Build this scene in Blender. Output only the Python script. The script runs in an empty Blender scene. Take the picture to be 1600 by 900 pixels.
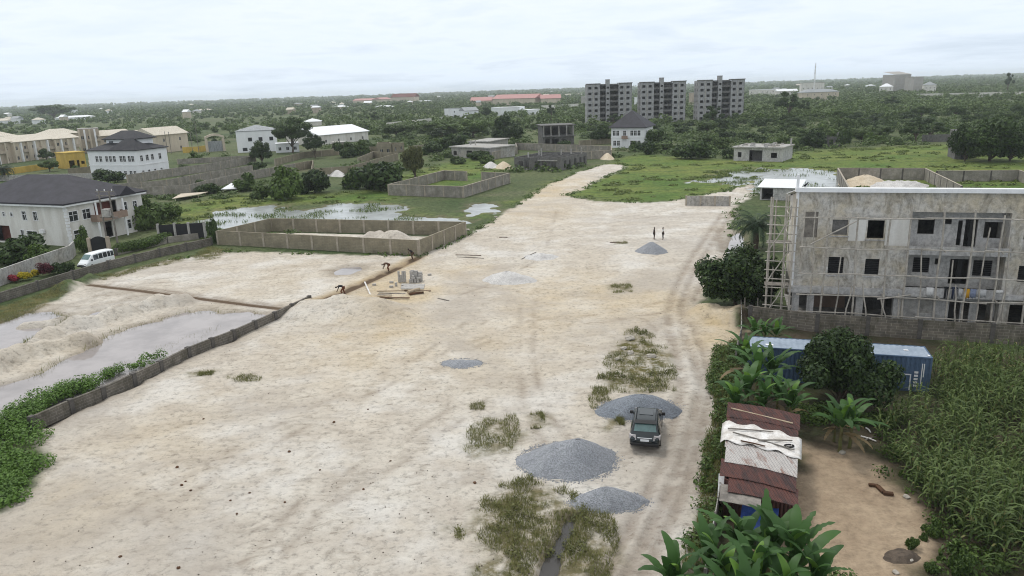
import bpy, math, random
import numpy as np
from mathutils import Vector, Matrix
PI = math.pi
rad = math.radians
sc = bpy.context.scene
col = sc.collection
RNG = random.Random(7)

# ------------------------------------------------------------------ camera
CAM_H, FPX = 21.5, 1150.0
_p, _r = rad(15.1), rad(1.9)
F_ = Vector((0, math.cos(_p), -math.sin(_p)))
R0 = Vector((1, 0, 0)); U0 = Vector((0, math.sin(_p), math.cos(_p)))
R_ = math.cos(_r) * R0 - math.sin(_r) * U0
U_ = math.sin(_r) * R0 + math.cos(_r) * U0

def at(px, py, z=0.0):
    px, py, z = float(px), float(py), float(z)
    d = F_ + (px - 800) / FPX * R_ - (py - 450) / FPX * U_
    t = (z - CAM_H) / d.z
    return Vector((d.x * t, d.y * t))

def pix(x, y, z):
    v = Vector((x, y, z - CAM_H)); D = v.dot(F_)
    return 800 + FPX * v.dot(R_) / D, 450 - FPX * v.dot(U_) / D

cam = bpy.data.cameras.new('camera')
cam_o = bpy.data.objects.new('camera', cam); col.objects.link(cam_o)
M = Matrix((R_, U_, -F_)).transposed().to_4x4()
M.translation = (0, 0, CAM_H)
cam_o.matrix_world = M
cam.sensor_width = 36; cam.lens = 36 * FPX / 1600
cam.clip_start = 0.5; cam.clip_end = 40000
sc.camera = cam_o

# ------------------------------------------------------------------ tagging
def tag(o, label=None, cat=None, group=None, kind=None):
    if label: o['label'] = label
    if cat: o['category'] = cat
    if group: o['group'] = group
    if kind: o['kind'] = kind
    return o

def empty(name, loc, rz=0.0, label=None, cat=None, group=None, parent=None):
    o = bpy.data.objects.new(name, None); col.objects.link(o)
    o.empty_display_size = 0.5
    o.location = (loc[0], loc[1], loc[2] if len(loc) > 2 else 0.0)
    o.rotation_euler = (0, 0, rz)
    if parent: o.parent = parent
    return tag(o, label, cat, group)

def copy_tree(o, parent=None):
    c = o.copy(); col.objects.link(c)
    if parent: c.parent = parent
    for ch in o.children: copy_tree(ch, c)
    return c

# ------------------------------------------------------------------ meshes
class MB:
    def __init__(s): s.v = []; s.f = []
    def add(s, vs, fs):
        b = len(s.v); s.v += [tuple(v) for v in vs]; s.f += [tuple(i + b for i in f) for f in fs]; return s
    def quad(s, a, b, c, d): return s.add([a, b, c, d], [(0, 1, 2, 3)])
    def box(s, x0, x1, y0, y1, z0, z1, M=None):
        v = [(x0, y0, z0), (x1, y0, z0), (x1, y1, z0), (x0, y1, z0), (x0, y0, z1), (x1, y0, z1), (x1, y1, z1), (x0, y1, z1)]
        if M is not None: v = [M @ Vector(p) for p in v]
        return s.add(v, [(0, 3, 2, 1), (4, 5, 6, 7), (0, 1, 5, 4), (1, 2, 6, 5), (2, 3, 7, 6), (3, 0, 4, 7)])
    def prism(s, pts, z0, z1):
        n = len(pts)
        return s.add([(p[0], p[1], z0) for p in pts] + [(p[0], p[1], z1) for p in pts],
                     [tuple(range(n))[::-1], tuple(range(n, 2 * n))] + [(i, (i + 1) % n, n + (i + 1) % n, n + i) for i in range(n)])
    def tube(s, pts, r, n=6, r2=None):
        pts = [Vector(p) for p in pts]; r2 = r if r2 is None else r2
        vs = []; k = len(pts)
        for i, p in enumerate(pts):
            t = (pts[min(i + 1, k - 1)] - pts[max(i - 1, 0)]).normalized()
            a = t.orthogonal().normalized() if abs(t.z) < .9 else (Vector((1, 0, 0)) - t * t.x).normalized()
            b = t.cross(a); rr = r + (r2 - r) * i / max(1, k - 1)
            vs += [p + a * rr * math.cos(2 * PI * j / n) + b * rr * math.sin(2 * PI * j / n) for j in range(n)]
        fs = [(i * n + j, i * n + (j + 1) % n, (i + 1) * n + (j + 1) % n, (i + 1) * n + j) for i in range(k - 1) for j in range(n)]
        fs += [tuple(range(n))[::-1], tuple(range((k - 1) * n, k * n))]
        return s.add(vs, fs)
    def build(s, name, mat, parent=None, loc=None, rz=0.0, smooth=False):
        me = bpy.data.meshes.new(name); me.from_pydata(s.v, [], s.f); me.update()
        return link_mesh(name, me, mat, parent, loc, rz, smooth)

def link_mesh(name, me, mat, parent=None, loc=None, rz=0.0, smooth=False):
    if mat is not None and not me.materials: me.materials.append(mat)
    if smooth: me.polygons.foreach_set('use_smooth', [True] * len(me.polygons))
    o = bpy.data.objects.new(name, me); col.objects.link(o)
    if parent: o.parent = parent
    if loc is not None: o.location = (loc[0], loc[1], loc[2] if len(loc) > 2 else 0.0)
    if rz: o.rotation_euler = (0, 0, rz)
    return o

def np_mesh(name, V, Fq):
    """V (n,3), Fq (m,4) quads"""
    me = bpy.data.meshes.new(name)
    me.vertices.add(len(V)); me.vertices.foreach_set('co', np.ascontiguousarray(V, dtype=np.float32).ravel())
    m = len(Fq)
    me.loops.add(m * 4); me.loops.foreach_set('vertex_index', np.ascontiguousarray(Fq, dtype=np.int32).ravel())
    me.polygons.add(m); me.polygons.foreach_set('loop_start', np.arange(0, m * 4, 4, dtype=np.int32))
    try: me.polygons.foreach_set('loop_total', np.full(m, 4, dtype=np.int32))
    except Exception: pass
    me.update(calc_edges=True); me.validate(); return me

def bevel(o, w=0.03, seg=2):
    m = o.modifiers.new('bevel', 'BEVEL'); m.width = w; m.segments = seg; m.limit_method = 'ANGLE'; return o

# ------------------------------------------------------------------ materials
class NT:
    def __init__(s, mat): s.t = mat.node_tree; s.n = s.t.nodes; s.l = s.t.links
    def new(s, ty, **kw):
        n = s.n.new(ty)
        for k, v in kw.items(): setattr(n, k, v)
        return n
    def set(s, n, **kw):
        for k, v in kw.items():
            k = k.replace('_', ' ')
            if hasattr(v, 'is_linked') or isinstance(v, bpy.types.NodeSocket): s.l.new(v, n.inputs[k])
            else: n.inputs[k].default_value = v
        return n
    def link(s, a, b): s.l.new(a, b)
    def coord(s, which='Object', scale=(1, 1, 1), rot=(0, 0, 0)):
        t = s.new('ShaderNodeTexCoord'); m = s.new('ShaderNodeMapping'); m.inputs['Scale'].default_value = scale; m.inputs['Rotation'].default_value = rot
        s.link(t.outputs[which], m.inputs['Vector']); return m.outputs[0]
    def pos(s, scale=(1, 1, 1), rot=(0, 0, 0)):
        t = s.new('ShaderNodeNewGeometry'); m = s.new('ShaderNodeMapping'); m.inputs['Scale'].default_value = scale; m.inputs['Rotation'].default_value = rot
        s.link(t.outputs['Position'], m.inputs['Vector']); return m.outputs[0]
    def noise(s, vec, scale, detail=4, rough=0.6, dist=0.0):
        n = s.new('ShaderNodeTexNoise'); n.inputs['Scale'].default_value = scale; n.inputs['Detail'].default_value = detail
        n.inputs['Roughness'].default_value = rough; n.inputs['Distortion'].default_value = dist
        if vec is not None: s.link(vec, n.inputs['Vector'])
        return n.outputs['Fac']
    def ramp(s, fac, stops):
        n = s.new('ShaderNodeValToRGB'); cr = n.color_ramp
        while len(cr.elements) < len(stops): cr.elements.new(0.5)
        for e, (p, c) in zip(cr.elements, stops):
            e.position = p; e.color = (c, c, c, 1) if not hasattr(c, '__len__') else (*c, 1)
        s.link(fac, n.inputs[0]); return n.outputs[0]
    def mix(s, fac, a, b, mode='MIX'):
        n = s.new('ShaderNodeMix', data_type='RGBA', blend_type=mode)
        for v, i in ((fac, 0), (a, 6), (b, 7)):
            if isinstance(v, bpy.types.NodeSocket): s.link(v, n.inputs[i])
            elif i == 0: n.inputs[0].default_value = v
            else: n.inputs[i].default_value = (*v, 1) if len(v) == 3 else v
        return n.outputs[2]
    def math(s, op, a, b=0.0, c=None, clamp=False):
        n = s.new('ShaderNodeMath', operation=op, use_clamp=clamp)
        for i, v in enumerate((a, b, c)):
            if v is None: continue
            if isinstance(v, bpy.types.NodeSocket): s.link(v, n.inputs[i])
            else: n.inputs[i].default_value = v
        return n.outputs[0]
    def bump(s, h, strength=0.5, dist=0.05):
        n = s.new('ShaderNodeBump'); n.inputs['Strength'].default_value = strength; n.inputs['Distance'].default_value = dist
        s.link(h, n.inputs['Height']); return n.outputs[0]

def new_mat(name):
    m = bpy.data.materials.new(name); m.use_nodes = True
    nt = NT(m); b = nt.n['Principled BSDF']; b.inputs['Specular IOR Level'].default_value = 0.3
    return m, nt, b

def simple(name, c, rough=0.8, metal=0.0, var=0.25, scale=1.5, bumpd=0.0, c2=None, spec=0.3, streak=False):
    """a base colour with two octaves of wear; optional bump"""
    m, nt, b = new_mat(name)
    v = nt.coord('Object', (1, 1, 0.25) if streak else (1, 1, 1))
    n1 = nt.noise(v, scale, 6, .65); n2 = nt.noise(nt.coord('Object'), scale * 9, 3, .6)
    c2 = c2 or tuple(x * (1 - var) for x in c)
    f = nt.ramp(n1, [(.38, 0.0), (.64, 1.0)])
    base = nt.mix(f, c, c2)
    g = nt.ramp(n2, [(.3, 1 - var * .5), (.7, 1 + var * .15)])
    base = nt.mix(1.0, base, g, 'MULTIPLY')
    nt.link(base, b.inputs['Base Color'])
    b.inputs['Roughness'].default_value = rough; b.inputs['Metallic'].default_value = metal
    b.inputs['Specular IOR Level'].default_value = spec
    if bumpd: nt.link(nt.bump(nt.math('ADD', n1, n2), .6, bumpd), b.inputs['Normal'])
    return m

def blocks(name, c, c2, mortar, bw=0.45, bh=0.225, rough=.9, moss=None):
    m, nt, b = new_mat(name)
    t = nt.new('ShaderNodeTexCoord'); s = nt.new('ShaderNodeSeparateXYZ'); nt.link(t.outputs['Object'], s.inputs[0])
    u = nt.math('ADD', nt.math('MULTIPLY', s.outputs[0], .9), nt.math('MULTIPLY', s.outputs[1], .72))
    cb = nt.new('ShaderNodeCombineXYZ'); nt.link(u, cb.inputs[0]); nt.link(s.outputs[2], cb.inputs[1])
    br = nt.new('ShaderNodeTexBrick'); nt.link(cb.outputs[0], br.inputs['Vector'])
    br.inputs['Scale'].default_value = 1; br.inputs['Brick Width'].default_value = bw; br.inputs['Row Height'].default_value = bh
    br.inputs['Mortar Size'].default_value = .018; br.inputs['Bias'].default_value = -.1
    br.inputs['Color1'].default_value = (*c, 1); br.inputs['Color2'].default_value = (*c2, 1); br.inputs['Mortar'].default_value = (*mortar, 1)
    n1 = nt.noise(t.outputs['Object'], .6, 6, .7)
    base = nt.mix(1.0, br.outputs['Color'], nt.ramp(n1, [(.3, .55), (.7, 1.15)]), 'MULTIPLY')
    if moss:
        base = nt.mix(nt.ramp(nt.noise(nt.coord('Object', (1, 1, .5)), 1.1, 6, .7), [(.45, 0.), (.68, .85)]), base, moss)
    nt.link(base, b.inputs['Base Color']); b.inputs['Roughness'].default_value = rough
    nt.link(nt.bump(nt.math('SUBTRACT', nt.noise(t.outputs['Object'], 9, 3), br.outputs['Fac']), .6, .02), b.inputs['Normal'])
    return m

def corrugated(name, c, c2, pitch=0.15, axis=0, rough=.5, metal=.0, var=.5, depth=.03, nscale=1.2, thr=(.42, .62)):
    m, nt, b = new_mat(name)
    t = nt.new('ShaderNodeTexCoord'); s = nt.new('ShaderNodeSeparateXYZ'); nt.link(t.outputs['Object'], s.inputs[0])
    w = nt.math('SINE', nt.math('MULTIPLY', s.outputs[axis], 2 * PI / pitch))
    n1 = nt.noise(nt.coord('Object', tuple(2.2 if i == axis else .6 for i in range(3))), nscale, 7, .7)
    f = nt.ramp(n1, [(thr[0], 0.), (thr[1], 1.)])
    base = nt.mix(f, c, c2)
    base = nt.mix(1.0, base, nt.ramp(nt.noise(t.outputs['Object'], 6, 4), [(.3, 1 - var * .4), (.7, 1.05)]), 'MULTIPLY')
    nt.link(base, b.inputs['Base Color']); b.inputs['Roughness'].default_value = rough; b.inputs['Metallic'].default_value = metal
    nt.link(nt.bump(w, 1.0, depth), b.inputs['Normal'])
    return m

def leaf_mat(name, c_dark, c_light, trans=.25, hue=.0, rough=.55, yellow=None):
    m, nt, b = new_mat(name)
    g = nt.new('ShaderNodeNewGeometry'); oi = nt.new('ShaderNodeObjectInfo')
    nz = nt.noise(nt.coord('Object'), .9, 3, .6)
    f = nt.math('ADD', nt.math('MULTIPLY', g.outputs['Random Per Island'], .6), nt.math('MULTIPLY', nz, .6))
    f = nt.math('ADD', f, nt.math('MULTIPLY', nt.math('SUBTRACT', oi.outputs['Random'], .5), .35))
    stops = [(.2, c_dark), (.85, c_light)]
    base = nt.ramp(f, stops)
    if yellow: base = nt.mix(nt.ramp(g.outputs['Random Per Island'], [(.93, 0.), (.95, 1.)]), base, yellow)
    nt.link(base, b.inputs['Base Color']); b.inputs['Roughness'].default_value = rough; b.inputs['Specular IOR Level'].default_value = .25
    if trans:
        tr = nt.new('ShaderNodeBsdfTranslucent'); nt.link(base, tr.inputs[0])
        mx = nt.new('ShaderNodeMixShader'); mx.inputs[0].default_value = trans
        nt.link(b.outputs[0], mx.inputs[1]); nt.link(tr.outputs[0], mx.inputs[2])
        nt.link(mx.outputs[0], nt.n['Material Output'].inputs['Surface'])
    return m

def stained(name, c, dark, warm, rough=.9):
    """render/plaster with vertical water stains and patches"""
    m, nt, b = new_mat(name)
    vs = nt.coord('Object', (.95, .95, .42)); v = nt.coord('Object')
    st = nt.ramp(nt.noise(vs, 1.15, 8, .72, 1.2), [(.46, 0.), (.66, 1.)])
    pt = nt.ramp(nt.noise(v, .33, 6, .65), [(.42, 0.), (.62, 1.)])
    fine = nt.ramp(nt.noise(v, 3.2, 6, .72), [(.36, .70), (.56, 1.05)])
    base = nt.mix(nt.math('MULTIPLY', pt, .8), c, warm)
    base = nt.mix(nt.math('MULTIPLY', st, .78), base, dark)
    base = nt.mix(1.0, base, fine, 'MULTIPLY')
    nt.link(base, b.inputs['Base Color']); b.inputs['Roughness'].default_value = rough
    nt.link(nt.bump(nt.noise(v, 12, 4), .4, .01), b.inputs['Normal'])
    return m

MT = {}
MT['plaster_white'] = simple('plaster_white', (.72, .70, .66), .85, var=.16, scale=.5, streak=True, c2=(.56, .53, .48))
MT['plaster_clean'] = simple('plaster_clean', (.80, .81, .82), .8, var=.10, scale=.4, streak=True)
MT['plaster_beige'] = simple('plaster_beige', (.50, .42, .33), .85, var=.3, scale=.4, streak=True)
MT['plaster_cream'] = simple('plaster_cream', (.60, .52, .41), .85, var=.22, scale=.4, streak=True)
MT['plaster_yellow'] = simple('plaster_yellow', (.60, .42, .10), .85, var=.25, scale=.5, streak=True)
MT['render_old'] = stained('render_old', (.57, .545, .505), (.20, .18, .145), (.50, .425, .30))
MT['render_grey'] = stained('render_grey', (.52, .51, .50), (.27, .26, .25), (.47, .45, .42))
MT['concrete'] = stained('concrete', (.42, .41, .39), (.18, .17, .16), (.38, .35, .30))
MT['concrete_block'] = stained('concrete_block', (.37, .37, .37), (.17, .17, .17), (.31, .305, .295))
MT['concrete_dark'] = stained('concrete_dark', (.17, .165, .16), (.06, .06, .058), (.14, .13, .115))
MT['block_tan'] = blocks('block_tan', (.30, .265, .19), (.265, .232, .165), (.23, .205, .15), moss=(.215, .188, .13))
MT['block_grey'] = blocks('block_grey', (.33, .305, .265), (.28, .26, .225), (.36, .33, .29), moss=(.18, .165, .13))
MT['block_dark'] = blocks('block_dark', (.175, .155, .13), (.13, .118, .10), (.27, .245, .21), moss=(.07, .063, .045))
MT['block_moss'] = blocks('block_moss', (.20, .175, .14), (.15, .135, .115), (.30, .265, .215), bw=.5, bh=.25, moss=(.055, .052, .032))
MT['pillar_tan'] = simple('pillar_tan', (.40, .35, .28), .9, var=.3, scale=1.2)
MT['pillar_dark'] = simple('pillar_dark', (.12, .11, .10), .9, var=.4, scale=1.2)
MT['roof_black'] = simple('roof_black', (.026, .026, .032), .75, var=.45, scale=.7, bumpd=.02, c2=(.045, .043, .045))
MT['roof_charcoal'] = simple('roof_charcoal', (.040, .038, .048), .7, var=.4, scale=.6, bumpd=.02)
MT['roof_tan'] = corrugated('roof_tan', (.64, .59, .49), (.50, .44, .35), .9, 0, .7, depth=.05)
MT['roof_white'] = corrugated('roof_white', (.82, .83, .84), (.62, .63, .64), .3, 0, .5, depth=.02, thr=(.55, .8))
MT['roof_grey'] = corrugated('roof_grey', (.34, .36, .37), (.22, .23, .23), .3, 0, .6, depth=.02)
MT['roof_pink'] = corrugated('roof_pink', (.50, .27, .25), (.42, .21, .19), .6, 0, .7, depth=.03)
MT['white_trim'] = simple('white_trim', (.80, .80, .80), .6, var=.12, scale=.8)
MT['glass_dark'] = simple('glass_dark', (.025, .028, .032), .12, var=.3, scale=.8, spec=.6)
MT['void'] = simple('void', (.02, .019, .018), .9, var=.3)
MT['brown_red'] = simple('brown_red', (.17, .06, .045), .8, var=.3, scale=1)
MT['balcony_tan'] = simple('balcony_tan', (.32, .23, .18), .8, var=.2)
MT['steel_black'] = simple('steel_black', (.02, .02, .022), .5, var=.3)
MT['bamboo'] = simple('bamboo', (.49, .45, .39), .8, var=.35, scale=1.6, c2=(.31, .28, .24))
MT['wood_grey'] = simple('wood_grey', (.26, .235, .205), .85, var=.45, scale=2)
MT['wood_pale'] = simple('wood_pale', (.50, .40, .28), .8, var=.35, scale=2)
MT['wood_rot'] = simple('wood_rot', (.12, .06, .03), .9, var=.5, scale=2)
MT['bark'] = simple('bark', (.13, .10, .075), .95, var=.5, scale=3, bumpd=.03)
MT['rust'] = corrugated('rust', (.115, .046, .036), (.05, .030, .028), .16, 0, .75, depth=.03)
MT['rust_grey'] = corrugated('rust_grey', (.50, .47, .44), (.24, .12, .085), .16, 0, .65, depth=.03, thr=(.52, .66))
MT['tarp_white'] = simple('tarp_white', (.76, .74, .71), .6, var=.4, scale=1.6, c2=(.50, .46, .41))
MT['tarp_blue'] = simple('tarp_blue', (.04, .09, .32), .45, var=.4, scale=2)
MT['container_blue'] = simple('container_blue', (.085, .135, .215), .6, var=.4, scale=.9, c2=(.06, .10, .165), streak=True)
MT['container_roof_lit'] = simple('container_roof_lit', (.30, .355, .42), .7, var=.25, scale=.8, c2=(.225, .27, .33))  # paler than the walls: overhead light on the top is put into the colour
MT['tin_fence'] = corrugated('tin_fence', (.42, .41, .38), (.22, .20, .17), .16, 1, .6, depth=.02)
MT['paint_white'] = simple('paint_white', (.82, .84, .84), .3, var=.06, scale=1, spec=.5)
MT['paint_dark'] = simple('paint_dark', (.010, .017, .019), .22, var=.2, scale=1, spec=.6)
MT['car_glass'] = simple('car_glass', (.10, .19, .18), .08, var=.3, scale=3, spec=.8)
MT['glass_tint'] = simple('glass_tint', (.03, .04, .045), .08, var=.2, scale=2, spec=.7)
MT['chrome'] = simple('chrome', (.75, .76, .78), .2, metal=.7, var=.1)
MT['plastic_black'] = simple('plastic_black', (.02, .02, .021), .6, var=.3)
MT['rubber'] = simple('rubber', (.025, .024, .023), .9, var=.3)
MT['lens_clear'] = simple('lens_clear', (.50, .46, .45), .15, var=.35, scale=8, spec=.7)
MT['lens_red'] = simple('lens_red', (.35, .02, .02), .2, var=.2)
MT['plate'] = simple('plate', (.74, .76, .78), .5, var=.1)
MT['skin'] = simple('skin', (.085, .045, .028), .55, var=.15)
MT['hair'] = simple('hair', (.012, .010, .009), .9, var=.2)
for n_, c_ in dict(cloth_black=(.02, .02, .024), cloth_white=(.78, .77, .75), cloth_navy=(.03, .04, .08), cloth_blue=(.26, .30, .42), cloth_amber=(.62, .33, .03),
                   cloth_brown=(.10, .055, .03), cloth_rust=(.16, .06, .03), cloth_grey=(.55, .55, .55)).items():
    MT[n_] = simple(n_, c_, .9, var=.2, scale=4)
MT['boulder'] = simple('boulder', (.46, .42, .36), .9, var=.3, scale=2, bumpd=.03)
MT['block_pale'] = simple('block_pale', (.44, .42, .39), .95, var=.25, scale=3)
MT['leaf_dark'] = leaf_mat('leaf_dark', (.014, .029, .009), (.056, .095, .022), .18)
MT['leaf_mid'] = leaf_mat('leaf_mid', (.028, .055, .012), (.105, .165, .034), .22)
MT['leaf_bright'] = leaf_mat('leaf_bright', (.028, .066, .011), (.12, .215, .036), .26)
MT['leaf_scrub'] = leaf_mat('leaf_scrub', (.030, .056, .014), (.105, .155, .040), .2)
MT['leaf_olive'] = leaf_mat('leaf_olive', (.050, .060, .020), (.15, .155, .05), .2)
MT['leaf_banana'] = leaf_mat('leaf_banana', (.016, .045, .011), (.060, .135, .030), .26, rough=.5)
MT['leaf_banana_young'] = leaf_mat('leaf_banana_young', (.06, .14, .016), (.14, .26, .04), .3, rough=.45)
MT['leaf_dry'] = leaf_mat('leaf_dry', (.10, .07, .035), (.22, .16, .08), .2)
MT['leaf_palm'] = leaf_mat('leaf_palm', (.012, .028, .012), (.05, .085, .035), .15)
MT['leaf_maize'] = leaf_mat('leaf_maize', (.036, .066, .015), (.130, .178, .050), .27, yellow=(.20, .18, .07))
MT['leaf_red'] = leaf_mat('leaf_red', (.16, .012, .02), (.32, .03, .05), .2)
MT['leaf_yellow'] = leaf_mat('leaf_yellow', (.30, .24, .01), (.55, .45, .03), .3)
MT['grass'] = leaf_mat('grass', (.075, .092, .024), (.22, .215, .075), .3)
MT['leaf_meadow'] = leaf_mat('leaf_meadow', (.060, .105, .022), (.165, .205, .055), .25)
MT['stem_banana'] = simple('stem_banana', (.13, .15, .05), .7, var=.5, scale=3, c2=(.12, .085, .04))
# ------------------------------------------------------------------ numpy noise
def _hash(ix, iy, seed):
    h = (ix.astype(np.int64) * 374761393 + iy.astype(np.int64) * 668265263 + seed * 974634777) & 0xFFFFFFFF
    h = ((h ^ (h >> 13)) * 1274126177) & 0xFFFFFFFF
    return ((h ^ (h >> 16)) & 0xFFFF) / 65535.0
def vnoise(x, y, seed=0):
    ix = np.floor(x); iy = np.floor(y); fx = x - ix; fy = y - iy
    fx = fx * fx * (3 - 2 * fx); fy = fy * fy * (3 - 2 * fy)
    a = _hash(ix, iy, seed); b = _hash(ix + 1, iy, seed); c = _hash(ix, iy + 1, seed); d = _hash(ix + 1, iy + 1, seed)
    return (a + (b - a) * fx) * (1 - fy) + (c + (d - c) * fx) * fy
def fbm(x, y, seed=0, o=4):
    s = 0; a = .5; t = 0
    for i in range(o):
        s = s + a * vnoise(x, y, seed + i * 17); t += a; a *= .5; x = x * 2.03 + 5.1; y = y * 2.03 + 1.7
    return s / t
def seg_dist(X, Y, pts, closed=False):
    D = np.full(X.shape, 1e9); n = len(pts)
    for i in range(n if closed else n - 1):
        ax, ay = pts[i]; bx, by = pts[(i + 1) % n]
        dx, dy = bx - ax, by - ay; L = dx * dx + dy * dy + 1e-9
        t = np.clip(((X - ax) * dx + (Y - ay) * dy) / L, 0, 1)
        D = np.minimum(D, np.hypot(X - ax - t * dx, Y - ay - t * dy))
    return D
def inside(X, Y, pts):
    r = np.zeros(X.shape, bool); n = len(pts)
    for i in range(n):
        ax, ay = pts[i]; bx, by = pts[(i + 1) % n]
        c = ((ay > Y) != (by > Y)) & (X < (bx - ax) * (Y - ay) / (by - ay + 1e-12) + ax)
        r ^= c
    return r
def sdf(X, Y, pts):                 # positive inside
    x0 = min(p[0] for p in pts) - 12; x1 = max(p[0] for p in pts) + 12; y0 = min(p[1] for p in pts) - 12; y1 = max(p[1] for p in pts) + 12
    out = np.full(X.shape, -12.0); m = (X > x0) & (X < x1) & (Y > y0) & (Y < y1)
    if m.any():
        d = seg_dist(X[m], Y[m], pts, True); out[m] = np.where(inside(X[m], Y[m], pts), d, -d)
    return out
def ldist(X, Y, pts, rng=8):
    x0 = min(p[0] for p in pts) - rng; x1 = max(p[0] for p in pts) + rng; y0 = min(p[1] for p in pts) - rng; y1 = max(p[1] for p in pts) + rng
    out = np.full(X.shape, 99.0); m = (X > x0) & (X < x1) & (Y > y0) & (Y < y1)
    if m.any(): out[m] = seg_dist(X[m], Y[m], pts)
    return out
def W(*px): return [tuple(at(*p)) for p in px]
def sstep(a, b, x):
    t = np.clip((x - a) / (b - a), 0, 1); return t * t * (3 - 2 * t)

SAND = W((-60, 930), (-60, 815), (0, 795), (40, 760), (78, 715), (56, 668), (-60, 720), (-60, 520), (0, 505), (60, 482), (100, 457), (135, 441), (200, 421), (260, 407), (300, 401), (340, 393), (655, 400),
         (725, 371), (770, 345), (800, 325), (850, 293), (900, 270), (945, 257), (978, 258), (976, 264), (940, 280), (912, 296), (886, 306), (930, 314), (1000, 317),
         (1060, 313), (1085, 306), (1130, 300), (1160, 290), (1192, 284), (1182, 302), (1152, 318), (1142, 370), (1150, 392), (1118, 425), (1106, 462), (1104, 476), (1150, 480), (1157, 530),
         (1125, 545), (1114, 600), (1126, 640), (1112, 700), (1106, 770), (1095, 830), (1060, 885), (1040, 930))
SAND2 = W((352, 380), (430, 364), (715, 372), (655, 396))
YARD = W((1160, 478), (1230, 496), (1640, 560), (1900, 600), (1900, 960), (1000, 960), (1062, 890), (1112, 790), (1120, 640), (1128, 548))
YARD_LIGHT = W((1248, 690), (1300, 700), (1335, 690), (1372, 745), (1440, 795), (1452, 845), (1425, 895), (1440, 960), (1200, 960), (1240, 800))
POND1 = W((-60, 612), (0, 600), (50, 587), (95, 562), (132, 548), (165, 522), (205, 510), (250, 498), (290, 486), (325, 484), (345, 488), (385, 486), (420, 492), (366, 528), (295, 555), (210, 597), (112, 639), (60, 664), (-60, 719))
POND2 = W((-60, 522), (0, 505), (40, 488), (75, 486), (112, 498), (118, 508), (84, 520), (50, 533), (44, 546), (0, 560), (-60, 575))
POND3 = W((122, 501), (150, 487), (180, 481), (196, 482), (160, 497), (132, 507))
POND4 = W((290, 352), (335, 336), (345, 328), (385, 323), (430, 320), (480, 331), (530, 317), (580, 317), (628, 321), (634, 337), (700, 340), (735, 344), (733, 350), (700, 350), (425, 345), (372, 356), (330, 362), (300, 360))
POND5 = W((742, 317), (776, 316), (772, 330), (745, 337), (728, 332))
POND6 = W((1174, 290), (1190, 276), (1215, 265), (1250, 262), (1300, 267), (1314, 275), (1330, 300), (1180, 302))
POND8 = W((1085, 284), (1130, 268), (1190, 262), (1215, 266), (1190, 280), (1150, 288))
POND7 = W((1136, 392), (1143, 370), (1155, 362), (1162, 380), (1148, 398))
PUD = W((522, 424), (535, 417), (560, 416), (566, 420), (548, 427), (525, 428))
PUD2 = W((996, 770), (1012, 762), (1024, 772), (1010, 784), (998, 784))
DRAIN = W((893, 808), (884, 830), (868, 860), (852, 905))
DAMP = [W((105, 458), (150, 450), (260, 462), (300, 472), (240, 474), (190, 486), (120, 486), (70, 480)), W((300, 474), (400, 482), (470, 478), (440, 486), (330, 482)), W((870, 690), (905, 745), (890, 760), (860, 755)), W((1010, 690), (1050, 705), (1030, 720), (995, 715)), W((1120, 350), (1150, 320), (1150, 400), (1110, 420))]
RIDGES = [(W((-40, 590), (0, 573), (37, 559), (100, 541), (135, 536)), 1.45, 1.1), (W((40, 545), (62, 537), (107, 514), (150, 507), (200, 490), (250, 478), (288, 473)), 1.3, 1.15),
          (W((40, 508), (68, 506), (98, 503)), 1.3, 1.0), (W((100, 452), (112, 448)), 1.6, 1.0), (W((133, 440), (142, 437)), 1.5, .7), (W((500, 485), (545, 482), (585, 492)), 4.2, 1.25),
          (W((560, 470), (620, 462), (660, 458)), 1.2, .25), (W((1112, 492), (1148, 496)), 2.6, 1.3), (W((800, 450), (880, 458), (950, 448)), 1.3, .2), (W((440, 370), (560, 372), (640, 380)), 2.4, .5),
          (W((590, 372), (625, 376)), 2.0, .9)]
TRENCH = W((655, 402), (610, 424), (560, 447), (520, 464), (490, 472))
PATHS = [W((690, 440), (780, 452), (870, 462), (940, 478), (1010, 500), (1050, 540)), W((600, 500), (690, 470), (780, 440), (850, 400), (870, 330)), W((835, 470), (832, 560), (850, 640), (905, 700)), W((815, 470), (808, 560), (822, 650), (870, 720)),
         W((650, 600), (720, 540), (830, 500), (950, 490), (1040, 470)), W((640, 612), (712, 552), (825, 512), (950, 502), (1045, 486)), W((200, 800), (330, 720), (480, 640), (650, 560), (760, 480)), W((230, 815), (355, 735), (500, 655), (668, 572), (775, 490)), W((700, 345), (820, 360), (940, 350), (1080, 330)), W((690, 360), (820, 374), (940, 362), (1085, 342)),
         W((380, 880), (470, 780), (610, 700), (700, 640)), W((420, 890), (505, 795), (640, 715), (725, 655)), W((180, 440), (330, 430), (470, 415), (620, 412)), W((180, 446), (330, 437), (470, 423), (600, 420))]
TRENCH2 = W((140, 445), (200, 452), (300, 465), (400, 478), (440, 482))
RUTS = [W((1145, 330), (1120, 370), (1092, 410), (1073, 450), (1065, 480), (1068, 520), (1085, 560), (1096, 600), (1082, 660), (1065, 720), (1040, 780), (1010, 840), (975, 905)),
        W((1128, 335), (1103, 370), (1076, 410), (1056, 450), (1045, 480), (1046, 520), (1058, 560), (1066, 600), (1055, 650), (1036, 720), (1006, 780), (975, 840), (942, 905)),
        W((1080, 505), (1102, 560), (1110, 605), (1098, 660), (1083, 720), (1062, 780), (1035, 840), (1000, 905)),
        W((1120, 360), (1130, 395), (1105, 430), (1085, 470))]
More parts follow.
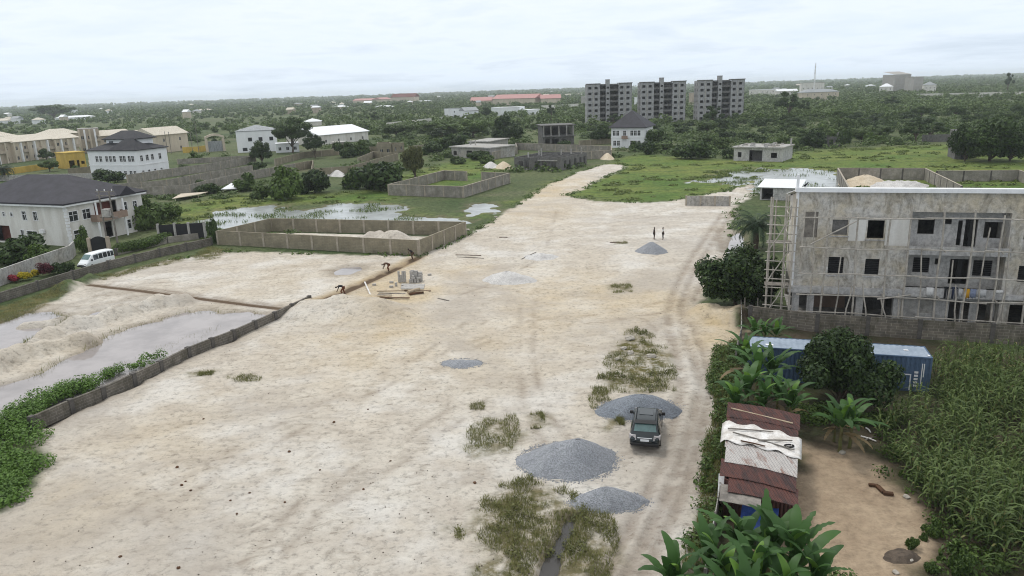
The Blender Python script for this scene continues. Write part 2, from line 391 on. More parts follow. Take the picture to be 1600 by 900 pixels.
WEEDS = [(W((985, 515), (1012, 520), (1050, 555), (1052, 612), (930, 614), (950, 562)), 1.0), (W((740, 668), (760, 650), (800, 652), (812, 672), (790, 706), (745, 712), (726, 700)), .75),
         (W((740, 790), (790, 760), (830, 745), (880, 755), (905, 790), (960, 810), (955, 870), (930, 930), (740, 930), (760, 870), (710, 830)), .9),
         (W((953, 448), (985, 444), (984, 458), (958, 457)), 1.), (W((355, 590), (380, 586), (408, 593), (380, 597)), .8), (W((296, 582), (330, 580), (330, 587), (305, 588)), .9),
         (W((955, 378), (978, 377), (982, 381), (958, 381)), .8), (W((940, 655), (968, 650), (975, 662), (950, 672)), .9), (W((920, 610), (945, 600), (950, 640), (925, 648)), .7),
         (W((300, 400), (325, 386), (355, 390), (352, 400), (315, 408)), .9), (W((150, 432), (230, 415), (285, 400), (282, 408), (215, 424), (160, 438)), .9), (W((0, 480), (60, 462), (100, 450), (104, 456), (62, 482), (0, 505), (-60, 515), (-60, 490)), 1.),
         (W((735, 632), (755, 630), (757, 642), (738, 644)), .7), (W((828, 650), (848, 646), (852, 665), (832, 670)), .7)]
YELLOW = [((870, 470), 9, .6), ((600, 515), 8, .6), ((640, 462), 5, .9), ((590, 466), 4, .8), ((955, 470), 6, .8), ((720, 428), 5, .6), ((1128, 498), 4, 1.), ((860, 300), 8, .8), ((880, 285), 8, .6), ((800, 300), 6, .4), ((1010, 470), 6, .7),
          ((770, 540), 6, .4), ((830, 330), 10, .5), ((1120, 530), 3, .8), ((560, 560), 5, .4), ((130, 545), 4, .4), ((420, 440), 10, .25), ((100, 800), 5, .4), ((620, 437), 5, .8), ((575, 450), 4, .9), ((240, 690), 5, .3)]
MEADOW = W((600, 315), (650, 335), (735, 340), (800, 322), (880, 275), (940, 255), (1000, 240), (1060, 245), (1150, 250), (1230, 240), (1320, 232), (1490, 225), (1640, 215), (1800, 260), (1600, 300), (1310, 300), (1180, 290), (1060, 314), (940, 316),
           (860, 300), (700, 345), (560, 318), (430, 320), (300, 350), (220, 345), (260, 320), (420, 300), (560, 300), (660, 262), (760, 240), (800, 265), (700, 300))

def ground_h(X, Y, with_masks=False):
    n1 = fbm(X * .13, Y * .13, 3, 4); n2 = fbm(X * .7, Y * .7, 11, 4); n3 = fbm(X * .42 + 9, Y * .42, 5, 3)
    near = sstep(420, 150, np.hypot(X, Y))
    edge = (n3 - .5) * 2.2 + (n2 - .5) * 1.0
    sand = np.maximum(sstep(-.5, .6, sdf(X, Y, SAND) + edge), sstep(-.5, .6, sdf(X, Y, SAND2) + edge))
    yard = sstep(-.4, .5, sdf(X, Y, YARD) + edge * .5)
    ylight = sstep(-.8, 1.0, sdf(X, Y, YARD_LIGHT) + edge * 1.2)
    wet = np.zeros(X.shape); carve = np.zeros(X.shape)
    for P, dpt, amp in ((POND1, .5, .9), (POND2, .5, .5), (POND3, .3, .4), (POND4, .42, 2.6), (POND5, .3, 2.6), (POND6, .45, 2.4), (POND7, .4, .5), (POND8, .25, 4.5), (PUD, .35, .35)):
        d = sdf(X, Y, P) + edge * amp
        carve = np.maximum(carve, dpt * sstep(-.9, .8, d)); wet = np.maximum(wet, sstep(-2.2, .1, d))
    for P in DAMP: wet = np.maximum(wet, .75 * sstep(-1.0, 1.5, sdf(X, Y, P) + edge * 1.5) * sstep(.25, .6, n3))
    dd = ldist(X, Y, DRAIN); carve = np.maximum(carve, .5 * sstep(.60, .12, dd + (n2 - .5) * .5)); wet = np.maximum(wet, sstep(1.3, .3, dd))
    h = (n1 - .5) * .10 * near + (n2 - .5) * .07 * near * sand - carve
    for pts, w, a in RIDGES:
        d = ldist(X, Y, pts); h = h + a * np.maximum(0, 1 - (d / w) ** 1.5) * (.35 + 1.3 * fbm(X * .45, Y * .45, 23, 3)); wet = wet * (1 - sstep(w, w * .4, d) * .85)
    track = np.zeros(X.shape)
    for pts in PATHS:
        d = ldist(X, Y, pts); h = h - .05 * np.exp(-(d / .3) ** 2) * n2; track = np.maximum(track, .42 * np.exp(-(d / .32) ** 2) * sstep(.35, .7, n3))
    for pts in RUTS:
        d = ldist(X, Y, pts); h = h - .10 * np.exp(-(d / .28) ** 2) * (.4 + 1.1 * n2) + .05 * np.exp(-((d - .6) / .25) ** 2) * n2
        track = np.maximum(track, .75 * np.exp(-(d / .52) ** 2) * sstep(.08, .55, n2) * .72)
    d = ldist(X, Y, TRENCH); h = h - .16 * np.exp(-(d / .5) ** 2) + .16 * np.exp(-((d - 1.3) / .5) ** 2) * n2; track = np.maximum(track, 1.25 * np.exp(-(d / .9) ** 2) * (.35 + n2)); tr_y = np.exp(-(d / 1.6) ** 2)
    d = ldist(X, Y, TRENCH2); h = h - .10 * np.exp(-(d / .35) ** 2); track = np.maximum(track, 1.3 * np.exp(-(d / .55) ** 2)); d = ldist(X, Y, [(x + .4, y + .9) for x, y in TRENCH2]); track = np.maximum(track, .7 * np.exp(-(d / .4) ** 2) * sstep(.3, .6, n2))
    # the long causeway stands a little above the meadow
    h = h + .35 * sstep(.2, 2.2, sdf(X, Y, W((850, 293), (900, 270), (945, 257), (978, 258), (976, 264), (940, 280), (905, 297), (880, 306)))) * near
    if not with_masks: return h
    weed = np.zeros(X.shape)
    for P, a in WEEDS: weed = np.maximum(weed, a * sstep(-.7, .9, sdf(X, Y, P) + edge * 1.1))
    yel = 1.3 * tr_y
    for (px, rr, a) in [(at(*q), r_, a_) for q, r_, a_ in YELLOW]: yel = np.maximum(yel, a * np.exp(-(np.hypot(X - px[0], (Y - px[1]) * .6) / rr) ** 2))
    yel = yel * (.35 + 1.1 * n3)
    meadow = sstep(-4, 5, sdf(X, Y, MEADOW) + (n1 - .5) * 10)
    return h, sand, yard, wet, meadow, yel, track, weed, ylight

def ground_z(x, y):
    return float(ground_h(np.array([x]), np.array([y]))[0])

# one sheet: rows closer together near the site, reaching the horizon
NR, NC = 640, 620
ang = np.concatenate([np.linspace(62, 40, 60, endpoint=False), np.linspace(40, 4, 470, endpoint=False), np.geomspace(4, .19, NR - 530)])
Dr = CAM_H / np.tan(np.radians(ang))
tt = np.linspace(-1, 1, NC); tt = np.sign(tt) * (np.abs(tt) * .62 + .38 * np.abs(tt) ** 3)
GX = tt[None, :] * (1.25 * Dr[:, None] + 26); GY = np.repeat(Dr[:, None], NC, 1) - 2.0
gh, g_s, g_d, g_w, g_m, g_y, g_t, g_wd, g_l = ground_h(GX, GY, True)
V = np.stack([GX, GY, gh], -1).reshape(-1, 3)
ii = np.arange(NR * NC).reshape(NR, NC)
Q = np.stack([ii[:-1, :-1], ii[:-1, 1:], ii[1:, 1:], ii[1:, :-1]], -1).reshape(-1, 4)
A1 = np.stack([g_s, g_d, g_w, g_m], -1).reshape(-1, 4).astype(np.float32)
A2 = np.stack([g_y, g_t, g_wd, g_l], -1).reshape(-1, 4).astype(np.float32)

gm, nt, gb = new_mat('ground')
def attr(name):
    n = nt.new('ShaderNodeAttribute', attribute_name=name); s = nt.new('ShaderNodeSeparateColor'); nt.link(n.outputs['Color'], s.inputs[0])
    return s.outputs[0], s.outputs[1], s.outputs[2], n.outputs['Alpha']
a_s, a_d, a_w, a_m = attr('zone_a'); a_y, a_t, a_wd, a_l = attr('zone_b')
P1 = nt.pos(); PS = nt.pos((.55, 1.0, 1.0), (0, 0, rad(-8)))
zones = nt.noise(P1, .085, 5, .6, .6); big = nt.noise(P1, .06, 6, .62); mid = nt.noise(P1, .35, 6, .65); fine = nt.noise(P1, 2.2, 6, .72); streak = nt.noise(PS, 1.1, 6, .7, .8); tiny = nt.noise(P1, 7.0, 4, .7)
sandc = nt.mix(nt.ramp(big, [(.38, 0.), (.62, 1.)]), (.615, .572, .500), (.560, .500, .415))
sandc = nt.mix(nt.math('MULTIPLY', nt.ramp(mid, [(.40, 0.), (.66, 1.)]), .75), sandc, (.455, .400, .335))
sandc = nt.mix(nt.math('MULTIPLY', nt.ramp(streak, [(.50, 0.), (.64, 1.)]), .70), sandc, (.36, .315, .26))
white = nt.ramp(nt.noise(P1, .16, 5, .6), [(.48, 0.), (.64, 1.)])
sandc = nt.mix(nt.math('MULTIPLY', white, .5), sandc, (.72, .70, .66))
sandc = nt.mix(nt.math('MULTIPLY', a_y, .72, clamp=True), sandc, (.54, .41, .225))
sandc = nt.mix(1.0, sandc, nt.ramp(fine, [(.34, .62), (.47, 1.0), (.7, 1.10)]), 'MULTIPLY')
spk = nt.ramp(nt.noise(nt.pos((.7, 1.2, 1)), 1.7, 7, .80), [(.575, 0.), (.64, .85)])
sandc = nt.mix(nt.math('MULTIPLY', spk, nt.ramp(zones, [(.36, .15), (.58, 1.)])), sandc, (.25, .21, .165))  # dark speckle: clods, plus shadows of footprints and streaks painted into the sand
sandc = nt.mix(nt.math('MULTIPLY', nt.ramp(nt.noise(nt.pos((1, 1, 1), (0, 0, .4)), .05, 7, .68, .8), [(.50, 0.), (.62, 1.)]), .55), sandc, (.40, .355, .305))
sandc = nt.mix(nt.math('MULTIPLY', a_t, .85, clamp=True), sandc, (.185, .135, .095))
sandc = nt.mix(nt.ramp(a_t, [(.72, 0.), (.98, .9)]), sandc, (.105, .070, .042))
# scrub / meadow
mg = nt.noise(P1, .045, 6, .65); mg2 = nt.noise(nt.pos((.5, 1.3, 1)), .25, 6, .7); mg3 = nt.noise(P1, 1.1, 5, .75)
meadow = nt.mix(nt.ramp(mg, [(.36, 0.), (.62, 1.)]), (.092, .155, .030), (.175, .195, .050))
meadow = nt.mix(nt.math('MULTIPLY', nt.ramp(mg2, [(.47, 0.), (.66, 1.)]), .8), meadow, (.055, .098, .024))
scrub = nt.mix(nt.ramp(nt.noise(P1, .02, 6, .7), [(.38, 0.), (.64, 1.)]), (.055, .085, .030), (.125, .140, .065))
scrub = nt.mix(nt.ramp(nt.noise(nt.pos((.25, 1, 1)), .03, 7, .75), [(.54, 0.), (.66, .7)]), scrub, (.16, .145, .095))
green = nt.mix(a_m, scrub, meadow)
green = nt.mix(1.0, green, nt.ramp(mg3, [(.34, .5), (.62, 1.3)]), 'MULTIPLY')
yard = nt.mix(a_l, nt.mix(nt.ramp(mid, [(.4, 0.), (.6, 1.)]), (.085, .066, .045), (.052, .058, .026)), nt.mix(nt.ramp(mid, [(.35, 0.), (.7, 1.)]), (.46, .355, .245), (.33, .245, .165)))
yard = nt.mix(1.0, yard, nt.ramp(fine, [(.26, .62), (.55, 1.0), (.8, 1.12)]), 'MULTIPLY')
weedc = nt.mix(nt.ramp(mg3, [(.35, 0.), (.65, 1.)]), (.075, .075, .022), (.17, .14, .055))
weedf = nt.math('MULTIPLY', a_wd, nt.ramp(nt.noise(P1, .9, 6, .75), [(.36, 0.), (.56, 1.)]))
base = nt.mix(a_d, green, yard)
base = nt.mix(a_s, base, sandc)
base = nt.mix(weedf, base, weedc)
mudc = nt.mix(.62, base, (.20, .16, .115))
base = nt.mix(nt.math('MULTIPLY', a_w, .8), base, mudc)
nt.link(base, gb.inputs['Base Color']); gb.inputs['Roughness'].default_value = .92; gb.inputs['Specular IOR Level'].default_value = .15
hh = nt.math('ADD', nt.math('MULTIPLY', fine, .55), nt.math('ADD', nt.math('MULTIPLY', streak, .5), nt.math('MULTIPLY', tiny, .12)))
nt.link(nt.bump(hh, 1.0, .34), gb.inputs['Normal'])

# the sheet is cut along its zones into the pieces one would name
qs = A1[Q[:, 0]]; qw = A2[Q[:, 0]]
road_poly = W((1190, 284), (1150, 300), (1125, 335), (1085, 395), (1055, 445), (1035, 480), (1035, 530), (1050, 570), (1058, 600), (1045, 650), (1020, 720), (985, 780), (950, 840), (900, 960), (1040, 960), (1062, 885), (1095, 830), (1112, 770), (1118, 700), (1128, 640), (1118, 600), (1100, 540), (1085, 480), (1095, 440), (1130, 395), (1145, 335), (1185, 305))
onroad = inside(GX, GY, road_poly).reshape(-1)[Q[:, 0]]
zone = np.where(qs[:, 0] > .5, 1, np.where(qs[:, 1] > .5, 2, np.where(qs[:, 3] > .5, 3, 0)))
zone[(zone == 1) & onroad] = 4
for z, nm in enumerate(('ground', 'sand', 'dirt_yard', 'meadow', 'dirt_track')):
    q = Q[zone == z]
    used, inv = np.unique(q.ravel(), return_inverse=True)
    me = np_mesh(nm, V[used], inv.reshape(-1, 4))
    for an, A in (('zone_a', A1), ('zone_b', A2)):
        c = me.color_attributes.new(an, 'FLOAT_COLOR', 'POINT'); c.data.foreach_set('color', A[used].ravel())
    me.polygons.foreach_set('use_smooth', [True] * len(me.polygons))
    tag(link_mesh(nm, me, gm), kind='structure')

# ------------------------------------------------------------------ water
def water_mat(name, c, rough=.06):
    m, nt, b = new_mat(name)
    v = nt.pos()
    nt.link(nt.mix(nt.ramp(nt.noise(v, .3, 5), [(.4, 0.), (.65, 1.)]), c, tuple(x * .72 for x in c)), b.inputs['Base Color'])
    b.inputs['Roughness'].default_value = rough; b.inputs['Specular IOR Level'].default_value = .6; b.inputs['IOR'].default_value = 1.33
    nt.link(nt.bump(nt.noise(nt.pos((1, .6, 1)), 1.6, 4, .6), .12, .03), b.inputs['Normal'])
    return m
MT['water_mud'] = water_mat('water_mud', (.335, .305, .295), .05)
MT['water_clear'] = water_mat('water_clear', (.36, .38, .37), .22)
MT['water_dark'] = water_mat('water_dark', (.06, .055, .05))
def grow(P, d):
    cx = sum(p[0] for p in P) / len(P); cy = sum(p[1] for p in P) / len(P)
    return [(x + (x - cx) / max(1e-6, math.hypot(x - cx, y - cy)) * d, y + (y - cy) / max(1e-6, math.hypot(x - cx, y - cy)) * d) for x, y in P]
def water(P, z, mat, d=1.2):
    mb = MB(); mb.prism(grow(P, d), z - .02, z); return tag(mb.build('water', MT[mat]), kind='structure')
water(POND1, -.17, 'water_mud', .25); water(POND2, -.18, 'water_mud'); water(POND3, -.15, 'water_mud')
water(POND4, -.17, 'water_clear', 2.5); water(POND5, -.12, 'water_clear', 2.5); water(POND6, -.17, 'water_clear', 2.5); water(POND8, -.11, 'water_clear', 4); water(POND7, -.2, 'water_mud', .6)
water(PUD, -.16, 'water_mud', .5)
dr = [Vector(p) for p in DRAIN]; nrm = [(dr[min(i + 1, 3)] - dr[max(i - 1, 0)]).normalized() for i in range(4)]
water([tuple(p + Vector((-n.y, n.x)) * .5) for p, n in zip(dr, nrm)] + [tuple(p - Vector((-n.y, n.x)) * .5) for p, n in reversed(list(zip(dr, nrm)))], -.24, 'water_dark', 0)
# ------------------------------------------------------------------ walls
def V2(p): return Vector((p[0], p[1]))
def strip_wall(mb, pts, t, z0, z1, closed=False):
    """a mitred wall along a polyline; z1 a number or one per point"""
    n = len(pts); pts = [V2(p) for p in pts]; L = []; R = []
    for i in range(n):
        a = pts[i - 1] if (i > 0 or closed) else None; b = pts[(i + 1) % n] if (i < n - 1 or closed) else None
        d1 = (pts[i] - a).normalized() if a is not None else None; d2 = (b - pts[i]).normalized() if b is not None else None
        if d1 is None: d1 = d2
        if d2 is None: d2 = d1
        nn = Vector((-(d1.y + d2.y), d1.x + d2.x)).normalized(); k = nn.dot(Vector((-d1.y, d1.x)))
        o = nn * (t / 2 / max(.35, k)); L.append(pts[i] + o); R.append(pts[i] - o)
    zt = z1 if hasattr(z1, '__len__') else [z1] * n
    vs = []
    for i in range(n): vs += [(L[i].x, L[i].y, z0), (R[i].x, R[i].y, z0), (R[i].x, R[i].y, zt[i]), (L[i].x, L[i].y, zt[i])]
    fs = []
    for i in range(n if closed else n - 1):
        a, b = 4 * i, 4 * ((i + 1) % n)
        for j in range(4): fs.append((a + j, a + (j + 1) % 4, b + (j + 1) % 4, b + j))
    if not closed: fs += [(3, 2, 1, 0), (4 * n - 4, 4 * n - 3, 4 * n - 2, 4 * n - 1)]
    mb.add(vs, fs)

def compound_wall(name, label, segs, h, mat, pmat=None, t=.22, step=3.2, z0=-.3, ph=.06, pw=.30, coping=None, closed=False, group=None, cat='wall', pn='pillar', name_panel='wall_panel'):
    """segs: list of polylines (world), all one wall"""
    O = V2(segs[0][0]); root = empty(name, (O.x, O.y, 0), 0, label, cat, group)
    mb = MB(); pil = None
    segs = [[V2(p) - O for p in s] for s in segs]
    for s in segs: strip_wall(mb, s, t, z0, h, closed)
    mb.build(name_panel, MT[mat], root)
    if coping:
        mc = MB()
        for s in segs: strip_wall(mc, s, t + .08, h + .003, h + .09, closed)
        mc.build('coping', MT[coping], root)
    if pmat:
        mp = MB(); mp.box(-pw / 2, pw / 2, -pw / 2, pw / 2, z0, h + ph); proto = None; done = []
        for s in segs:
            ss = s + [s[0]] if closed else s
            for a, b in zip(ss[:-1], ss[1:]):
                n = max(1, round((b - a).length / step)); an = math.atan2((b - a).y, (b - a).x)
                for i in range(n + 1):
                    q = a + (b - a) * i / n
                    if any((q - d).length < .6 for d in done): continue
                    done.append(q)
                    if proto is None: proto = o = mp.build(pn, MT[pmat], root)
                    else: o = proto.copy(); col.objects.link(o); o.parent = root
                    o.location = (q.x, q.y, 0); o.rotation_euler = (0, 0, an)
    return root

# big tan compound wall
compound_wall('compound_wall', 'tan block compound wall enclosing a yard of sand, its long front facing the levelled plot', [[at(342, 382), at(655, 399.5), at(727, 368), at(425, 361)]], 2.15, 'block_tan', 'pillar_tan', closed=True, step=4.1, ph=-.05, pw=.34)
# walled plot further out with a gap in its back
c2a, c2b, c2c = at(608, 305), at(724, 309), at(796, 286)
c2d = at(694, 281)
gA = c2d + (c2c - c2d) * .36; gB = c2d + (c2c - c2d) * .60
compound_wall('compound_wall', 'pale block wall round an empty grass plot, with an open gap in its back side', [[gA, c2d, c2a, c2b, c2c, gB]], 2.3, 'block_grey', 'pillar_tan', step=4.3, coping='pillar_tan', pw=.34)
# low dark wall along the levelled plot
compound_wall('block_wall', 'low dark mossy block wall crossing from the creepers to the trench', [[at(52, 668), at(112, 641), at(162, 621), at(210, 599), at(252, 579), at(295, 557), at(332, 542), at(366, 529), at(430, 500), at(457, 487), at(484, 474)]], .82, 'block_dark', 'pillar_dark', step=3.6, ph=.06, pw=.36)
# dark wall along the lane
compound_wall('block_wall', 'dark roadside block wall running past the white van to the black gate', [[at(-60, 493), at(0, 473), at(60, 454), at(115, 437), at(170, 421), at(250, 401), at(331, 383)]], 1.15, 'block_dark', 'pillar_dark', step=5.2, ph=.10, pw=.26)
# grey wall in front of the large house
compound_wall('garden_wall', 'weathered grey garden wall in front of the large black roofed house', [[at(-60, 470), at(0, 447), at(60, 424), at(112, 405), at(118, 398)]], 2.0, 'concrete', None, t=.25)
compound_wall('block_wall', 'short dark block wall along the hedge beside the lane', [[at(182, 399), at(262, 380), at(322, 372)]], 1.0, 'block_grey', 'pillar_dark', step=4, pw=.3)
# walls of the empty plots behind (grey brown, in rows)
def dirw(px0, px1): return [at(*px0), at(*px1)]
compound_wall('compound_wall', 'long grey brown plot wall, nearest of the rows beside the white two-roof house', [[at(215, 309), at(298, 304), at(322, 297), at(400, 279), at(462, 268)]], 2.3, 'block_grey', 'pillar_tan', step=5, pw=.26)
compound_wall('compound_wall', 'grey brown plot wall, middle row beside the white two-roof house', [[at(182, 303), at(262, 296), at(330, 282), at(395, 271)]], 2.4, 'block_grey', 'pillar_tan', step=5, pw=.26)
compound_wall('compound_wall', 'grey brown plot wall, farthest row starting at the white two-roof house', [[at(200, 287), at(270, 276), at(345, 265), at(400, 254)]], 2.4, 'block_grey', 'pillar_tan', step=6, pw=.26)
compound_wall('compound_wall', 'thin grey plot wall on the grass beyond the white two-roof house', [[at(278, 257), at(330, 254), at(395, 251)]], 1.8, 'block_grey', 'pillar_tan', step=6, pw=.26)
compound_wall('compound_wall', 'brown block wall round the plot with two white sand heaps', [[at(430, 273), at(490, 262), at(488, 277), at(550, 272), at(622, 250), at(584, 247), at(560, 258)]], 2.3, 'block_tan', 'pillar_tan', step=5, pw=.26)
compound_wall('compound_wall', 'brown block wall behind the big spreading tree', [[at(430, 259), at(475, 247), at(555, 240), at(625, 236)]], 2.2, 'block_tan', 'pillar_tan', step=6, pw=.26)
compound_wall('compound_wall', 'low grey plot wall reaching towards the leaning willow tree', [[at(640, 238), at(686, 232), at(686, 226)]], 2.2, 'block_tan', 'pillar_tan', step=6, pw=.26)
# around the two unfinished shells
compound_wall('compound_wall', 'light grey block wall behind the single-storey grey shell', [[at(770, 250), at(808, 240), at(806, 234), at(955, 240), at(955, 247), at(924, 249), at(880, 250)]], 2.4, 'block_grey', 'pillar_tan', step=5, pw=.3, coping='pillar_tan')
compound_wall('compound_wall', 'short grey wall behind the two-storey brown shell', [[at(905, 228), at(955, 224)]], 2.0, 'block_tan', 'pillar_tan', step=5)
# behind the scaffolded building
compound_wall('compound_wall', 'pale block wall round a sandy yard behind the scaffolded building', [[at(1326, 316), at(1308, 280), at(1444, 281), at(1500, 312)]], 2.4, 'block_grey', 'pillar_dark', step=4.6, pw=.3, coping='pillar_tan')
compound_wall('compound_wall', 'pale block wall round a green plot behind the scaffolded building', [[at(1462, 284), at(1590, 283), at(1640, 300)]], 2.2, 'block_grey', 'pillar_dark', step=4.6, pw=.3, coping='pillar_tan')
compound_wall('block_wall', 'short pale block wall standing alone where sand meets meadow', [[at(1072, 321), at(1140, 322)]], 1.75, 'concrete', 'pillar_tan', step=2.3, pw=.3)

# dark screen with posts by the lane end
gt = empty('metal_gate', (*at(250, 377), 0), 0, 'black metal gate between grey posts at the end of the lane', 'gate')
ga, gb_ = V2((0, 0)), at(322, 373) - at(250, 377)
mb = MB(); strip_wall(mb, [ga, gb_], .08, .1, 2.6); mb.build('gate_panel', MT['steel_black'], gt)
gp = None
for k in (0, .36, .66, 1.0):
    q = gb_ * k
    if gp is None: m_ = MB(); m_.box(-.17, .17, -.17, .17, -.2, 2.8); gp = o = m_.build('post', MT['concrete'], gt)
    else: o = gp.copy(); col.objects.link(o); o.parent = gt
    o.location = (q.x, q.y, 0)
gt = empty('metal_gate', (*at(143, 399), 0), 0, 'black arched metal gate of the large house behind the white van', 'gate')
gq = at(172, 397) - at(143, 399)
mb = MB(); strip_wall(mb, [gq * i / 8 for i in range(9)], .08, .1, [2.2 + .55 * math.sin(PI * i / 8) for i in range(9)]); mb.build('gate_panel', MT['steel_black'], gt)
for k in (0, 1): mb = MB(); q = gq * k; mb.box(q.x - .22, q.x + .22, q.y - .22, q.y + .22, -.2, 2.6); mb.build('post', MT['plaster_beige'], gt)

# ------------------------------------------------------------------ houses
def face_map(face, w, d):
    return {'f': lambda u, v, z: (u, v, z), 'r': lambda u, v, z: (w - v, u, z), 'l': lambda u, v, z: (v, d - u, z), 'b': lambda u, v, z: (w - u, d - v, z)}[face]
def wall_open(mb, P, u0, u1, z0, z1, t, ops):
    us = sorted({u0, u1, *[x for o in ops for x in (o[0], o[1]) if u0 < x < u1]}); zs = sorted({z0, z1, *[x for o in ops for x in (o[2], o[3]) if z0 < x < z1]})
    nu, nz = len(us) - 1, len(zs) - 1
    def solid(i, j):
        if i < 0 or j < 0 or i >= nu or j >= nz: return None
        cu, cz = (us[i] + us[i + 1]) / 2, (zs[j] + zs[j + 1]) / 2
        return not any(o[0] <= cu <= o[1] and o[2] <= cz <= o[3] for o in ops)
    for i in range(nu):
        for j in range(nz):
            if not solid(i, j): continue
            a, b, c, e = us[i], us[i + 1], zs[j], zs[j + 1]
            mb.quad(P(a, 0, c), P(b, 0, c), P(b, 0, e), P(a, 0, e)); mb.quad(P(b, t, c), P(a, t, c), P(a, t, e), P(b, t, e))
            if not solid(i - 1, j): mb.quad(P(a, t, c), P(a, 0, c), P(a, 0, e), P(a, t, e))
            if not solid(i + 1, j): mb.quad(P(b, 0, c), P(b, t, c), P(b, t, e), P(b, 0, e))
            if not solid(i, j - 1): mb.quad(P(a, t, c), P(b, t, c), P(b, 0, c), P(a, 0, c))
            if not solid(i, j + 1): mb.quad(P(a, 0, e), P(b, 0, e), P(b, t, e), P(a, t, e))
def pbox(mb, P, u0, u1, v0, v1, z0, z1):
    q = [P(u, v, z) for z in (z0, z1) for u, v in ((u0, v0), (u1, v0), (u1, v1), (u0, v1))]
    mb.add(q, [(0, 3, 2, 1), (4, 5, 6, 7), (0, 1, 5, 4), (1, 2, 6, 5), (2, 3, 7, 6), (3, 0, 4, 7)])

WCACHE = {}
def window(root, P, u, z, w, h, style='frame', depth=.10):
    """window > pane, shared meshes per size and facing"""
    p0 = Vector(P(u, 0, z)); key = (round(w, 2), round(h, 2), style, tuple(round(x, 3) for x in (Vector(P(1, 0, 0)) - Vector(P(0, 0, 0)))))
    Q = lambda a, b, c: tuple(Vector(P(u + a, b, z + c)) - p0)
    if key not in WCACHE:
        fr = MB(); pn = MB()
        if style == 'frame':
            for a in ((-.10, 0, -.10, h + .10), (w, w + .10, -.10, h + .10), (0, w, -.10, 0), (0, w, h, h + .10)): pbox(fr, Q, a[0], a[1], -.05, .06, a[2], a[3])
            pbox(fr, Q, w / 2 - .03, w / 2 + .03, depth - .05, depth - .005, 0, h)
            pbox(fr, Q, 0, w, depth - .05, depth - .008, h * .62 - .03, h * .62 + .03)
        else:
            pbox(fr, Q, -.02, w + .02, -.02, .04, -.06, -.002)
            pbox(fr, Q, w / 2 - .03, w / 2 + .03, depth - .05, depth - .005, 0, h)
        pbox(pn, Q, 0.0, w, depth, depth + .03, 0.0, h)
        fo = fr.build('window', MT['white_trim'], root); po = pn.build('pane', MT['glass_dark'], fo)
        WCACHE[key] = (fo.data, po.data)
    else:
        a, b = WCACHE[key]
        fo = link_mesh('window', a, None, root); po = link_mesh('pane', b, None, fo)
    fo.location = p0
    return fo

def hip_roof(mb, x0, x1, y0, y1, z, rise, oh=.6, fascia=.22, ridge=None):
    x0 -= oh; x1 += oh; y0 -= oh; y1 += oh
    w, d = x1 - x0, y1 - y0; k = min(w, d) / 2 * .98
    if w >= d: r = [(x0 + k, (y0 + y1) / 2, z + rise), (x1 - k, (y0 + y1) / 2, z + rise)]
    else: r = [((x0 + x1) / 2, y0 + k, z + rise), ((x0 + x1) / 2, y1 - k, z + rise)]
    e = [(x0, y0, z), (x1, y0, z), (x1, y1, z), (x0, y1, z)]; b = [(p[0], p[1], z - fascia) for p in e]
    if w >= d: fs = [(0, 1, 5, 4), (1, 2, 5), (2, 3, 4, 5), (3, 0, 4)]
    else: fs = [(0, 1, 4), (1, 2, 5, 4), (2, 3, 5), (3, 0, 4, 5)]
    mb.add(e + r, fs)
    mb.add(e + b, [(0, 1, 5, 4), (1, 2, 6, 5), (2, 3, 7, 6), (3, 0, 4, 7), (7, 6, 5, 4)])
def gable_roof(mb, x0, x1, y0, y1, z, rise, oh=.5, fascia=.2, axis=0):
    x0 -= oh; x1 += oh; y0 -= oh; y1 += oh
    e = [(x0, y0, z), (x1, y0, z), (x1, y1, z), (x0, y1, z)]; b = [(p[0], p[1], z - fascia) for p in e]
    if axis == 0: r = [(x0, (y0 + y1) / 2, z + rise), (x1, (y0 + y1) / 2, z + rise)]; fs = [(0, 1, 5, 4), (2, 3, 4, 5), (3, 0, 4), (1, 2, 5)]
    else: r = [((x0 + x1) / 2, y0, z + rise), ((x0 + x1) / 2, y1, z + rise)]; fs = [(1, 2, 5, 4), (3, 0, 4, 5), (0, 1, 4), (2, 3, 5)]
    mb.add(e + r, fs); mb.add(e + b, [(0, 1, 5, 4), (1, 2, 6, 5), (2, 3, 7, 6), (3, 0, 4, 7), (7, 6, 5, 4)])

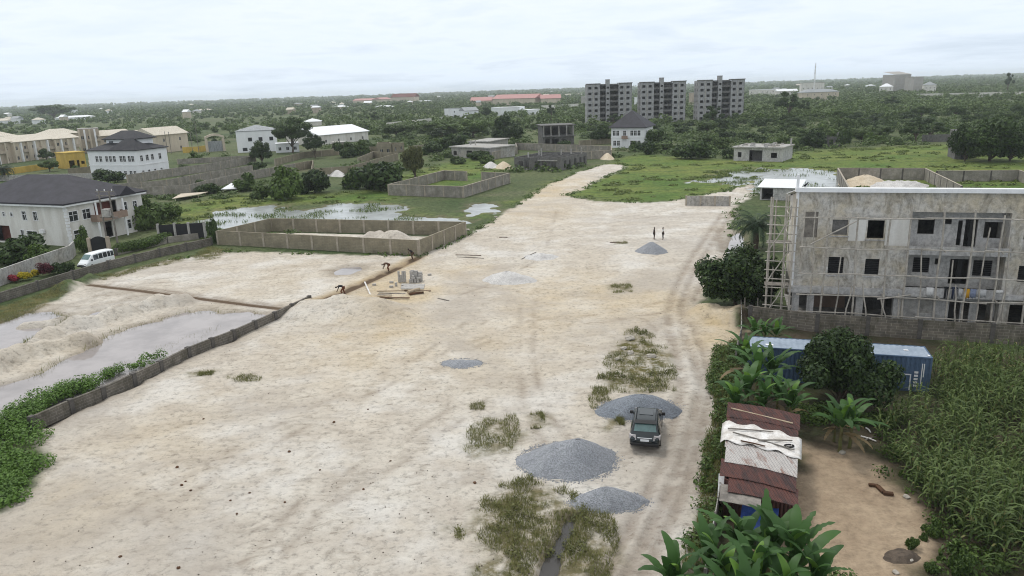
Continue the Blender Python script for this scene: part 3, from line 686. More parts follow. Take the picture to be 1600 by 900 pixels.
def house(name, label, O, ang, w, d, h, wallmat, roof=None, wins=(), cat='house', group=None, style='frame', t=.22, openings=(), trim=None, top=True):
    """O: front-left corner (world), ang: direction of the front; wins (face,u,z,w,h); openings are left empty"""
    root = empty(name, (O[0], O[1], 0), ang, label, cat, group)
    mb = MB()
    for f in 'frlb':
        L = w if f in 'fb' else d; P = face_map(f, w, d)
        ops = [(a[1], a[1] + a[3], a[2], a[2] + a[4]) for a in list(wins) + list(openings) if a[0] == f]
        if f in 'fb': wall_open(mb, P, 0, L, -.4, h, t, ops)
        else: wall_open(mb, P, t, L - t, -.4, h, t, ops)
    mb.build('wall', MT[wallmat], root)
    if openings or wins:
        fl = MB(); fl.box(t + .01, w - t - .01, t + .01, d - t - .01, 0.02, .06)
        if h > 4.5: fl.box(t + .01, w - t - .01, t + .01, d - t - .01, h / 2 - .1, h / 2 + .1)
        if top: fl.box(t + .01, w - t - .01, t + .01, d - t - .01, h - .12, h - .02)
        fl.build('floor_slab', MT['concrete_dark'], root)
    for f, u, z, ww, hh in wins: window(root, face_map(f, w, d), u, z, ww, hh, style)
    if roof:
        kind, rise, oh, mat = roof; rb = MB()
        if kind == 'hip': hip_roof(rb, 0, w, 0, d, h + .23, rise, oh)
        elif kind == 'gable': gable_roof(rb, 0, w, 0, d, h + .21, rise, oh, axis=0)
        elif kind == 'gable_y': gable_roof(rb, 0, w, 0, d, h + .21, rise, oh, axis=1)
        elif kind == 'flat': rb.box(-oh, w + oh, -oh, d + oh, h + .003, h + rise)
        elif kind == 'shed':
            rb.add([(-oh, -oh, h + .05), (w + oh, -oh, h + .05), (w + oh, d + oh, h + rise), (-oh, d + oh, h + rise), (-oh, -oh, h + .12), (w + oh, -oh, h + .12), (w + oh, d + oh, h + rise + .07), (-oh, d + oh, h + rise + .07)],
                   [(0, 3, 2, 1), (4, 5, 6, 7), (0, 1, 5, 4), (1, 2, 6, 5), (2, 3, 7, 6), (3, 0, 4, 7)])
        rb.build('roof', MT[mat], root)
    if trim:
        tb = MB()
        for z0, z1 in trim:
            tb.box(-.10, w + .10, -.10, -.003, z0, z1); tb.box(w + .003, w + .10, 0, d, z0, z1); tb.box(-.10, -.003, 0, d, z0, z1)
        tb.build('ledge', MT['white_trim'], root)
    return root
def rowwins(f, us, z, w, h): return [(f, u, z, w, h) for u in us]

# --- large white house with the black hip roof
a_l = math.atan2(-.365, .93)
cr = at(112, 385); LW, LD, LH = 24.0, 14.6, 6.5
ux = Vector((math.cos(a_l), math.sin(a_l)))
lh_o = cr - ux * LW
wl = [('f', LW - 14.2, 4.4, .55, .6), ('f', LW - 12.4, 4.4, .55, .6), ('f', LW - 9.7, 3.9, .9, 1.35), ('f', LW - 7.2, 3.9, .9, 1.35), ('f', LW - 10.8, .9, .7, 1.3), ('f', LW - 9.4, .6, 2.3, 1.5),
      ('f', LW - 19.5, 3.9, .9, 1.35), ('r', .5, 3.8, 1.5, 1.5), ('r', 2.9, 3.8, 1.4, 1.5), ('r', .8, .7, 1.8, 1.6), ('r', 10.4, 3.9, 1.0, 1.4), ('r', 10.4, .8, 1.2, 1.5), ('r', 12.6, 3.9, .8, 1.3)]
bighouse = house('house', 'large white two-storey house with broad black hip roof and quoined corners beside the lane', lh_o, a_l, LW, LD, LH, 'plaster_white', ('hip', 3.5, .7, 'roof_charcoal'), wl,
                 openings=[('r', 5.1, 3.45, 4.3, 2.5), ('r', 6.4, .1, 1.5, 2.6), ('f', LW - 17.2, 3.5, 1.6, 2.3), ('f', LW - 16.9, .2, 3.6, 2.6)])
tb = MB()
for k in range(13):         # quoins at the near corner
    z = .05 + k * .49; e = .42 if k % 2 else .30
    tb.box(LW - e, LW + .05, -.05, -.003, z, z + .40); tb.box(LW + .003, LW + .05, 0, e, z, z + .40)
tb.build('quoin', MT['white_trim'], bighouse)
tb = MB(); tb.box(-.62, LW + .62, -.62, -.3, LH - .28, LH - .003); tb.box(LW + .3, LW + .62, -.29, LD + .6, LH - .28, LH - .003); tb.build('cornice', MT['white_trim'], bighouse)
tb = MB(); tb.box(LW + .003, LW + 1.5, 4.2, 10.0, 3.15, 3.4); tb.box(LW + 1.35, LW + 1.5, 4.2, 10.0, 3.4, 4.25); tb.box(LW + .003, LW + 1.35, 4.2, 4.35, 3.4, 4.25); tb.box(LW + .003, LW + 1.35, 9.85, 10.0, 3.4, 4.25)
tb.build('balcony', MT['balcony_tan'], bighouse)
for v in (4.5, 9.6):
    tb = MB(); tb.tube([(LW + 1.2, v, -.2), (LW + 1.2, v, 3.14)], .17, 10); tb.build('column', MT['white_trim'], bighouse)
    tb = MB(); tb.tube([(LW + 1.2, v, 4.26), (LW + 1.2, v, LH - .29)], .15, 10); tb.build('column', MT['white_trim'], bighouse)
tb = MB(); tb.box(LW - 1.3, LW - 1.15, 5.2, 9.3, 3.46, 5.9); tb.build('balcony_back_wall', MT['brown_red'], bighouse)
tb = MB(); tb.box(LW - 17.3, LW - 13.2, 1.4, 1.5, .07, 2.8); tb.box(LW - 17.2, LW - 15.6, 1.4, 1.5, 3.4, 5.7); tb.build('porch_back_wall', MT['brown_red'], bighouse)
tb = MB(); tb.box(LW - 6.1, LW - 5.2, -.42, -.003, 1.9, 2.5); bevel(tb.build('air_conditioner', MT['white_trim'], bighouse), .03)
tb = MB(); gable_roof(tb, LW - 1.5, LW + .9, 9.6, 12.2, LH + .25, 1.3, .3, axis=0); tb.build('dormer_roof', MT['roof_charcoal'], bighouse)

# H-frame pole with transformer in front of it
def utility_pole(label, px, py, h, group=None, arm=True, name='utility_pole', r=.13):
    p = at(px, py); root = empty(name, (p.x, p.y, 0), RNG.uniform(0, 3), label, 'pole', group)
    mb = MB(); mb.tube([(0, 0, -.5), (RNG.uniform(-.08, .08), 0, h)], r, 7, r * .7); mb.build('pole', MT['wood_grey'], root)
    if arm:
        mb = MB(); mb.box(-.9, .9, -.06, .06, h - .5, h - .38); mb.build('crossarm', MT['wood_grey'], root)
        for x in (-.8, 0, .8): mb = MB(); mb.tube([(x, 0, h - .38), (x, 0, h - .16)], .05, 6); mb.build('insulator', MT['white_trim'], root)
    return root
p0 = at(178, 392)
tr = empty('transformer_pole', (p0.x, p0.y, 0), a_l + .2, 'twin grey poles carrying a transformer in front of the large house balcony', 'pole')
for x in (-.85, .85):
    mb = MB(); mb.tube([(x, 0, -.5), (x, 0, 9.0)], .15, 7, .11); mb.build('pole', MT['wood_grey'], tr)
for z in (5.0, 8.2, 8.8):
    mb = MB(); mb.box(-1.5, 1.5, .16, .28, z, z + .14); mb.build('crossarm', MT['wood_grey'], tr)
mb = MB(); mb.box(-.62, .62, -.45, .45, 5.15, 6.35); mb.box(-.75, -.63, -.3, .3, 5.3, 6.1); mb.box(.63, .75, -.3, .3, 5.3, 6.1); bevel(mb.build('transformer', MT['concrete'], tr), .05)
for x in (-1.2, 0, 1.2): mb = MB(); mb.tube([(x, .22, 8.95), (x, .22, 9.25)], .07, 6); mb.build('insulator', MT['white_trim'], tr)

# --- white house with two black roofs
o = at(144, 279); a2 = math.atan2(-.30, .95)
W2, D2 = 17.6, 12.0; c2o = V2(o)
th = house('house', 'white two-storey house with stepped black hip roofs, standing among plot walls', c2o, a2, W2, D2, 8.0, 'plaster_clean', ('hip', 2.5, .5, 'roof_black'),
           rowwins('f', (2.6, 4.0, 6.2, 7.6, 9.0, 11.4, 12.6, 14.4, 15.6), 4.9, .95, 1.6) + rowwins('f', (2.4, 6.2, 7.7, 10.2, 12.2, 14.2, 15.6), .9, .95, 1.3) + rowwins('r', (1.2, 3.4, 5.4, 8.4), 4.9, 1.0, 1.6) + rowwins('r', (1.2, 3.4, 5.8, 8.4), .9, .8, 1.3),
           trim=[(3.7, 3.95)])
rb = MB(); rb.box(3.5, 14.5, 4.0, 10.5, 8.6, 11.0); rb.build('upper_wall', MT['plaster_clean'], th)
rb = MB(); hip_roof(rb, 3.2, 14.8, 3.7, 10.8, 11.2, 2.2, .5); rb.build('upper_roof', MT['roof_black'], th)
rb = MB(); pbox(rb, face_map('f', W2, D2), 4.6, 6.0, 3.9, 3.998, 9.3, 10.5); rb.build('upper_window', MT['glass_dark'], th)
# porch gate-front roof: right hand cross gable
rb = MB(); hip_roof(rb, 8.4, 17.4, .2, 6.0, 8.26, 2.9, .55); rb.build('front_roof', MT['roof_black'], th)

# --- rows of beige houses far left
def win2(w, n, h, z1=.9, z2=None, ww=.95, hh=1.3, f='f'):
    us = [w * (i + .5) / n - ww / 2 for i in range(n)]
    z2 = z2 or h / 2 + .9
    return rowwins(f, us, z1, ww, hh) + rowwins(f, us, z2, ww, hh)
def pxhouse(name, label, pl, pr, d, h, wm, roof, nwin=4, nside=2, cat='house', group=None, storeys=2, cols=0, **kw):
    a, b = at(*pl), at(*pr); w = (b - a).length; an = math.atan2(b.y - a.y, b.x - a.x)
    wins = []
    if storeys == 2:
        if nwin: wins += win2(w, nwin, h)
        if nside: wins += win2(d, nside, h, f='r') + win2(d, nside, h, f='l')
    elif storeys == 1:
        if nwin: wins += rowwins('f', [w * (i + .5) / nwin - .5 for i in range(nwin)], .9, 1.0, 1.2)
        if nside: wins += rowwins('r', [d * (i + .5) / nside - .5 for i in range(nside)], .9, 1.0, 1.2)
    r = house(name, label, a, an, w, d, h, wm, roof, wins, cat, group, 'plain', **kw)
    for i in range(cols):
        x = w * (i + .5) / cols; mb = MB(); mb.box(x - w / cols * .5, x - w / cols * .5 + .7, -.75, -.003, -.3, h - .2); mb.build('column', MT['white_trim' if i % 2 else 'plaster_cream'], r)
        if i % 2: mb = MB(); mb.box(x - w / cols * .5 + .72, x + w / cols * .5 - .02, -1.0, -.003, h / 2 - .15, h / 2 + .05); mb.box(x - w / cols * .5 + .72, x + w / cols * .5 - .02, -1.0, -.88, h / 2 + .053, h / 2 + .95); mb.build('balcony', MT['plaster_beige'], r)
    return r
G1 = 'beige terraced houses'
pxhouse('terraced_house', 'beige terraced house with tan roof at the picture edge, behind the yellow wall', (-40, 262), (22, 254), 12, 8.0, 'plaster_beige', ('gable', 2.2, .6, 'roof_tan'), 4, 2, group=G1, cols=5)
pxhouse('terraced_house', 'beige terraced house with white corner strips and tan roof behind the yellow wall', (24, 254), (86, 246), 12, 7.6, 'plaster_cream', ('gable', 2.2, .6, 'roof_tan'), 5, 2, group=G1, cols=6)
pxhouse('terraced_house', 'cream terraced house with upstairs balcony next to the yellow gatehouse', (88, 246), (126, 242), 12, 7.4, 'plaster_cream', ('gable', 2.0, .6, 'roof_tan'), 3, 2, group=G1, cols=4)
pxhouse('terraced_house', 'brown narrow unfinished tower house between the beige terraces', (128, 240), (160, 238), 10, 10.5, 'plaster_beige', ('flat', .25, .1, 'concrete'), 3, 2, group=G1, cols=4)
pxhouse('terraced_house', 'low tan roofed house behind the first terrace at the picture edge', (-30, 236), (30, 232), 12, 6.5, 'plaster_beige', ('hip', 2.2, .6, 'roof_tan'), 4, 0, group=G1)
pxhouse('terraced_house', 'wide tan roofed house behind the cream terraced house', (66, 231), (128, 227), 12, 6.5, 'plaster_beige', ('hip', 2.4, .6, 'roof_tan'), 4, 0, group=G1)
pxhouse('terraced_house', 'beige house with white-edged roof behind the black roofed white house', (160, 238), (212, 233), 12, 7.0, 'plaster_beige', ('gable', 2.2, .6, 'roof_tan'), 4, 0, group=G1)
pxhouse('terraced_house', 'small beige house with grey panel roof left of the pink gabled house', (208, 236), (242, 233), 10, 6.6, 'plaster_beige', ('hip', 2.2, .6, 'roof_tan'), 3, 0, group=G1)
pxhouse('gabled_house', 'pinkish beige house with pale gabled roof beside twin poles', (246, 240), (296, 234), 12, 7.4, 'plaster_cream', ('gable', 3.0, .6, 'roof_tan'), 2, 2)
gh = pxhouse('gatehouse', 'bright yellow gatehouse with dark openings between terrace and white house', (106, 264), (136, 261), 7, 5.2, 'plaster_yellow', ('flat', .3, .2, 'plaster_yellow'), 0, 0, cat='gatehouse', openings=[('f', .8, .1, 1.8, 2.6), ('f', 3.4, .1, .8, 2.6), ('f', 4.8, 1.2, 1.2, 1.0)])
compound_wall('yellow_wall', 'long yellow boundary wall in front of the beige terraces', [[at(-40, 276), at(20, 272), at(84, 263)]], 2.0, 'plaster_yellow', None, t=.25)
compound_wall('yellow_wall', 'yellow boundary wall beside the arched gate', [[at(286, 239), at(310, 238), at(334, 234)]], 2.4, 'plaster_yellow', None, t=.25)
compound_wall('garden_wall', 'pale wall along the road behind the large black roof', [[at(-40, 284), at(60, 281), at(146, 279)]], 1.6, 'concrete', None, t=.25)
compound_wall('garden_wall', 'brown block wall between the yellow gatehouse and the white house', [[at(108, 277), at(144, 273), at(140, 262)]], 2.6, 'block_tan', None, t=.25)
# arched gate
p = at(323, 238); q = at(353, 236); ag = empty('arched_gate', (p.x, p.y, 0), math.atan2((q - p).y, (q - p).x), 'cream arched gateway over a grey-green gate beside the yellow wall', 'gateway')
wd = (q - p).length; mb = MB(); mb.box(0, .9, 0, 1.2, 0, 5.6); mb.box(wd - .9, wd, 0, 1.2, 0, 5.6); mb.build('pillar', MT['plaster_cream'], ag)
mb = MB(); n = 10
arc = [(wd * i / n, 5.6 + 1.1 * math.sin(PI * i / n)) for i in range(n + 1)]
for (x0, z0), (x1, z1) in zip(arc[:-1], arc[1:]):
    mb.add([(x0, 0, z0 - .9 if 0 else z0 - .1), (x1, 0, z1 - .1), (x1, 1.2, z1 - .1), (x0, 1.2, z0 - .1), (x0, 0, z0 + .8), (x1, 0, z1 + .8), (x1, 1.2, z1 + .8), (x0, 1.2, z0 + .8)], [(0, 3, 2, 1), (4, 5, 6, 7), (0, 1, 5, 4), (2, 3, 7, 6), (1, 2, 6, 5), (3, 0, 4, 7)])
mb.build('arch', MT['plaster_cream'], ag)
mb = MB(); mb.box(.95, wd - .95, .5, .6, .1, 4.4); mb.build('gate_panel', MT['roof_grey'], ag)
# white blocks in the middle distance
wb = pxhouse('white_building', 'plain white two-storey building with grey roof and small dark windows beside the spreading tree', (372, 239), (432, 236), 16, 8.4, 'plaster_clean', ('hip', 2.0, .2, 'roof_grey'), 0, 0, cat='building')
for u in (4.5, 8.6, 12.8):
    mb = MB(); pbox(mb, lambda a, b, c: (a, b, c), u, u + 1.5, -.04, -.003, 4.4, 5.9); mb.build('window', MT['glass_dark'], wb)
for u in (2.0, 6.2, 10.5):
    mb = MB(); pbox(mb, lambda a, b, c: (a, b, c), u, u + 1.8, -.04, -.003, .6, 1.9); mb.build('window', MT['glass_dark'], wb)
pxhouse('white_building', 'low white annex of two windows under the spreading tree', (432, 239), (468, 237), 8, 3.4, 'plaster_clean', ('flat', .2, .1, 'roof_white'), 3, 0, storeys=1, cat='building')
pxhouse('warehouse', 'long low warehouse with bright white metal roof behind the spreading tree', (500, 227), (576, 219), 22, 4.2, 'plaster_white', ('gable', 3.2, .6, 'roof_white'), 4, 0, storeys=1, cat='warehouse')
pxhouse('outbuilding', 'small grey block outbuilding with dark openings near the spreading tree', (520, 236), (540, 235), 7, 3.2, 'block_grey', ('flat', .2, .1, 'concrete'), 2, 1, storeys=1, cat='building')
pxhouse('brick_shell', 'roofless brown brick shell behind the walled plot, next to the white-roof warehouse', (592, 243), (612, 242), 8, 4.2, 'block_tan', None, 2, 1, storeys=1, cat='building', top=False)
pxhouse('brick_shell', 'roofless tan brick shell left of the leaning willow tree', (614, 240), (632, 237), 7, 3.4, 'block_tan', None, 2, 1, storeys=1, cat='building', top=False)
pxhouse('white_building', 'small white two-part house with grey roofs far behind the meadow, left of a round tree', (706, 186), (724, 185), 12, 8, 'plaster_clean', ('flat', .3, .2, 'roof_grey'), 2, 0, cat='building')
pxhouse('white_building', 'white house with pale sloping roof beside the round dark tree', (727, 187), (748, 186), 14, 6.5, 'plaster_clean', ('gable', 2.5, .4, 'roof_grey'), 2, 0, cat='building')
pxhouse('white_building', 'long white building with a dark strip window before the pink roofs', (768, 181), (812, 180), 16, 6.5, 'plaster_clean', ('flat', .4, .2, 'roof_white'), 3, 0, cat='building', storeys=1)
pxhouse('white_building', 'low pale shed with long roof right of the white strip-window building', (816, 180), (850, 178), 14, 4, 'plaster_clean', ('flat', .3, .2, 'roof_white'), 0, 0, cat='building')
compound_wall('white_wall', 'long white boundary wall crossing the far scrub before the small white houses', [[at(604, 199), at(660, 193), at(705, 187)]], 3.0, 'plaster_white', None, t=.4)
compound_wall('white_wall', 'short white boundary wall right of the white-roof warehouse', [[at(545, 203), at(590, 200)]], 3.0, 'plaster_white', None, t=.4)
compound_wall('white_wall', 'far pale wall and sheds in front of the pink roofs', [[at(846, 171), at(905, 168)]], 4.0, 'plaster_white', None, t=.5)
compound_wall('white_wall', 'thin white far wall in the scrub right of the tall grey hall', [[at(1430, 153), at(1600, 150), at(1680, 149)]], 4.0, 'plaster_white', None, t=.5)

# pink roofed estate, far
for i, (a, b, hh, rs, lb) in enumerate([((552, 163), (592, 162), 8, 4, 'far long building with faded pink roof at the left end of the estate'), ((596, 162), (612, 161), 9, 4, 'far pink roofed building in the middle of the left estate'),
                                     ((612, 162), (648, 161), 13, 7, 'far tall pink building with dark red roof on the horizon'), ((736, 166), (768, 165), 7, 5, 'far low pink roofed hall at the left of the row'),
                                     ((770, 165), (836, 164), 9, 5.5, 'far longest pink roofed hall in the row before the apartment blocks'), ((846, 164), (876, 163), 8, 5, 'far small pink roofed hall nearest the apartment blocks')]):
    pxhouse('pink_roof_hall', lb, a, b, 22, hh, 'plaster_cream', ('gable', rs, 1.0, 'roof_pink' if i != 2 else 'brown_red'), 0, 0, cat='hall', group='pink roofed halls')

# white house with the steep dark hip roof
o = at(955, 231); b = at(1007, 231)
fh = house('house', 'white two-storey house with tall dark pyramid roof, beyond the causeway', o, math.atan2(b.y - o.y, b.x - o.x), (b - o).length, 13, 7.0, 'plaster_clean', ('hip', 5.6, .9, 'roof_charcoal'),
           rowwins('f', (.6, 1.9, 4.4, 7.0, 8.3, 9.6), 4.3, .95, 1.7) + rowwins('f', (.8, 2.2, 7.0, 8.3, 9.6), .8, .95, 1.7) + rowwins('r', (2, 5, 8.5), 4.3, 1, 1.6), trim=[(3.45, 3.75)])
mb = MB(); mb.box(4.0, 6.2, -.9, -.003, 3.2, 3.45); mb.box(4.0, 6.2, -.9, -.8, 3.45, 4.3); mb.build('balcony', MT['balcony_tan'], fh)
for x in (4.15, 6.05): mb = MB(); mb.tube([(x, -.75, 0), (x, -.75, 3.19)], .13, 8); mb.build('column', MT['white_trim'], fh)

# unfinished shells
def shell(name, label, pl, pr, d, h, mat, ops, top=True, cat='building'):
    a, b = at(*pl), at(*pr); w = (b - a).length
    r = house(name, label, a, math.atan2(b.y - a.y, b.x - a.x), w, d, h, mat, None, (), cat, None, top=top, openings=[(f, u * (w if f in 'fb' else d), z, ww, hh) for f, u, z, ww, hh in ops])
    return r, w
sh, w_ = shell('unfinished_house', 'single-storey dark grey block shell with column stubs, open to the sky on the meadow', (804, 265), (876, 267), 17, 3.4, 'concrete_dark',
               [('f', .10, .6, 1.3, 1.8), ('f', .24, .1, 1.1, 2.4), ('f', .45, .6, 1.5, 1.8), ('f', .6, .6, 1.5, 1.8), ('f', .8, .6, 1.4, 1.8), ('r', .12, .5, 1.6, 2.), ('r', .3, .1, 1.2, 2.4), ('r', .5, .5, 1.6, 2.), ('r', .7, .5, 1.6, 2.), ('r', .88, .5, 1.2, 2.)], top=False)
mb = MB()
for x in (3.5, 7.2, 10.6): mb.box(x, x + .2, 1, 16.4, .1, 3.2)
for y in (5., 9., 13.): mb.box(.3, w_ - .3, y, y + .2, .1, 3.25)
mb.build('inner_wall', MT['concrete_dark'], sh)
for x, y, hh in ((3.4, 1.5, 4.6), (4.1, 8, 5.2), (9.6, 9.4, 4.8), (10.5, 14, 4.6), (w_ - .7, 14.5, 5.0), (1.2, 12, 4.4)):
    mb = MB(); mb.box(x, x + .3, y, y + .3, .1, hh); mb.build('column_stub', MT['concrete'], sh)
mb = MB(); mb.box(7.5, w_ - .9, -.35, -.003, 2.55, 2.8); mb.build('lintel', MT['concrete'], sh)
sh, w_ = shell('unfinished_house', 'two-storey brown unfinished shell with open upper floor behind the grey shell', (848, 229), (897, 227), 12, 7.6, 'concrete_dark',
               [('f', .05, 4.2, 2.3, 2.8), ('f', .24, 4.2, 3.6, 2.8), ('f', .56, 4.2, 2.2, 2.8), ('f', .78, 4.2, 1.6, 2.8), ('f', .08, .1, 1.8, 2.6), ('f', .3, .1, 2.6, 2.6), ('f', .6, .8, 1.6, 1.6), ('r', .1, 4.2, 2, 2.8), ('r', .4, 4.2, 2, 2.8), ('r', .7, 4.2, 2, 2.8)])
mb = MB(); mb.box(-.5, w_ + .5, -.9, -.003, 3.5, 3.8); mb.box(-.6, w_ + .6, -.8, 12.6, 7.61, 7.9); mb.build('slab', MT['concrete_dark'], sh)
for x in (.3, w_ * .25, w_ * .5, w_ * .75, w_ - .6): mb = MB(); mb.box(x, x + .3, -.8, -.5, 3.8, 7.6); mb.build('column', MT['concrete'], sh)
sh, w_ = shell('unfinished_bungalow', 'low grey flat-roofed bungalow with two wings, half hidden by bushes left of the shells', (706, 246), (766, 249), 12, 3.4, 'concrete', [('f', .05, .8, 1.6, 1.4), ('f', .4, .1, 2.5, 2.4), ('f', .75, .6, 1.6, 1.8)])
mb = MB(); mb.box(-.5, w_ + .5, -.6, 12.5, 3.41, 3.75); mb.build('roof_slab', MT['concrete'], sh)
for x in (3, 5.2): mb = MB(); mb.box(x, x + .3, 6, 6.3, 3.76, 5.6); mb.build('column_stub', MT['concrete'], sh)
sh, w_ = shell('unfinished_bungalow', 'small grey flat-roofed annex touching the trees behind the bungalow', (764, 238), (794, 232), 8, 3.6, 'concrete', [('f', .2, .7, 1.4, 1.5), ('f', .6, .7, 1.4, 1.5)])
mb = MB(); mb.box(-.4, w_ + .4, -.5, 8.4, 3.61, 3.9); mb.build('roof_slab', MT['concrete'], sh)
sh, w_ = shell('unfinished_bungalow', 'grey unfinished bungalow with rubble on its flat roof, standing in meadow water', (1146, 251), (1221, 253), 11, 3.6, 'render_grey', [('f', .09, 1.0, 1.0, 1.4), ('f', .33, .1, 3.6, 2.9), ('f', .78, 1.0, 1.6, 1.4)])
mb = MB(); mb.box(-.4, w_ + .4, -.6, 11.5, 3.61, 3.95); mb.build('roof_slab', MT['concrete'], sh)
mb = MB()
for k in range(26):
    x, y, s = RNG.uniform(0, w_ - 1), RNG.uniform(0, 10), RNG.uniform(.2, .6); mb.box(x, x + s * 2, y, y + s, 3.953, 3.955 + s)
mb.build('rubble', MT['concrete'], sh)
mb = MB(); mb.box(w_ - .3, w_ + .1, 9, 9.3, 3.96, 5.8); mb.build('column_stub', MT['concrete'], sh)
mb = MB(); mb.box(w_ * .33, w_ * .33 + 4.2, 2.5, 2.6, .07, 3.3); mb.build('porch_back_wall', MT['concrete_dark'], sh)
sh, w_ = shell('ruin', 'small dark roofless ruin at the scrub edge beyond the meadow', (1284, 229), (1312, 229), 7, 3.2, 'concrete_dark', [('f', .4, .1, 1.2, 2.2), ('f', .75, .8, 1.0, 1.2)], top=False)
mb = MB(); mb.box(w_ * .82, w_ * .82 + .3, .5, .8, 0, 4.6); mb.build('column_stub', MT['concrete'], sh)
sh, w_ = shell('ruin', 'tall grey shell swallowed by dark creepers at the meadow edge', (1491, 249), (1512, 249), 9, 7.2, 'concrete_dark', [('f', .1, 5, .9, 1.4), ('f', .45, 5, 1.0, 1.6), ('f', .1, 1.2, .9, 1.4), ('f', .45, .2, 1.0, 2.2)])
compound_wall('block_wall', 'low broken wall behind the meadow left of the overgrown shell', [[at(1440, 222), at(1495, 221)]], 2.4, 'concrete_dark', None, t=.3)
# white roofed shed behind the palm
s0, s1 = at(1187, 312), at(1246, 314)
shd = house('shed', 'small open shed with flat white metal roof beyond the palm', s0, math.atan2((s1 - s0).y, (s1 - s0).x), (s1 - s0).length, 8.5, 2.3, 'render_grey', ('shed', .5, .5, 'roof_white'), (), 'shed', None, openings=[('f', .3, .05, 2.0, 2.1), ('f', 5.4, .9, 1.0, 1.0)])

# --- apartment blocks (unfinished, seven storeys)
def apartment(px, py, dist, wpx, label):
    fh = 3.35
    c = at(px, py); k = dist / c.y; c = c * k
    W, D, N = 28.2, 13.0, 7
    root = empty('apartment_block', (c.x, c.y, 0), -.02, label, 'apartment block', 'unfinished apartment blocks'); root.scale = (.925, .925, .945)
    H_ = N * fh; wing = 8.3
    for s in (0, 1):
        x0 = 0 if s == 0 else W - wing
        ops = [(u, u + 1.9, f * fh + 1.0, f * fh + 2.5) for f in range(N) for u in (1.0, 4.9)]
        mb = MB(); wall_open(mb, lambda u, v, z: (x0 + u, v, z), 0, wing, -1, H_ + .6, .25, ops)
        sops = [(u, u + 1.5, f * fh + 1.0, f * fh + 2.5) for f in range(N) for u in (2.5, 8)]
        wall_open(mb, (lambda u, v, z: (v, D - u, z)) if s == 0 else (lambda u, v, z: (W - v, u, z)), 0, D - .25, -1, H_ + .6, .25, sops)
        mb.box(x0 + (wing - .2 if s == 0 else 0), x0 + (wing if s == 0 else .2), .26, 5, -1, H_)
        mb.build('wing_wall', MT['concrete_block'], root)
        mb = MB(); mb.box(x0 - .3, x0 + wing + .3, -.35, 4.9, H_ + .61, H_ + 1.1); mb.build('roof_slab', MT['concrete_dark'], root)
        mb = MB(); mb.box(x0 + wing * .46, x0 + wing * .46 + .5, -.18, -.003, -1, H_ + .6); mb.build('pilaster', MT['concrete'], root)
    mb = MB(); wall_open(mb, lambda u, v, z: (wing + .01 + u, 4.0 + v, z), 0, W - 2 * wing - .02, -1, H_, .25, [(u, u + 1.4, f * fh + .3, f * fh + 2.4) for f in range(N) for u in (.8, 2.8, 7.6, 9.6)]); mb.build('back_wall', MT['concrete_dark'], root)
    mb = MB()
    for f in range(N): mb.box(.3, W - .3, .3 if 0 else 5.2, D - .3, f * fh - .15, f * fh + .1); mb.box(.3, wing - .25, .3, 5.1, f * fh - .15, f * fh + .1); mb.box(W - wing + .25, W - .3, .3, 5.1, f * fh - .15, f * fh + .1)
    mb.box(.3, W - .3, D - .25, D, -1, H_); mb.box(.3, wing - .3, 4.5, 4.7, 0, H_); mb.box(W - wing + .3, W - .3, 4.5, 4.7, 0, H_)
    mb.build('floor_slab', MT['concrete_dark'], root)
    bal = None; sx = W * .425
    for f in range(1, N + 1):
        for x0, x1 in ((wing + .02, sx - .05), (sx + 2.45, W - wing - .02)):
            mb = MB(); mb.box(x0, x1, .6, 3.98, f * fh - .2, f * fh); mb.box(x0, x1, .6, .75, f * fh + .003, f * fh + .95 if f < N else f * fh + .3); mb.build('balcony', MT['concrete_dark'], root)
    mb = MB(); wall_open(mb, lambda u, v, z: (sx + u, .1 + v, z), 0, 2.4, -1, H_ + 3.0, .25, [(.5, 1.9, f * fh + 1.2, f * fh + 2.3) for f in range(N)]); mb.box(sx, sx + .25, .36, 3.9, -1, H_ + 3.0); mb.box(sx + 2.15, sx + 2.4, .36, 3.9, -1, H_ + 3.0); mb.box(sx - .1, sx + 2.5, 0, 4.1, H_ + 3.003, H_ + 3.3)
    mb.build('stair_tower', MT['concrete_block'], root)
    mb = MB(); mb.box(wing + .4, W - wing - .4, 1, D, H_ + .31, H_ + .6); mb.build('roof_slab', MT['concrete_dark'], root)
    return root
apartment(917, 190, 440, 74, 'unfinished grey apartment block nearest the pink roofed halls')
apartment(1000.5, 187, 440, 74, 'unfinished grey apartment block standing between two like it')
apartment(1090.5, 184, 437, 74, 'unfinished grey apartment block nearest the telecom mast')
pxhouse('far_building', 'pale plain building glimpsed between the middle and last apartment blocks', (1076, 168), (1090, 168), 12, 13, 'plaster_beige', ('flat', .4, .2, 'concrete'), 0, 0, cat='building')
pxhouse('far_building', 'white narrow building glimpsed between the first two apartment blocks', (991, 166), (999, 166), 12, 9, 'plaster_clean', ('flat', .4, .2, 'roof_white'), 0, 0, cat='building')
pxhouse('far_building', 'grey low building touching the first apartment block from behind', (908, 164), (920, 164), 12, 10, 'concrete', ('flat', .4, .2, 'concrete'), 0, 0, cat='building')

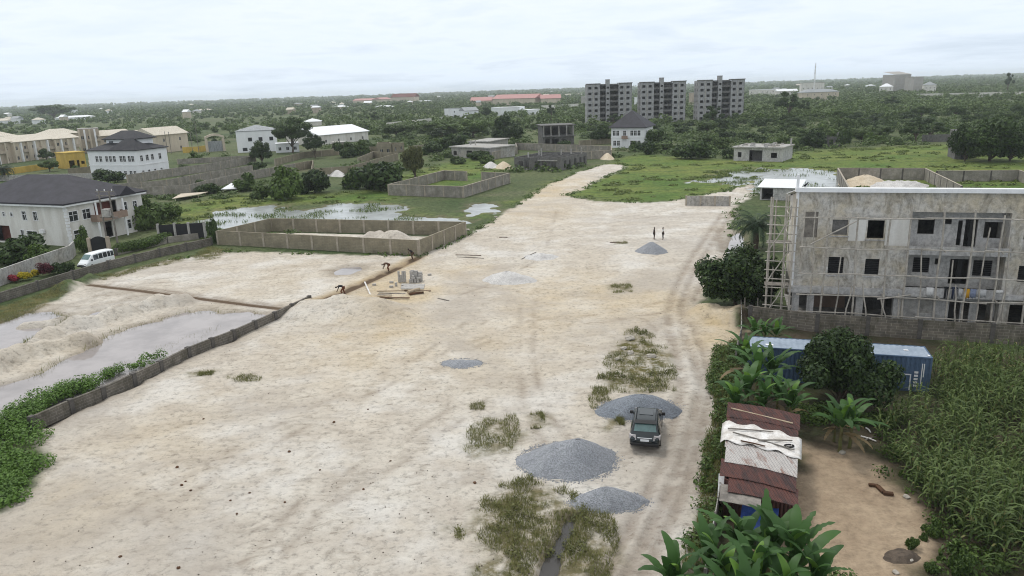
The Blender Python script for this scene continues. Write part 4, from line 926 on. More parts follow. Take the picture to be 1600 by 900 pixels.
# far right buildings and the mast
pxhouse('far_building', 'far white multi-storey block below the telecom mast', (1251, 151), (1287, 150), 20, 17, 'plaster_white', ('flat', .6, .3, 'concrete'), 5, 0, cat='building')
pxhouse('far_building', 'far cream two-winged house in front of the white block under the mast', (1256, 157), (1310, 155), 14, 8, 'plaster_cream', ('hip', 3, .6, 'roof_grey'), 5, 0, cat='building')
pxhouse('far_building', 'far white house row right of the last apartment block', (1170, 151), (1212, 150), 14, 9, 'plaster_white', ('flat', .6, .3, 'roof_white'), 5, 0, cat='building')
pxhouse('far_building', 'far white house between the row and the mast block', (1214, 151), (1246, 150), 14, 7, 'plaster_white', ('gable', 2.5, .5, 'roof_white'), 3, 0, cat='building')
pxhouse('far_hall', 'far tall pale concrete hall with a dark slot down its face', (1396, 146), (1421, 145), 22, 24, 'concrete', ('shed', 4, .3, 'concrete'), 0, 0, cat='hall')
pxhouse('far_hall', 'far tall pale windowless hall right of the slotted hall', (1426, 146), (1441, 145.5), 22, 20, 'concrete', ('flat', .5, .2, 'concrete'), 0, 0, cat='hall')
pxhouse('far_building', 'far small white house left of the tall halls', (1373, 147), (1394, 146.5), 14, 9, 'plaster_white', ('hip', 4, .5, 'roof_white'), 3, 0, cat='building')
pxhouse('far_building', 'far small pale house right of the tall halls', (1443, 146), (1462, 145.5), 14, 10, 'plaster_white', ('hip', 4, .5, 'roof_grey'), 3, 0, cat='building')
p = at(1271, 150); p = p * (850 / p.y)
ms = empty('telecom_mast', (p.x, p.y, 0), .3, 'tall thin white lattice telecom mast above the far white block', 'mast')
mb = MB(); HM = 38.8
cs = [(-.9, -.6), (.9, -.6), (0, .95)]
for x, y in cs: mb.tube([(x, y, 0), (x * .35, y * .35, HM)], .22, 5, .15)
for k in range(18):
    z0, z1 = HM * k / 18, HM * (k + 1) / 18; s0, s1 = 1 - .65 * k / 18, 1 - .65 * (k + 1) / 18
    for i in range(3):
        a, b = cs[i], cs[(i + 1) % 3]; mb.tube([(a[0] * s0, a[1] * s0, z0), (b[0] * s1, b[1] * s1, z1)], .09, 4)
mb.build('lattice', MT['white_trim'], ms)
for z in (27, 30, 33.5):
    for i in range(3):
        an = i * 2.1; mb = MB(); mb.box(.55, .8, -.17, .17, z, z + 2.0, Matrix.Rotation(an, 4, 'Z')); mb.build('antenna_panel', MT['white_trim'], ms)
mb = MB(); mb.tube([(0, 0, HM), (0, 0, HM + 3)], .05, 5); mb.build('rod', MT['white_trim'], ms)

# scattered far houses along the horizon and in the scrub
FH = [((46, 171), (60, 170), 'with white roof by the left edge'), ((94, 169), (102, 168.5), 'with bright white gable'), ((155, 165), (172, 164.5), 'with long pale roof'), ((196, 164), (214, 163.5), 'with wide pale roof'), ((264, 163.5), (280, 163), 'with grey roof'),
      ((328, 164), (343, 163.5), 'with bright white walls and hip roof'), ((424, 162), (442, 161.5), 'with pale pyramid roof'), ((491, 160.5), (505, 160), 'with white pyramid roof'), ((655, 161), (675, 160), 'with white tower walls'), ((100, 189), (150, 186), 'with long low white roof in the scrub'),
      ((8, 194), (20, 193), 'with low white roof at the left'), ((318, 176), (334, 175), 'with low white roof behind trees'), ((520, 172), (545, 171), 'with long pale roof before the pink estate'), ((586, 171), (615, 170), 'with long grey roof before the pink estate'),
      ((690, 155), (704, 154.5), 'with white roof on the skyline'), ((880, 150), (906, 149.5), 'with dark roof on the skyline'), ((700, 150), (722, 149.5), 'with pale block shape on the skyline'), ((474, 197), (500, 196), 'with grey roof before the white-roof warehouse')]
for a, b, tx in FH:
    hh = RNG.uniform(2.8, 4.6)
    pxhouse('far_house', 'distant small house ' + tx, a, b, 14, hh, RNG.choice(['plaster_white', 'plaster_cream', 'plaster_clean']), ('hip', RNG.uniform(1.4, 2.6), .6, RNG.choice(['roof_white', 'roof_white', 'roof_tan'])), 0, 0, cat='house', group='distant houses')
rh = random.Random(33)
for i in range(34):
    px = rh.choice([rh.uniform(0, 900), rh.uniform(0, 900), rh.uniform(1170, 1600)]); hy = 166 - 53 * px / 1600; py = hy + rh.uniform(9, 30) if px < 900 else hy + rh.uniform(9, 26); wp = rh.uniform(5, 12)
    pxhouse('distant_house', 'tiny pale house half hidden among the far trees', (px, py), (px + wp, py - wp * .033), 12, rh.uniform(4.5, 7.5), rh.choice(['plaster_white', 'plaster_cream', 'plaster_clean', 'plaster_beige']), (rh.choice(['hip', 'gable']), rh.uniform(1.5, 3), .6, rh.choice(['roof_white', 'roof_tan', 'roof_grey', 'roof_white'])), 0, 0, cat='house', group='tiny houses among the far trees')
# utility poles in the middle distance
for i, (px, py, h) in enumerate([(262, 239, 9), (268, 240, 9), (302, 243, 9.5), (311, 239, 13), (6, 279, 11), (738 - 145, 193, 9), (586, 196, 9), (645, 191, 8)]):
    utility_pole(['grey pole left of its twin before the gabled house', 'grey pole right of its twin before the gabled house', 'grey pole at the yellow wall, shorter one', 'tall pale pole at the yellow wall', 'dark pole at the left edge before the beige terraces', 'thin far pole above the long white wall, right one', 'thin far pole above the long white wall, left one', 'thin far pole near the far end of the long white wall'][i], px, py, h, arm=i < 5)
# loose white slabs in the grass left
for (a, b, c, d, lb) in [((270, 316), (312, 309), (326, 305), (283, 308), 'pale flat roofing sheet lying in the weeds'), ((346, 301), (370, 300), (381, 293), (362, 291), 'small bright white sheet roof standing in the weeds')]:
    q = [at(*p) for p in (a, b, c, d)]; ctr = sum(q, Vector((0, 0))) / 4
    mb = MB(); mb.prism([p - ctr for p in q], .7, .82)
    for p in q: pc = (p - ctr) * .85; mb.box(pc.x - .06, pc.x + .06, pc.y - .06, pc.y + .06, -.1, .7)
    tag(mb.build('sheet_roof', MT['roof_white' if 'bright' in lb else 'plaster_cream'], None, ctr), lb, 'roof sheet')
# ------------------------------------------------------------------ three-storey building under scaffolding
BO = Vector((25.6, 64.6)); a_b = math.atan2(-.287, .958)
BW, BD, BH = 25.0, 9.4, 12.0
bu = Vector((math.cos(a_b), math.sin(a_b))); bv = Vector((-bu.y, bu.x))
def bw(u, v): return BO + bu * u + bv * v
bd = empty('building_shell', (BO.x, BO.y, 0), a_b, 'unfinished three-storey rendered building with stained walls, empty windows and two stacked balconies', 'building')
I = lambda u, v, z: (u, v, z)
BX0, BX1 = 9.12, 16.55
mb = MB()
wall_open(mb, I, 0, BX0, 3.0, BH, .25, [(.55, 1.7, 7.9, 10.2), (2.9, 4.15, 8.2, 9.55), (5.75, 7.08, 7.95, 9.55), (2.82, 4.08, 4.67, 6.2), (5.83, 6.96, 4.67, 6.12)])
wall_open(mb, I, BX1, BW, 0, BH, .25, [(17.6, 19.3, 4.5, 5.9), (17.6, 19.2, 8.1, 9.5), (21.5, 23.2, 4.5, 5.9), (21.5, 23.2, 8.1, 9.5), (17.35, 18.7, .1, 2.5), (21, 22.6, 1, 2.5)])
mb.box(BX0, BX1, 0, .25, 10.32, BH)
wall_open(mb, lambda u, v, z: (v, BD - u, z), 0, BD - .25, 3.0, 10.35, .25, [(1, 2.4, 4.6, 6.1), (6, 7.4, 4.6, 6.1), (1, 2.4, 8.1, 9.6), (6, 7.4, 8.1, 9.6)])
mb.box(BW - .25, BW, .26, BD - .26, 0, 10.35); mb.box(0.003, BW - .003, BD - .25, BD, 0, 10.3)
for x in (.002, BW - .252): mb.add([(x, .26, 10.352), (x + .25, .26, 10.352), (x + .25, BD - .3, 10.352), (x, BD - .3, 10.352), (x, .26, BH - .02), (x + .25, .26, BH - .02)], [(0, 1, 2, 3), (0, 3, 4), (1, 5, 2), (0, 4, 5, 1), (4, 3, 2, 5)])
mb.box(BX0 - .25, BX0 - .003, .26, 3.0, 0, 10.3); mb.box(BX1 + .003, BX1 + .25, .26, 3.0, 0, 10.3)
mb.build('wall', MT['render_old'], bd)
mb = MB()       # balcony back walls
wall_open(mb, lambda u, v, z: (u, 1.5 + v, z), BX0 + .01, BX1 - .01, 3.4, 6.75, .2, [(9.95, 11.25, 4.7, 6.05), (11.65, 12.1, 5.45, 6.0), (12.85, 14.3, 3.75, 6.0), (14.65, 16.1, 4.55, 5.95)])
wall_open(mb, lambda u, v, z: (u, 1.5 + v, z), BX0 + .01, BX1 - .01, 6.95, 10.3, .2, [(10.0, 11.3, 8.15, 9.55), (11.95, 12.6, 9.05, 9.6), (13.1, 13.45, 7.2, 9.4), (13.65, 14.6, 7.1, 9.5), (15.1, 16.45, 7.9, 9.3)])
wall_open(mb, lambda u, v, z: (u, .8 + v, z), BX0 + .01, BX1 - .01, 0, 2.85, .2, [(10.75, 11.75, 1.15, 2.4), (13.0, 13.9, .1, 2.45), (14.0, 14.6, .1, 2.45), (15.25, 16.3, .1, 2.5)])
mb.build('balcony_wall', MT['render_grey'], bd)
mb = MB(); mb.box(BX0 - .15, BX1 + .15, -.55, 1.49, 6.72, 6.94); mb.box(BX0 - .15, BX1 + .15, -.55, -.40, 6.943, 7.42); mb.box(BX0 - .15, BX1 + .15, -.55, .79, 3.0, 3.2); mb.box(BX0 - .15, BX1 + .15, -.55, -.40, 3.203, 3.80)
mb.build('balcony_parapet', MT['render_grey'], bd)
mb = MB(); mb.box(-.45, BX0 - .17, -.55, -.003, 2.92, 3.5); mb.build('ledge', MT['render_grey'], bd)
mb = MB(); mb.box(BX1 + .17, BW, -.55, -.003, 3.02, 3.4); mb.build('ledge', MT['render_grey'], bd)
mb = MB(); mb.box(4.25, 5.62, -.012, -.003, 7.7, 9.55); mb.build('plaster_patch', MT['plaster_white'], bd)
mb = MB(); mb.box(7.2, 9.0, -.012, -.003, 7.35, 9.7); mb.build('plaster_patch', MT['plaster_white'], bd)
mb = MB(); mb.box(.26, BW - .26, 1.75, BD - .26, 6.7, 6.93); mb.box(.26, BW - .26, 1.75, BD - .26, 3.2, 3.42); mb.box(.26, BX0 - .26, .26, 1.7, 6.7, 6.93); mb.box(.01, BX0 - .01, .26, 1.7, 3.01, 3.42); mb.box(BX1 + .26, BW - .26, .26, 1.7, 6.7, 6.93); mb.box(BX1 + .26, BW - .26, .26, 1.7, 3.2, 3.42)
mb.box(.26, BW - .26, .26, BD - .26, 10.30, 10.34); mb.build('floor_slab', MT['concrete_dark'], bd)
mb = MB()
for y in (6.0,): mb.box(.3, BW - .3, y, y + .2, 3.43, 10.34)
for x in (4.9, 8.2): mb.box(x, x + .2, .3, 5.9, 3.43, 10.34)
mb.box(.3, BX0 - .3, 5.0, 5.2, 0.1, 3.0); mb.build('inner_wall', MT['concrete_dark'], bd)
mb = MB(); mb.box(2.0, 5.2, 4.85, 4.995, .1, 2.4); mb.build('brown_partition', MT['balcony_tan'], bd)
mb = MB(); mb.box(.0, BW, -.3, BD, -.3, .12); mb.build('ground_slab', MT['concrete'], bd)
for x in (.02, 1.28, 5.38, 8.4):
    mb = MB(); mb.box(x, x + .58, .0, .5, .12, 2.99); mb.build('pillar', MT['render_grey'], bd)
mb = MB(); mb.box(1.9, 5.36, .15, .3, .12, .75); mb.box(5.98, 8.38, .15, .3, .12, .75); mb.build('dwarf_wall', MT['concrete'], bd)
mb = MB(); mb.box(-.35, BW + .3, -.45, .25, 12.003, 12.36); mb.build('roof_edge', MT['white_trim'], bd)
mb = MB(); z0, z1 = 12.05, 10.40; mb.add([(-.35, .26, z0), (BW + .3, .26, z0), (BW + .3, BD + .5, z1), (-.35, BD + .5, z1), (-.35, .26, z0 + .06), (BW + .3, .26, z0 + .06), (BW + .3, BD + .5, z1 + .06), (-.35, BD + .5, z1 + .06)], [(0, 3, 2, 1), (4, 5, 6, 7), (0, 1, 5, 4), (1, 2, 6, 5), (2, 3, 7, 6), (3, 0, 4, 7)]); mb.build('roof', MT['roof_white'], bd)
mb = MB(); mb.box(-.22, .0 - .003, -.12, .12, 3.2, 12.0); mb.box(-.3, -.08, -.3, -.1, 12.363, 13.5); mb.build('downpipe', MT['white_trim'], bd)
mb = MB(); mb.box(.56, 1.69, .08, .14, 7.9, 10.2); mb.build('boarding', MT['wood_grey'], bd)
mb = MB(); mb.box(2.9, 4.15, .1, .14, 8.2, 9.55); mb.build('window_sheet', MT['concrete_dark'], bd)
def louvre(u0, u1, z0, z1, v):
    m = MB(); n = int((z1 - z0) / .16)
    for k in range(n): z = z0 + (z1 - z0) * k / n; m.box(u0 + .03, u1 - .03, v, v + .03, z + .02, z + .12)
    m.build('louvre', MT['plastic_black'], bd)
louvre(2.82, 4.08, 4.67, 6.2, .1); louvre(5.83, 6.96, 4.67, 6.12, .1); louvre(9.95, 11.25, 4.7, 6.05, 1.58); louvre(14.65, 16.1, 4.55, 5.95, 1.58); louvre(17.6, 19.3, 4.5, 5.9, .1)
m_ = MB(); m_.box(10.76, 11.74, .86, .9, 1.15, 2.4)
for z in (1.45, 1.75, 2.05): m_.box(10.76, 11.74, .83, .857, z, z + .03)
m_.build('louvre', MT['concrete'], bd)
for u, w_, z0, z1, v in ((13.02, .45, .12, 2.42, .9), (13.45, .42, 3.78, 5.98, 1.62), (14.0, .28, 7.12, 9.48, 1.62)):
    m_ = MB(); m_.box(u, u + w_, v, v + .04, z0, z1); m_.build('door', MT['plastic_black'], bd)
m_ = MB()   # window sills and the warm patches' rendered bands
for u0, u1, z in ((2.7, 4.3, 8.1), (5.6, 7.2, 7.86), (2.7, 4.2, 4.55), (5.7, 7.1, 4.55)): m_.box(u0, u1, -.07, -.003, z - .09, z)
m_.build('sill', MT['render_grey'], bd)

# bamboo scaffold
sf = empty('scaffolding', (BO.x, BO.y, 0), a_b, 'crooked bamboo scaffolding lashed along the face of the unfinished building', 'scaffolding')
R2 = random.Random(21)
def pole(p, q, r=.05, jit=.07, name='pole'):
    p, q = Vector(p), Vector(q); n = 4
    pts = [p + (q - p) * k / n + (Vector((R2.uniform(-jit, jit), R2.uniform(-jit, jit), 0)) if 0 < k < n else Vector()) for k in range(n + 1)]
    mb = MB(); mb.tube(pts, r * 1.4, 6, r * 1.15); return mb.build(name, MT['bamboo'], sf)
for u in (2.35, 5.0, 7.2, 9.0, 11.5, 13.5, 15.75, 17.9, 20.2, 22.6):
    pole((u + R2.uniform(-.1, .1), -1.25, -.2), (u + R2.uniform(-.25, .25), -1.15, R2.uniform(9.6, 11.2) if u > 2 else 10.8), .065, .1)
for u in (4.1, 6.2, 8.6, 13.1, 15.9, 18.3): pole((u, -1.6, -.1), (u + R2.uniform(-.7, .7), -1.2, R2.uniform(3.2, 4.4)), .05)
for u in (3.6, 10.4, 12.4, 14.6, 16.7, 19.0): pole((u, -1.05, -.2), (u + R2.uniform(-.5, .5), -.95, R2.uniform(5.5, 9.8)), .05, .1)
for z in (1.35, 3.0, 5.0, 7.3, 9.95):
    for u0, u1 in ((.2, 5.4), (4.8, 10.5), (9.9, 15.2), (14.5, 20.4), (19.8, 24.4)):
        pole((u0, -1.38, z + R2.uniform(-.12, .12)), (u1, -1.38, z + R2.uniform(-.15, .15)), .048, .05)
for u in (2.35, 7.2, 11.5, 15.75, 20.2):
    for z in (3.1, 7.2): pole((u + .1, -1.6, z), (u + .1, .0, z + .05), .04, .02, 'ledger')
pole((1.1, -1.45, 7.6), (4.6, -1.45, 9.7), .055); pole((.4, -1.3, 5.0), (.45, -1.2, 10.6), .05); pole((1.4, -1.3, 3), (1.3, -1.2, 10.4), .045)
pole((6.8, -1.5, 2.9), (9.4, -1.5, 3.4), .05); pole((8.0, -1.9, 0), (7.1, -1.4, 2.9), .05)
for (u, v) in ((-2.3, -1.0), (-1.0, -1.1), (-2.2, 1.2), (-.75, 1.2), (-.3, -1.3), (-1.6, 2.8)):
    pole((u, v, -.2), (u + R2.uniform(-.15, .15), v, R2.uniform(10.8, 12.1)), .06)
for k in range(13):
    z = 1.0 + k * .82
    pole((-2.6, -1.08, z), (-.1, -1.15, z + R2.uniform(-.15, .15)), .04, .03, 'rung')
    if k % 2: pole((-2.3, -1.3, z), (-2.2, 1.5, z + .1), .04, .03, 'rung'); pole((-.9, -1.3, z + .2), (-.8, 1.5, z + .1), .04, .03, 'rung')
for z in (1.0, 4.0, 7.0): pole((-2.3, -1.2, z), (-.7, -1.2, z + 2.8), .04); 
for z in (3.6, 7.5): mb = MB(); mb.box(-2.5, -.4, -1.0, .2, z, z + .05); mb.build('deck_board', MT['wood_grey'], sf)

# laundry over the parapet
def cloth(name, label, u0, u1, z, drop, mat, cat, kind='sheet'):
    c = bw((u0 + u1) / 2, -.48); o_ = MB(); w = (u1 - u0)
    if kind == 'sheet':
        n = 8; pts = []
        for i in range(n + 1):
            x = -w / 2 + w * i / n; wv = .02 * math.sin(i * 2.1)
            pts += [(x, .13, -drop * .5), (x, .10, .02), (x, -.10, .03), (x + wv, -.12 + wv, -drop * .5), (x + wv, -.115 + wv, -drop + .06 * math.sin(i * 1.3))]
        o_.add(pts, [(5 * i + j, 5 * i + j + 1, 5 * i + j + 6, 5 * i + j + 5) for i in range(n) for j in range(4)])
    else:   # trousers: waist over the rail, two legs hanging
        for s in (-1, 1):
            o_.tube([(s * w * .22, .0, .06), (s * w * .24, -.12, -.05), (s * w * .27, -.14, -drop * .5), (s * w * .28, -.13, -drop)], w * .21, 8, w * .17)
        o_.tube([(-w * .42, 0.02, .06), (w * .42, 0.02, .06)], .09, 8)
    o = o_.build(name, MT[mat], None, (c.x, c.y, z), a_b, True)
    if kind == 'sheet': s = o.modifiers.new('thick', 'SOLIDIFY'); s.thickness = .012
    return tag(o, label, cat, 'laundry on the balcony rail')
cloth('towel', 'white towel hung over the balcony rail, left of the black trousers', 10.75, 11.3, 3.83, .72, 'cloth_white', 'towel')
cloth('trousers', 'black trousers on the balcony rail, next to the white towel', 12.1, 12.55, 3.83, .85, 'cloth_black', 'trousers', 'legs')
cloth('trousers', 'black trousers on the balcony rail, next to the pale and orange cloths', 12.68, 13.15, 3.83, .85, 'cloth_navy', 'trousers', 'legs')
cloth('shirt', 'pale grey cloth on the rail between black trousers and orange cloth', 13.2, 13.5, 3.83, .7, 'cloth_grey', 'cloth')
cloth('cloth', 'orange yellow cloth hung over the balcony rail', 13.62, 14.05, 3.83, .78, 'cloth_amber', 'cloth')
cloth('cloth', 'blue grey cloth hung right of the orange cloth', 14.1, 14.55, 3.83, .72, 'cloth_blue', 'cloth')
cloth('towel', 'wide white towel with a dark line, right of the blue grey cloth', 14.62, 15.3, 3.83, .62, 'cloth_grey', 'towel')
cloth('towel', 'small folded white towel on the rail, farthest from the black trousers', 16.0, 16.5, 3.83, .25, 'cloth_white', 'towel')
# bird on the roof edge
c = bw(.45, -.2); mb = MB()
mb.tube([(-.26, 0, .16), (-.12, 0, .2), (.02, 0, .26), (.14, 0, .34), (.22, 0, .42), (.27, 0, .42)], .035, 8, .05); mb.tube([(-.12, 0, .18), (0, 0, .25), (.12, 0, .33)], .10, 8, .07)
bo = mb.build('bird', MT['cloth_black'], None, (c.x, c.y, 12.36), .4, True); tag(bo, 'black bird perched on the white roof edge', 'bird')
mb = MB(); mb.tube([(.27, 0, .43), (.36, 0, .40)], .025, 6, .006); mb.build('beak', MT['cloth_grey'], bo)
for s in (-.05, .05): mb = MB(); mb.tube([(0, s, .0), (.02, s, .2)], .012, 5); mb.build('leg', MT['cloth_grey'], bo)

# mossy block wall in front, container, sand fence
compound_wall('block_wall', 'mossy old block wall between the blue container and the scaffolded building', [[bw(-3.6, -1.2), bw(2, -2.7), bw(10, -3.0), bw(26, -3.3)]], 1.65, 'block_moss', 'pillar_dark', step=5.2, pw=.34)
compound_wall('block_wall', 'small grey block pier with two wooden stakes at the sand edge', [[at(1160, 497), at(1187, 497)]], 1.1, 'block_grey', None, t=.5)
for px, py, lb in ((1162, 497, 'grey wooden stake by the block pier, nearer the sand'), (1182, 498, 'grey wooden stake by the block pier, nearer the scaffold')):
    p = at(px, py); mb = MB(); mb.tube([(0, 0, -.2), (.05, 0, 1.0), (.02, 0, 2.0)], .07, 6, .06); tag(mb.build('stake', MT['wood_grey'], None, p), lb, 'stake', 'stakes by the block pier')
c0, c1 = at(1170, 541, 2.6), at(1443, 558, 2.6); a_c = math.atan2((c1 - c0).y, (c1 - c0).x); CL, CW, CH = 12.19, 2.44, 2.59
ct = empty('shipping_container', (c0.x, c0.y, 0), a_c, 'long blue shipping container with roof coloured lighter for overhead light, half hidden by the round dark tree', 'container')
mb = MB(); n = 44      # corrugated sides
def corr(mb, P, L, z0, z1, n):
    pts = []
    for i in range(n):
        x0 = L * i / n; s = L / n
        for fx, v in ((0, 0), (.3, 0), (.5, .05), (.8, .05)): pts.append((x0 + s * fx, v))
    pts.append((L, 0))
    for (xa, va), (xb, vb) in zip(pts[:-1], pts[1:]): mb.quad(P(xa, va, z0), P(xb, vb, z0), P(xb, vb, z1), P(xa, va, z1))
corr(mb, lambda u, v, z: (.12 + u, .03 + v, z), CL - .24, .16, CH - .1, 40)
corr(mb, lambda u, v, z: (.12 + u, CW - .03 - v, z), CL - .24, .16, CH - .1, 40)
corr(mb, lambda u, v, z: (CL - .03 - v, .12 + u, z), CW - .24, .16, CH - .1, 8); corr(mb, lambda u, v, z: (.03 + v, .12 + u, z), CW - .24, .16, CH - .1, 8)
mb.box(.1, CL - .1, .1, CW - .1, .05, .16); mb.build('wall', MT['container_blue'], ct)
mb = MB()
for x in (0, CL - .12):
    for y in (0, CW - .12): mb.box(x, x + .12, y, y + .12, 0, CH)
for y in (0, CW - .10): mb.box(.121, CL - .121, y, y + .10, CH - .1, CH - .004); mb.box(.121, CL - .121, y, y + .10, .0, .155)
for x in (0, CL - .10): mb.box(x, x + .10, .121, CW - .121, CH - .1, CH - .004); mb.box(x, x + .1, .121, CW - .121, 0, .155)
mb.build('frame', MT['container_blue'], ct)
mb = MB(); corr(mb, lambda u, v, z: (.1 + u, z, CH - .012 - v * .4), CL - .2, .1, CW - .1, 30); mb.build('roof', MT['container_roof_lit'], ct)
mb = MB()
for i in range(5): mb.box(CL - 1.05, CL - .80, .012, .027, 1.35 - i * .25, 1.5 - i * .25)
mb.box(CL - .62, CL - .56, .012, .027, .6, 2.1); mb.box(CL - .5, CL - .44, .012, .027, 1.1, 2.1)
mb.build('marking', MT['white_trim'], ct)
m_ = MB(); m_.box(CL - 2.6, CL - 1.3, -.04, .028, .12, 1.25); m_.build('hatch', MT['container_blue'], ct)
m_ = MB()
for a in ((CL - 2.65, CL - 2.58, .10, 1.3), (CL - 1.32, CL - 1.25, .1, 1.3), (CL - 2.57, CL - 1.33, 1.22, 1.3)): m_.box(a[0], a[1], -.07, -.043, a[2], a[3])
m_.build('hatch_frame', MT['white_trim'], ct)
m_ = MB(); m_.box(1.2, 1.75, .5, .8, CH + .002, CH + .02); m_.box(CL - 1.6, CL - 1.3, 1.2, 1.4, CH + .002, CH + .02); m_.box(CL - .25, CL - .1, .3, .5, CH + .002, CH + .03); m_.build('paint_patch', MT['white_trim'], ct)

# fences on the plot edge
compound_wall('sheet_fence', 'tin sheet fence holding back the yellow sand heap', [[at(1157, 479), at(1158, 530), at(1149, 566)]], 1.2, 'tin_fence', 'wood_grey', t=.05, step=1.6, pw=.1, cat='fence', pn='post', name_panel='sheet')
compound_wall('sheet_fence', 'low leaning tin sheet fence beside the track in front of the shack', [[at(1124, 790), at(1116, 838), at(1108, 880), at(1100, 930)]], 1.3, 'tin_fence', 'wood_grey', t=.05, step=1.5, pw=.1, cat='fence', pn='post', name_panel='sheet')

# ------------------------------------------------------------------ rusty shack
q0, q1, q2, q3 = at(1139, 633, 2.55), at(1248, 652, 2.55), at(1245, 775, 2.25), at(1127, 748, 2.25)
sk = empty('shack', (q3.x, q3.y, 0), 0, 'long low shack roofed with rusty red tin sheets beside the track', 'shack')
A, B_, C_, D_ = [p - q3 for p in (q3, q2, q1, q0)]     # near-left, near-right, far-right, far-left (local)
def sp(a, b, z=None):       # bilinear: a across, b along (0 near .. 1 far)
    p = (A * (1 - a) + B_ * a) * (1 - b) + (D_ * (1 - a) + C_ * a) * b
    return Vector((p.x, p.y, (2.22 + .33 * b + .10 * math.sin(PI * a)) if z is None else z))
mb = MB()
ins = lambda a, b: sp(.05 + .9 * a, .03 + .94 * b, 0)
cor = [ins(0, 0), ins(1, 0), ins(1, 1), ins(0, 1)]
strip_wall(mb, [Vector((c.x, c.y)) for c in cor], .08, -.1, [2.15, 2.15, 2.45, 2.45], True); mb.build('wall', MT['rust'], sk)
R3 = random.Random(4)
def sheet(a0, a1, b0, b1, dz, mat, name='roof_sheet', th=.02, skew=0.0):
    mb = MB(); n = 10; vs = []
    for j in range(3):
        for i in range(n + 1):
            a, b = a0 + (a1 - a0) * i / n, b0 + (b1 - b0) * j / 2 + skew * (i / n - .5)
            p = sp(a, b); vs.append((p.x, p.y, p.z + dz + .012 * math.sin(i * 2.4 + j)))
    fs = [(j * (n + 1) + i, j * (n + 1) + i + 1, (j + 1) * (n + 1) + i + 1, (j + 1) * (n + 1) + i) for j in range(2) for i in range(n)]
    mb.add(vs, fs); o = mb.build(name, MT[mat], sk); s = o.modifiers.new('thick', 'SOLIDIFY'); s.thickness = th; return o
sheet(-.02, 1.02, .80, 1.03, .06, 'rust'); sheet(-.01, 1.0, .66, .84, .03, 'rust', skew=-.015); sheet(0, .98, .40, .68, .0, 'rust_grey', skew=.01); sheet(.02, 1.0, .20, .43, .035, 'rust_grey'); sheet(-.03, .99, .04, .24, .0, 'rust'); sheet(.1, 1.02, -.10, .08, -.06, 'rust', skew=.02)
sheet(.0, .55, -.2, -.02, -.14, 'wood_grey')
# patch of pale sheet and beam over the ridge
mb = MB()
for (a0, b0, a1, b1) in ((.04, .925, .92, .86),):
    p, q = sp(a0, b0), sp(a1, b1); mb.tube([p + Vector((0, 0, .12)), q + Vector((0, 0, .12))], .05, 6)
mb.build('roof_batten', MT['wood_pale'], sk)
# white tarpaulin lying on the roof
mb = MB(); vs = []; nx, ny = 22, 14
for j in range(ny + 1):
    for i in range(nx + 1):
        a, b = -.07 + 1.12 * i / nx, .435 + .265 * j / ny + .02 * math.sin(i * .9) * (1 if j in (0, ny) else .3) + .035 * (.5 - i / nx)
        p = sp(a, b); ov = max(0, a - 1.0, -a)
        vs.append((p.x, p.y, p.z + .10 + .018 * math.sin(i * 1.7 + j * .8) + .02 * math.sin(j * 1.9) - ov * 2.2))
mb.add(vs, [(j * (nx + 1) + i, j * (nx + 1) + i + 1, (j + 1) * (nx + 1) + i + 1, (j + 1) * (nx + 1) + i) for j in range(ny) for i in range(nx)])
o = mb.build('tarpaulin', MT['tarp_white'], None, (q3.x, q3.y, 0), 0, True); o.modifiers.new('thick', 'SOLIDIFY').thickness = .02; tag(o, 'crumpled white tarpaulin spread over the rusty shack roof', 'tarpaulin')
for (a0, b0, a1, b1, lb, mt) in ((.02, .60, .66, .655, 'dark pole lying on the white tarpaulin, upper one', 'wood_grey'), (.46, .50, .92, .60, 'dark pole slanting across the white tarpaulin', 'wood_grey'), (.22, .455, .56, .44, 'short dark plank on the lower edge of the white tarpaulin', 'wood_rot'), (.1, .555, .95, .485, 'long grey pole along the middle of the white tarpaulin', 'wood_grey')):
    p, q = sp(a0, b0), sp(a1, b1); mid = (p + q) / 2; mb = MB(); mb.tube([p - mid, Vector((0, 0, .02)), q - mid], .045, 6, .035)
    tag(mb.build('pole', MT[mt], None, (mid.x + q3.x, mid.y + q3.y, mid.z + .20)), lb, 'pole', 'poles weighing down the tarpaulin')
p = sp(.88, .52); mb = MB(); mb.tube([(.24 * math.cos(t * .5), .15 * math.sin(t * .5), 0) for t in range(13)], .05, 7)
tag(mb.build('tyre', MT['rubber'], None, (p.x + q3.x, p.y + q3.y, p.z + .19)), 'small dark hoop of hose on the white tarpaulin corner', 'hoop')
# blue sheet and clutter by the shack's near end
def drape(name, label, ctr, w, d, z, mat, cat, rz=0, amp=.12, dz=.0):
    mb = MB(); n = 14; vs = []
    for j in range(n + 1):
        for i in range(n + 1):
            x, y = -w / 2 + w * i / n, -d / 2 + d * j / n
            vs.append((x, y, amp * (vnoise(np.array([x * 1.6 + 3.]), np.array([y * 1.6 + 7.]), 3)[0] - .3) + dz * (y / d)))
    mb.add(vs, [(j * (n + 1) + i, j * (n + 1) + i + 1, (j + 1) * (n + 1) + i + 1, (j + 1) * (n + 1) + i) for j in range(n) for i in range(n)])
    o = mb.build(name, MT[mat], None, (ctr.x, ctr.y, z), rz, True); o.modifiers.new('thick', 'SOLIDIFY').thickness = .02; return tag(o, label, cat)
drape('tarpaulin', 'deep blue tarpaulin slung low between the banana plants and the shack', at(1186, 812, 1.1), 1.7, 1.3, 1.1, 'tarp_blue', 'tarpaulin', -.4, .4, .9)
mb = MB()
for x in (-.7, .7):
    for y in (-.45, .45): mb.tube([(x, y, -.1), (x, y, 1.05 + (.3 if y > 0 else -.35))], .04, 6)
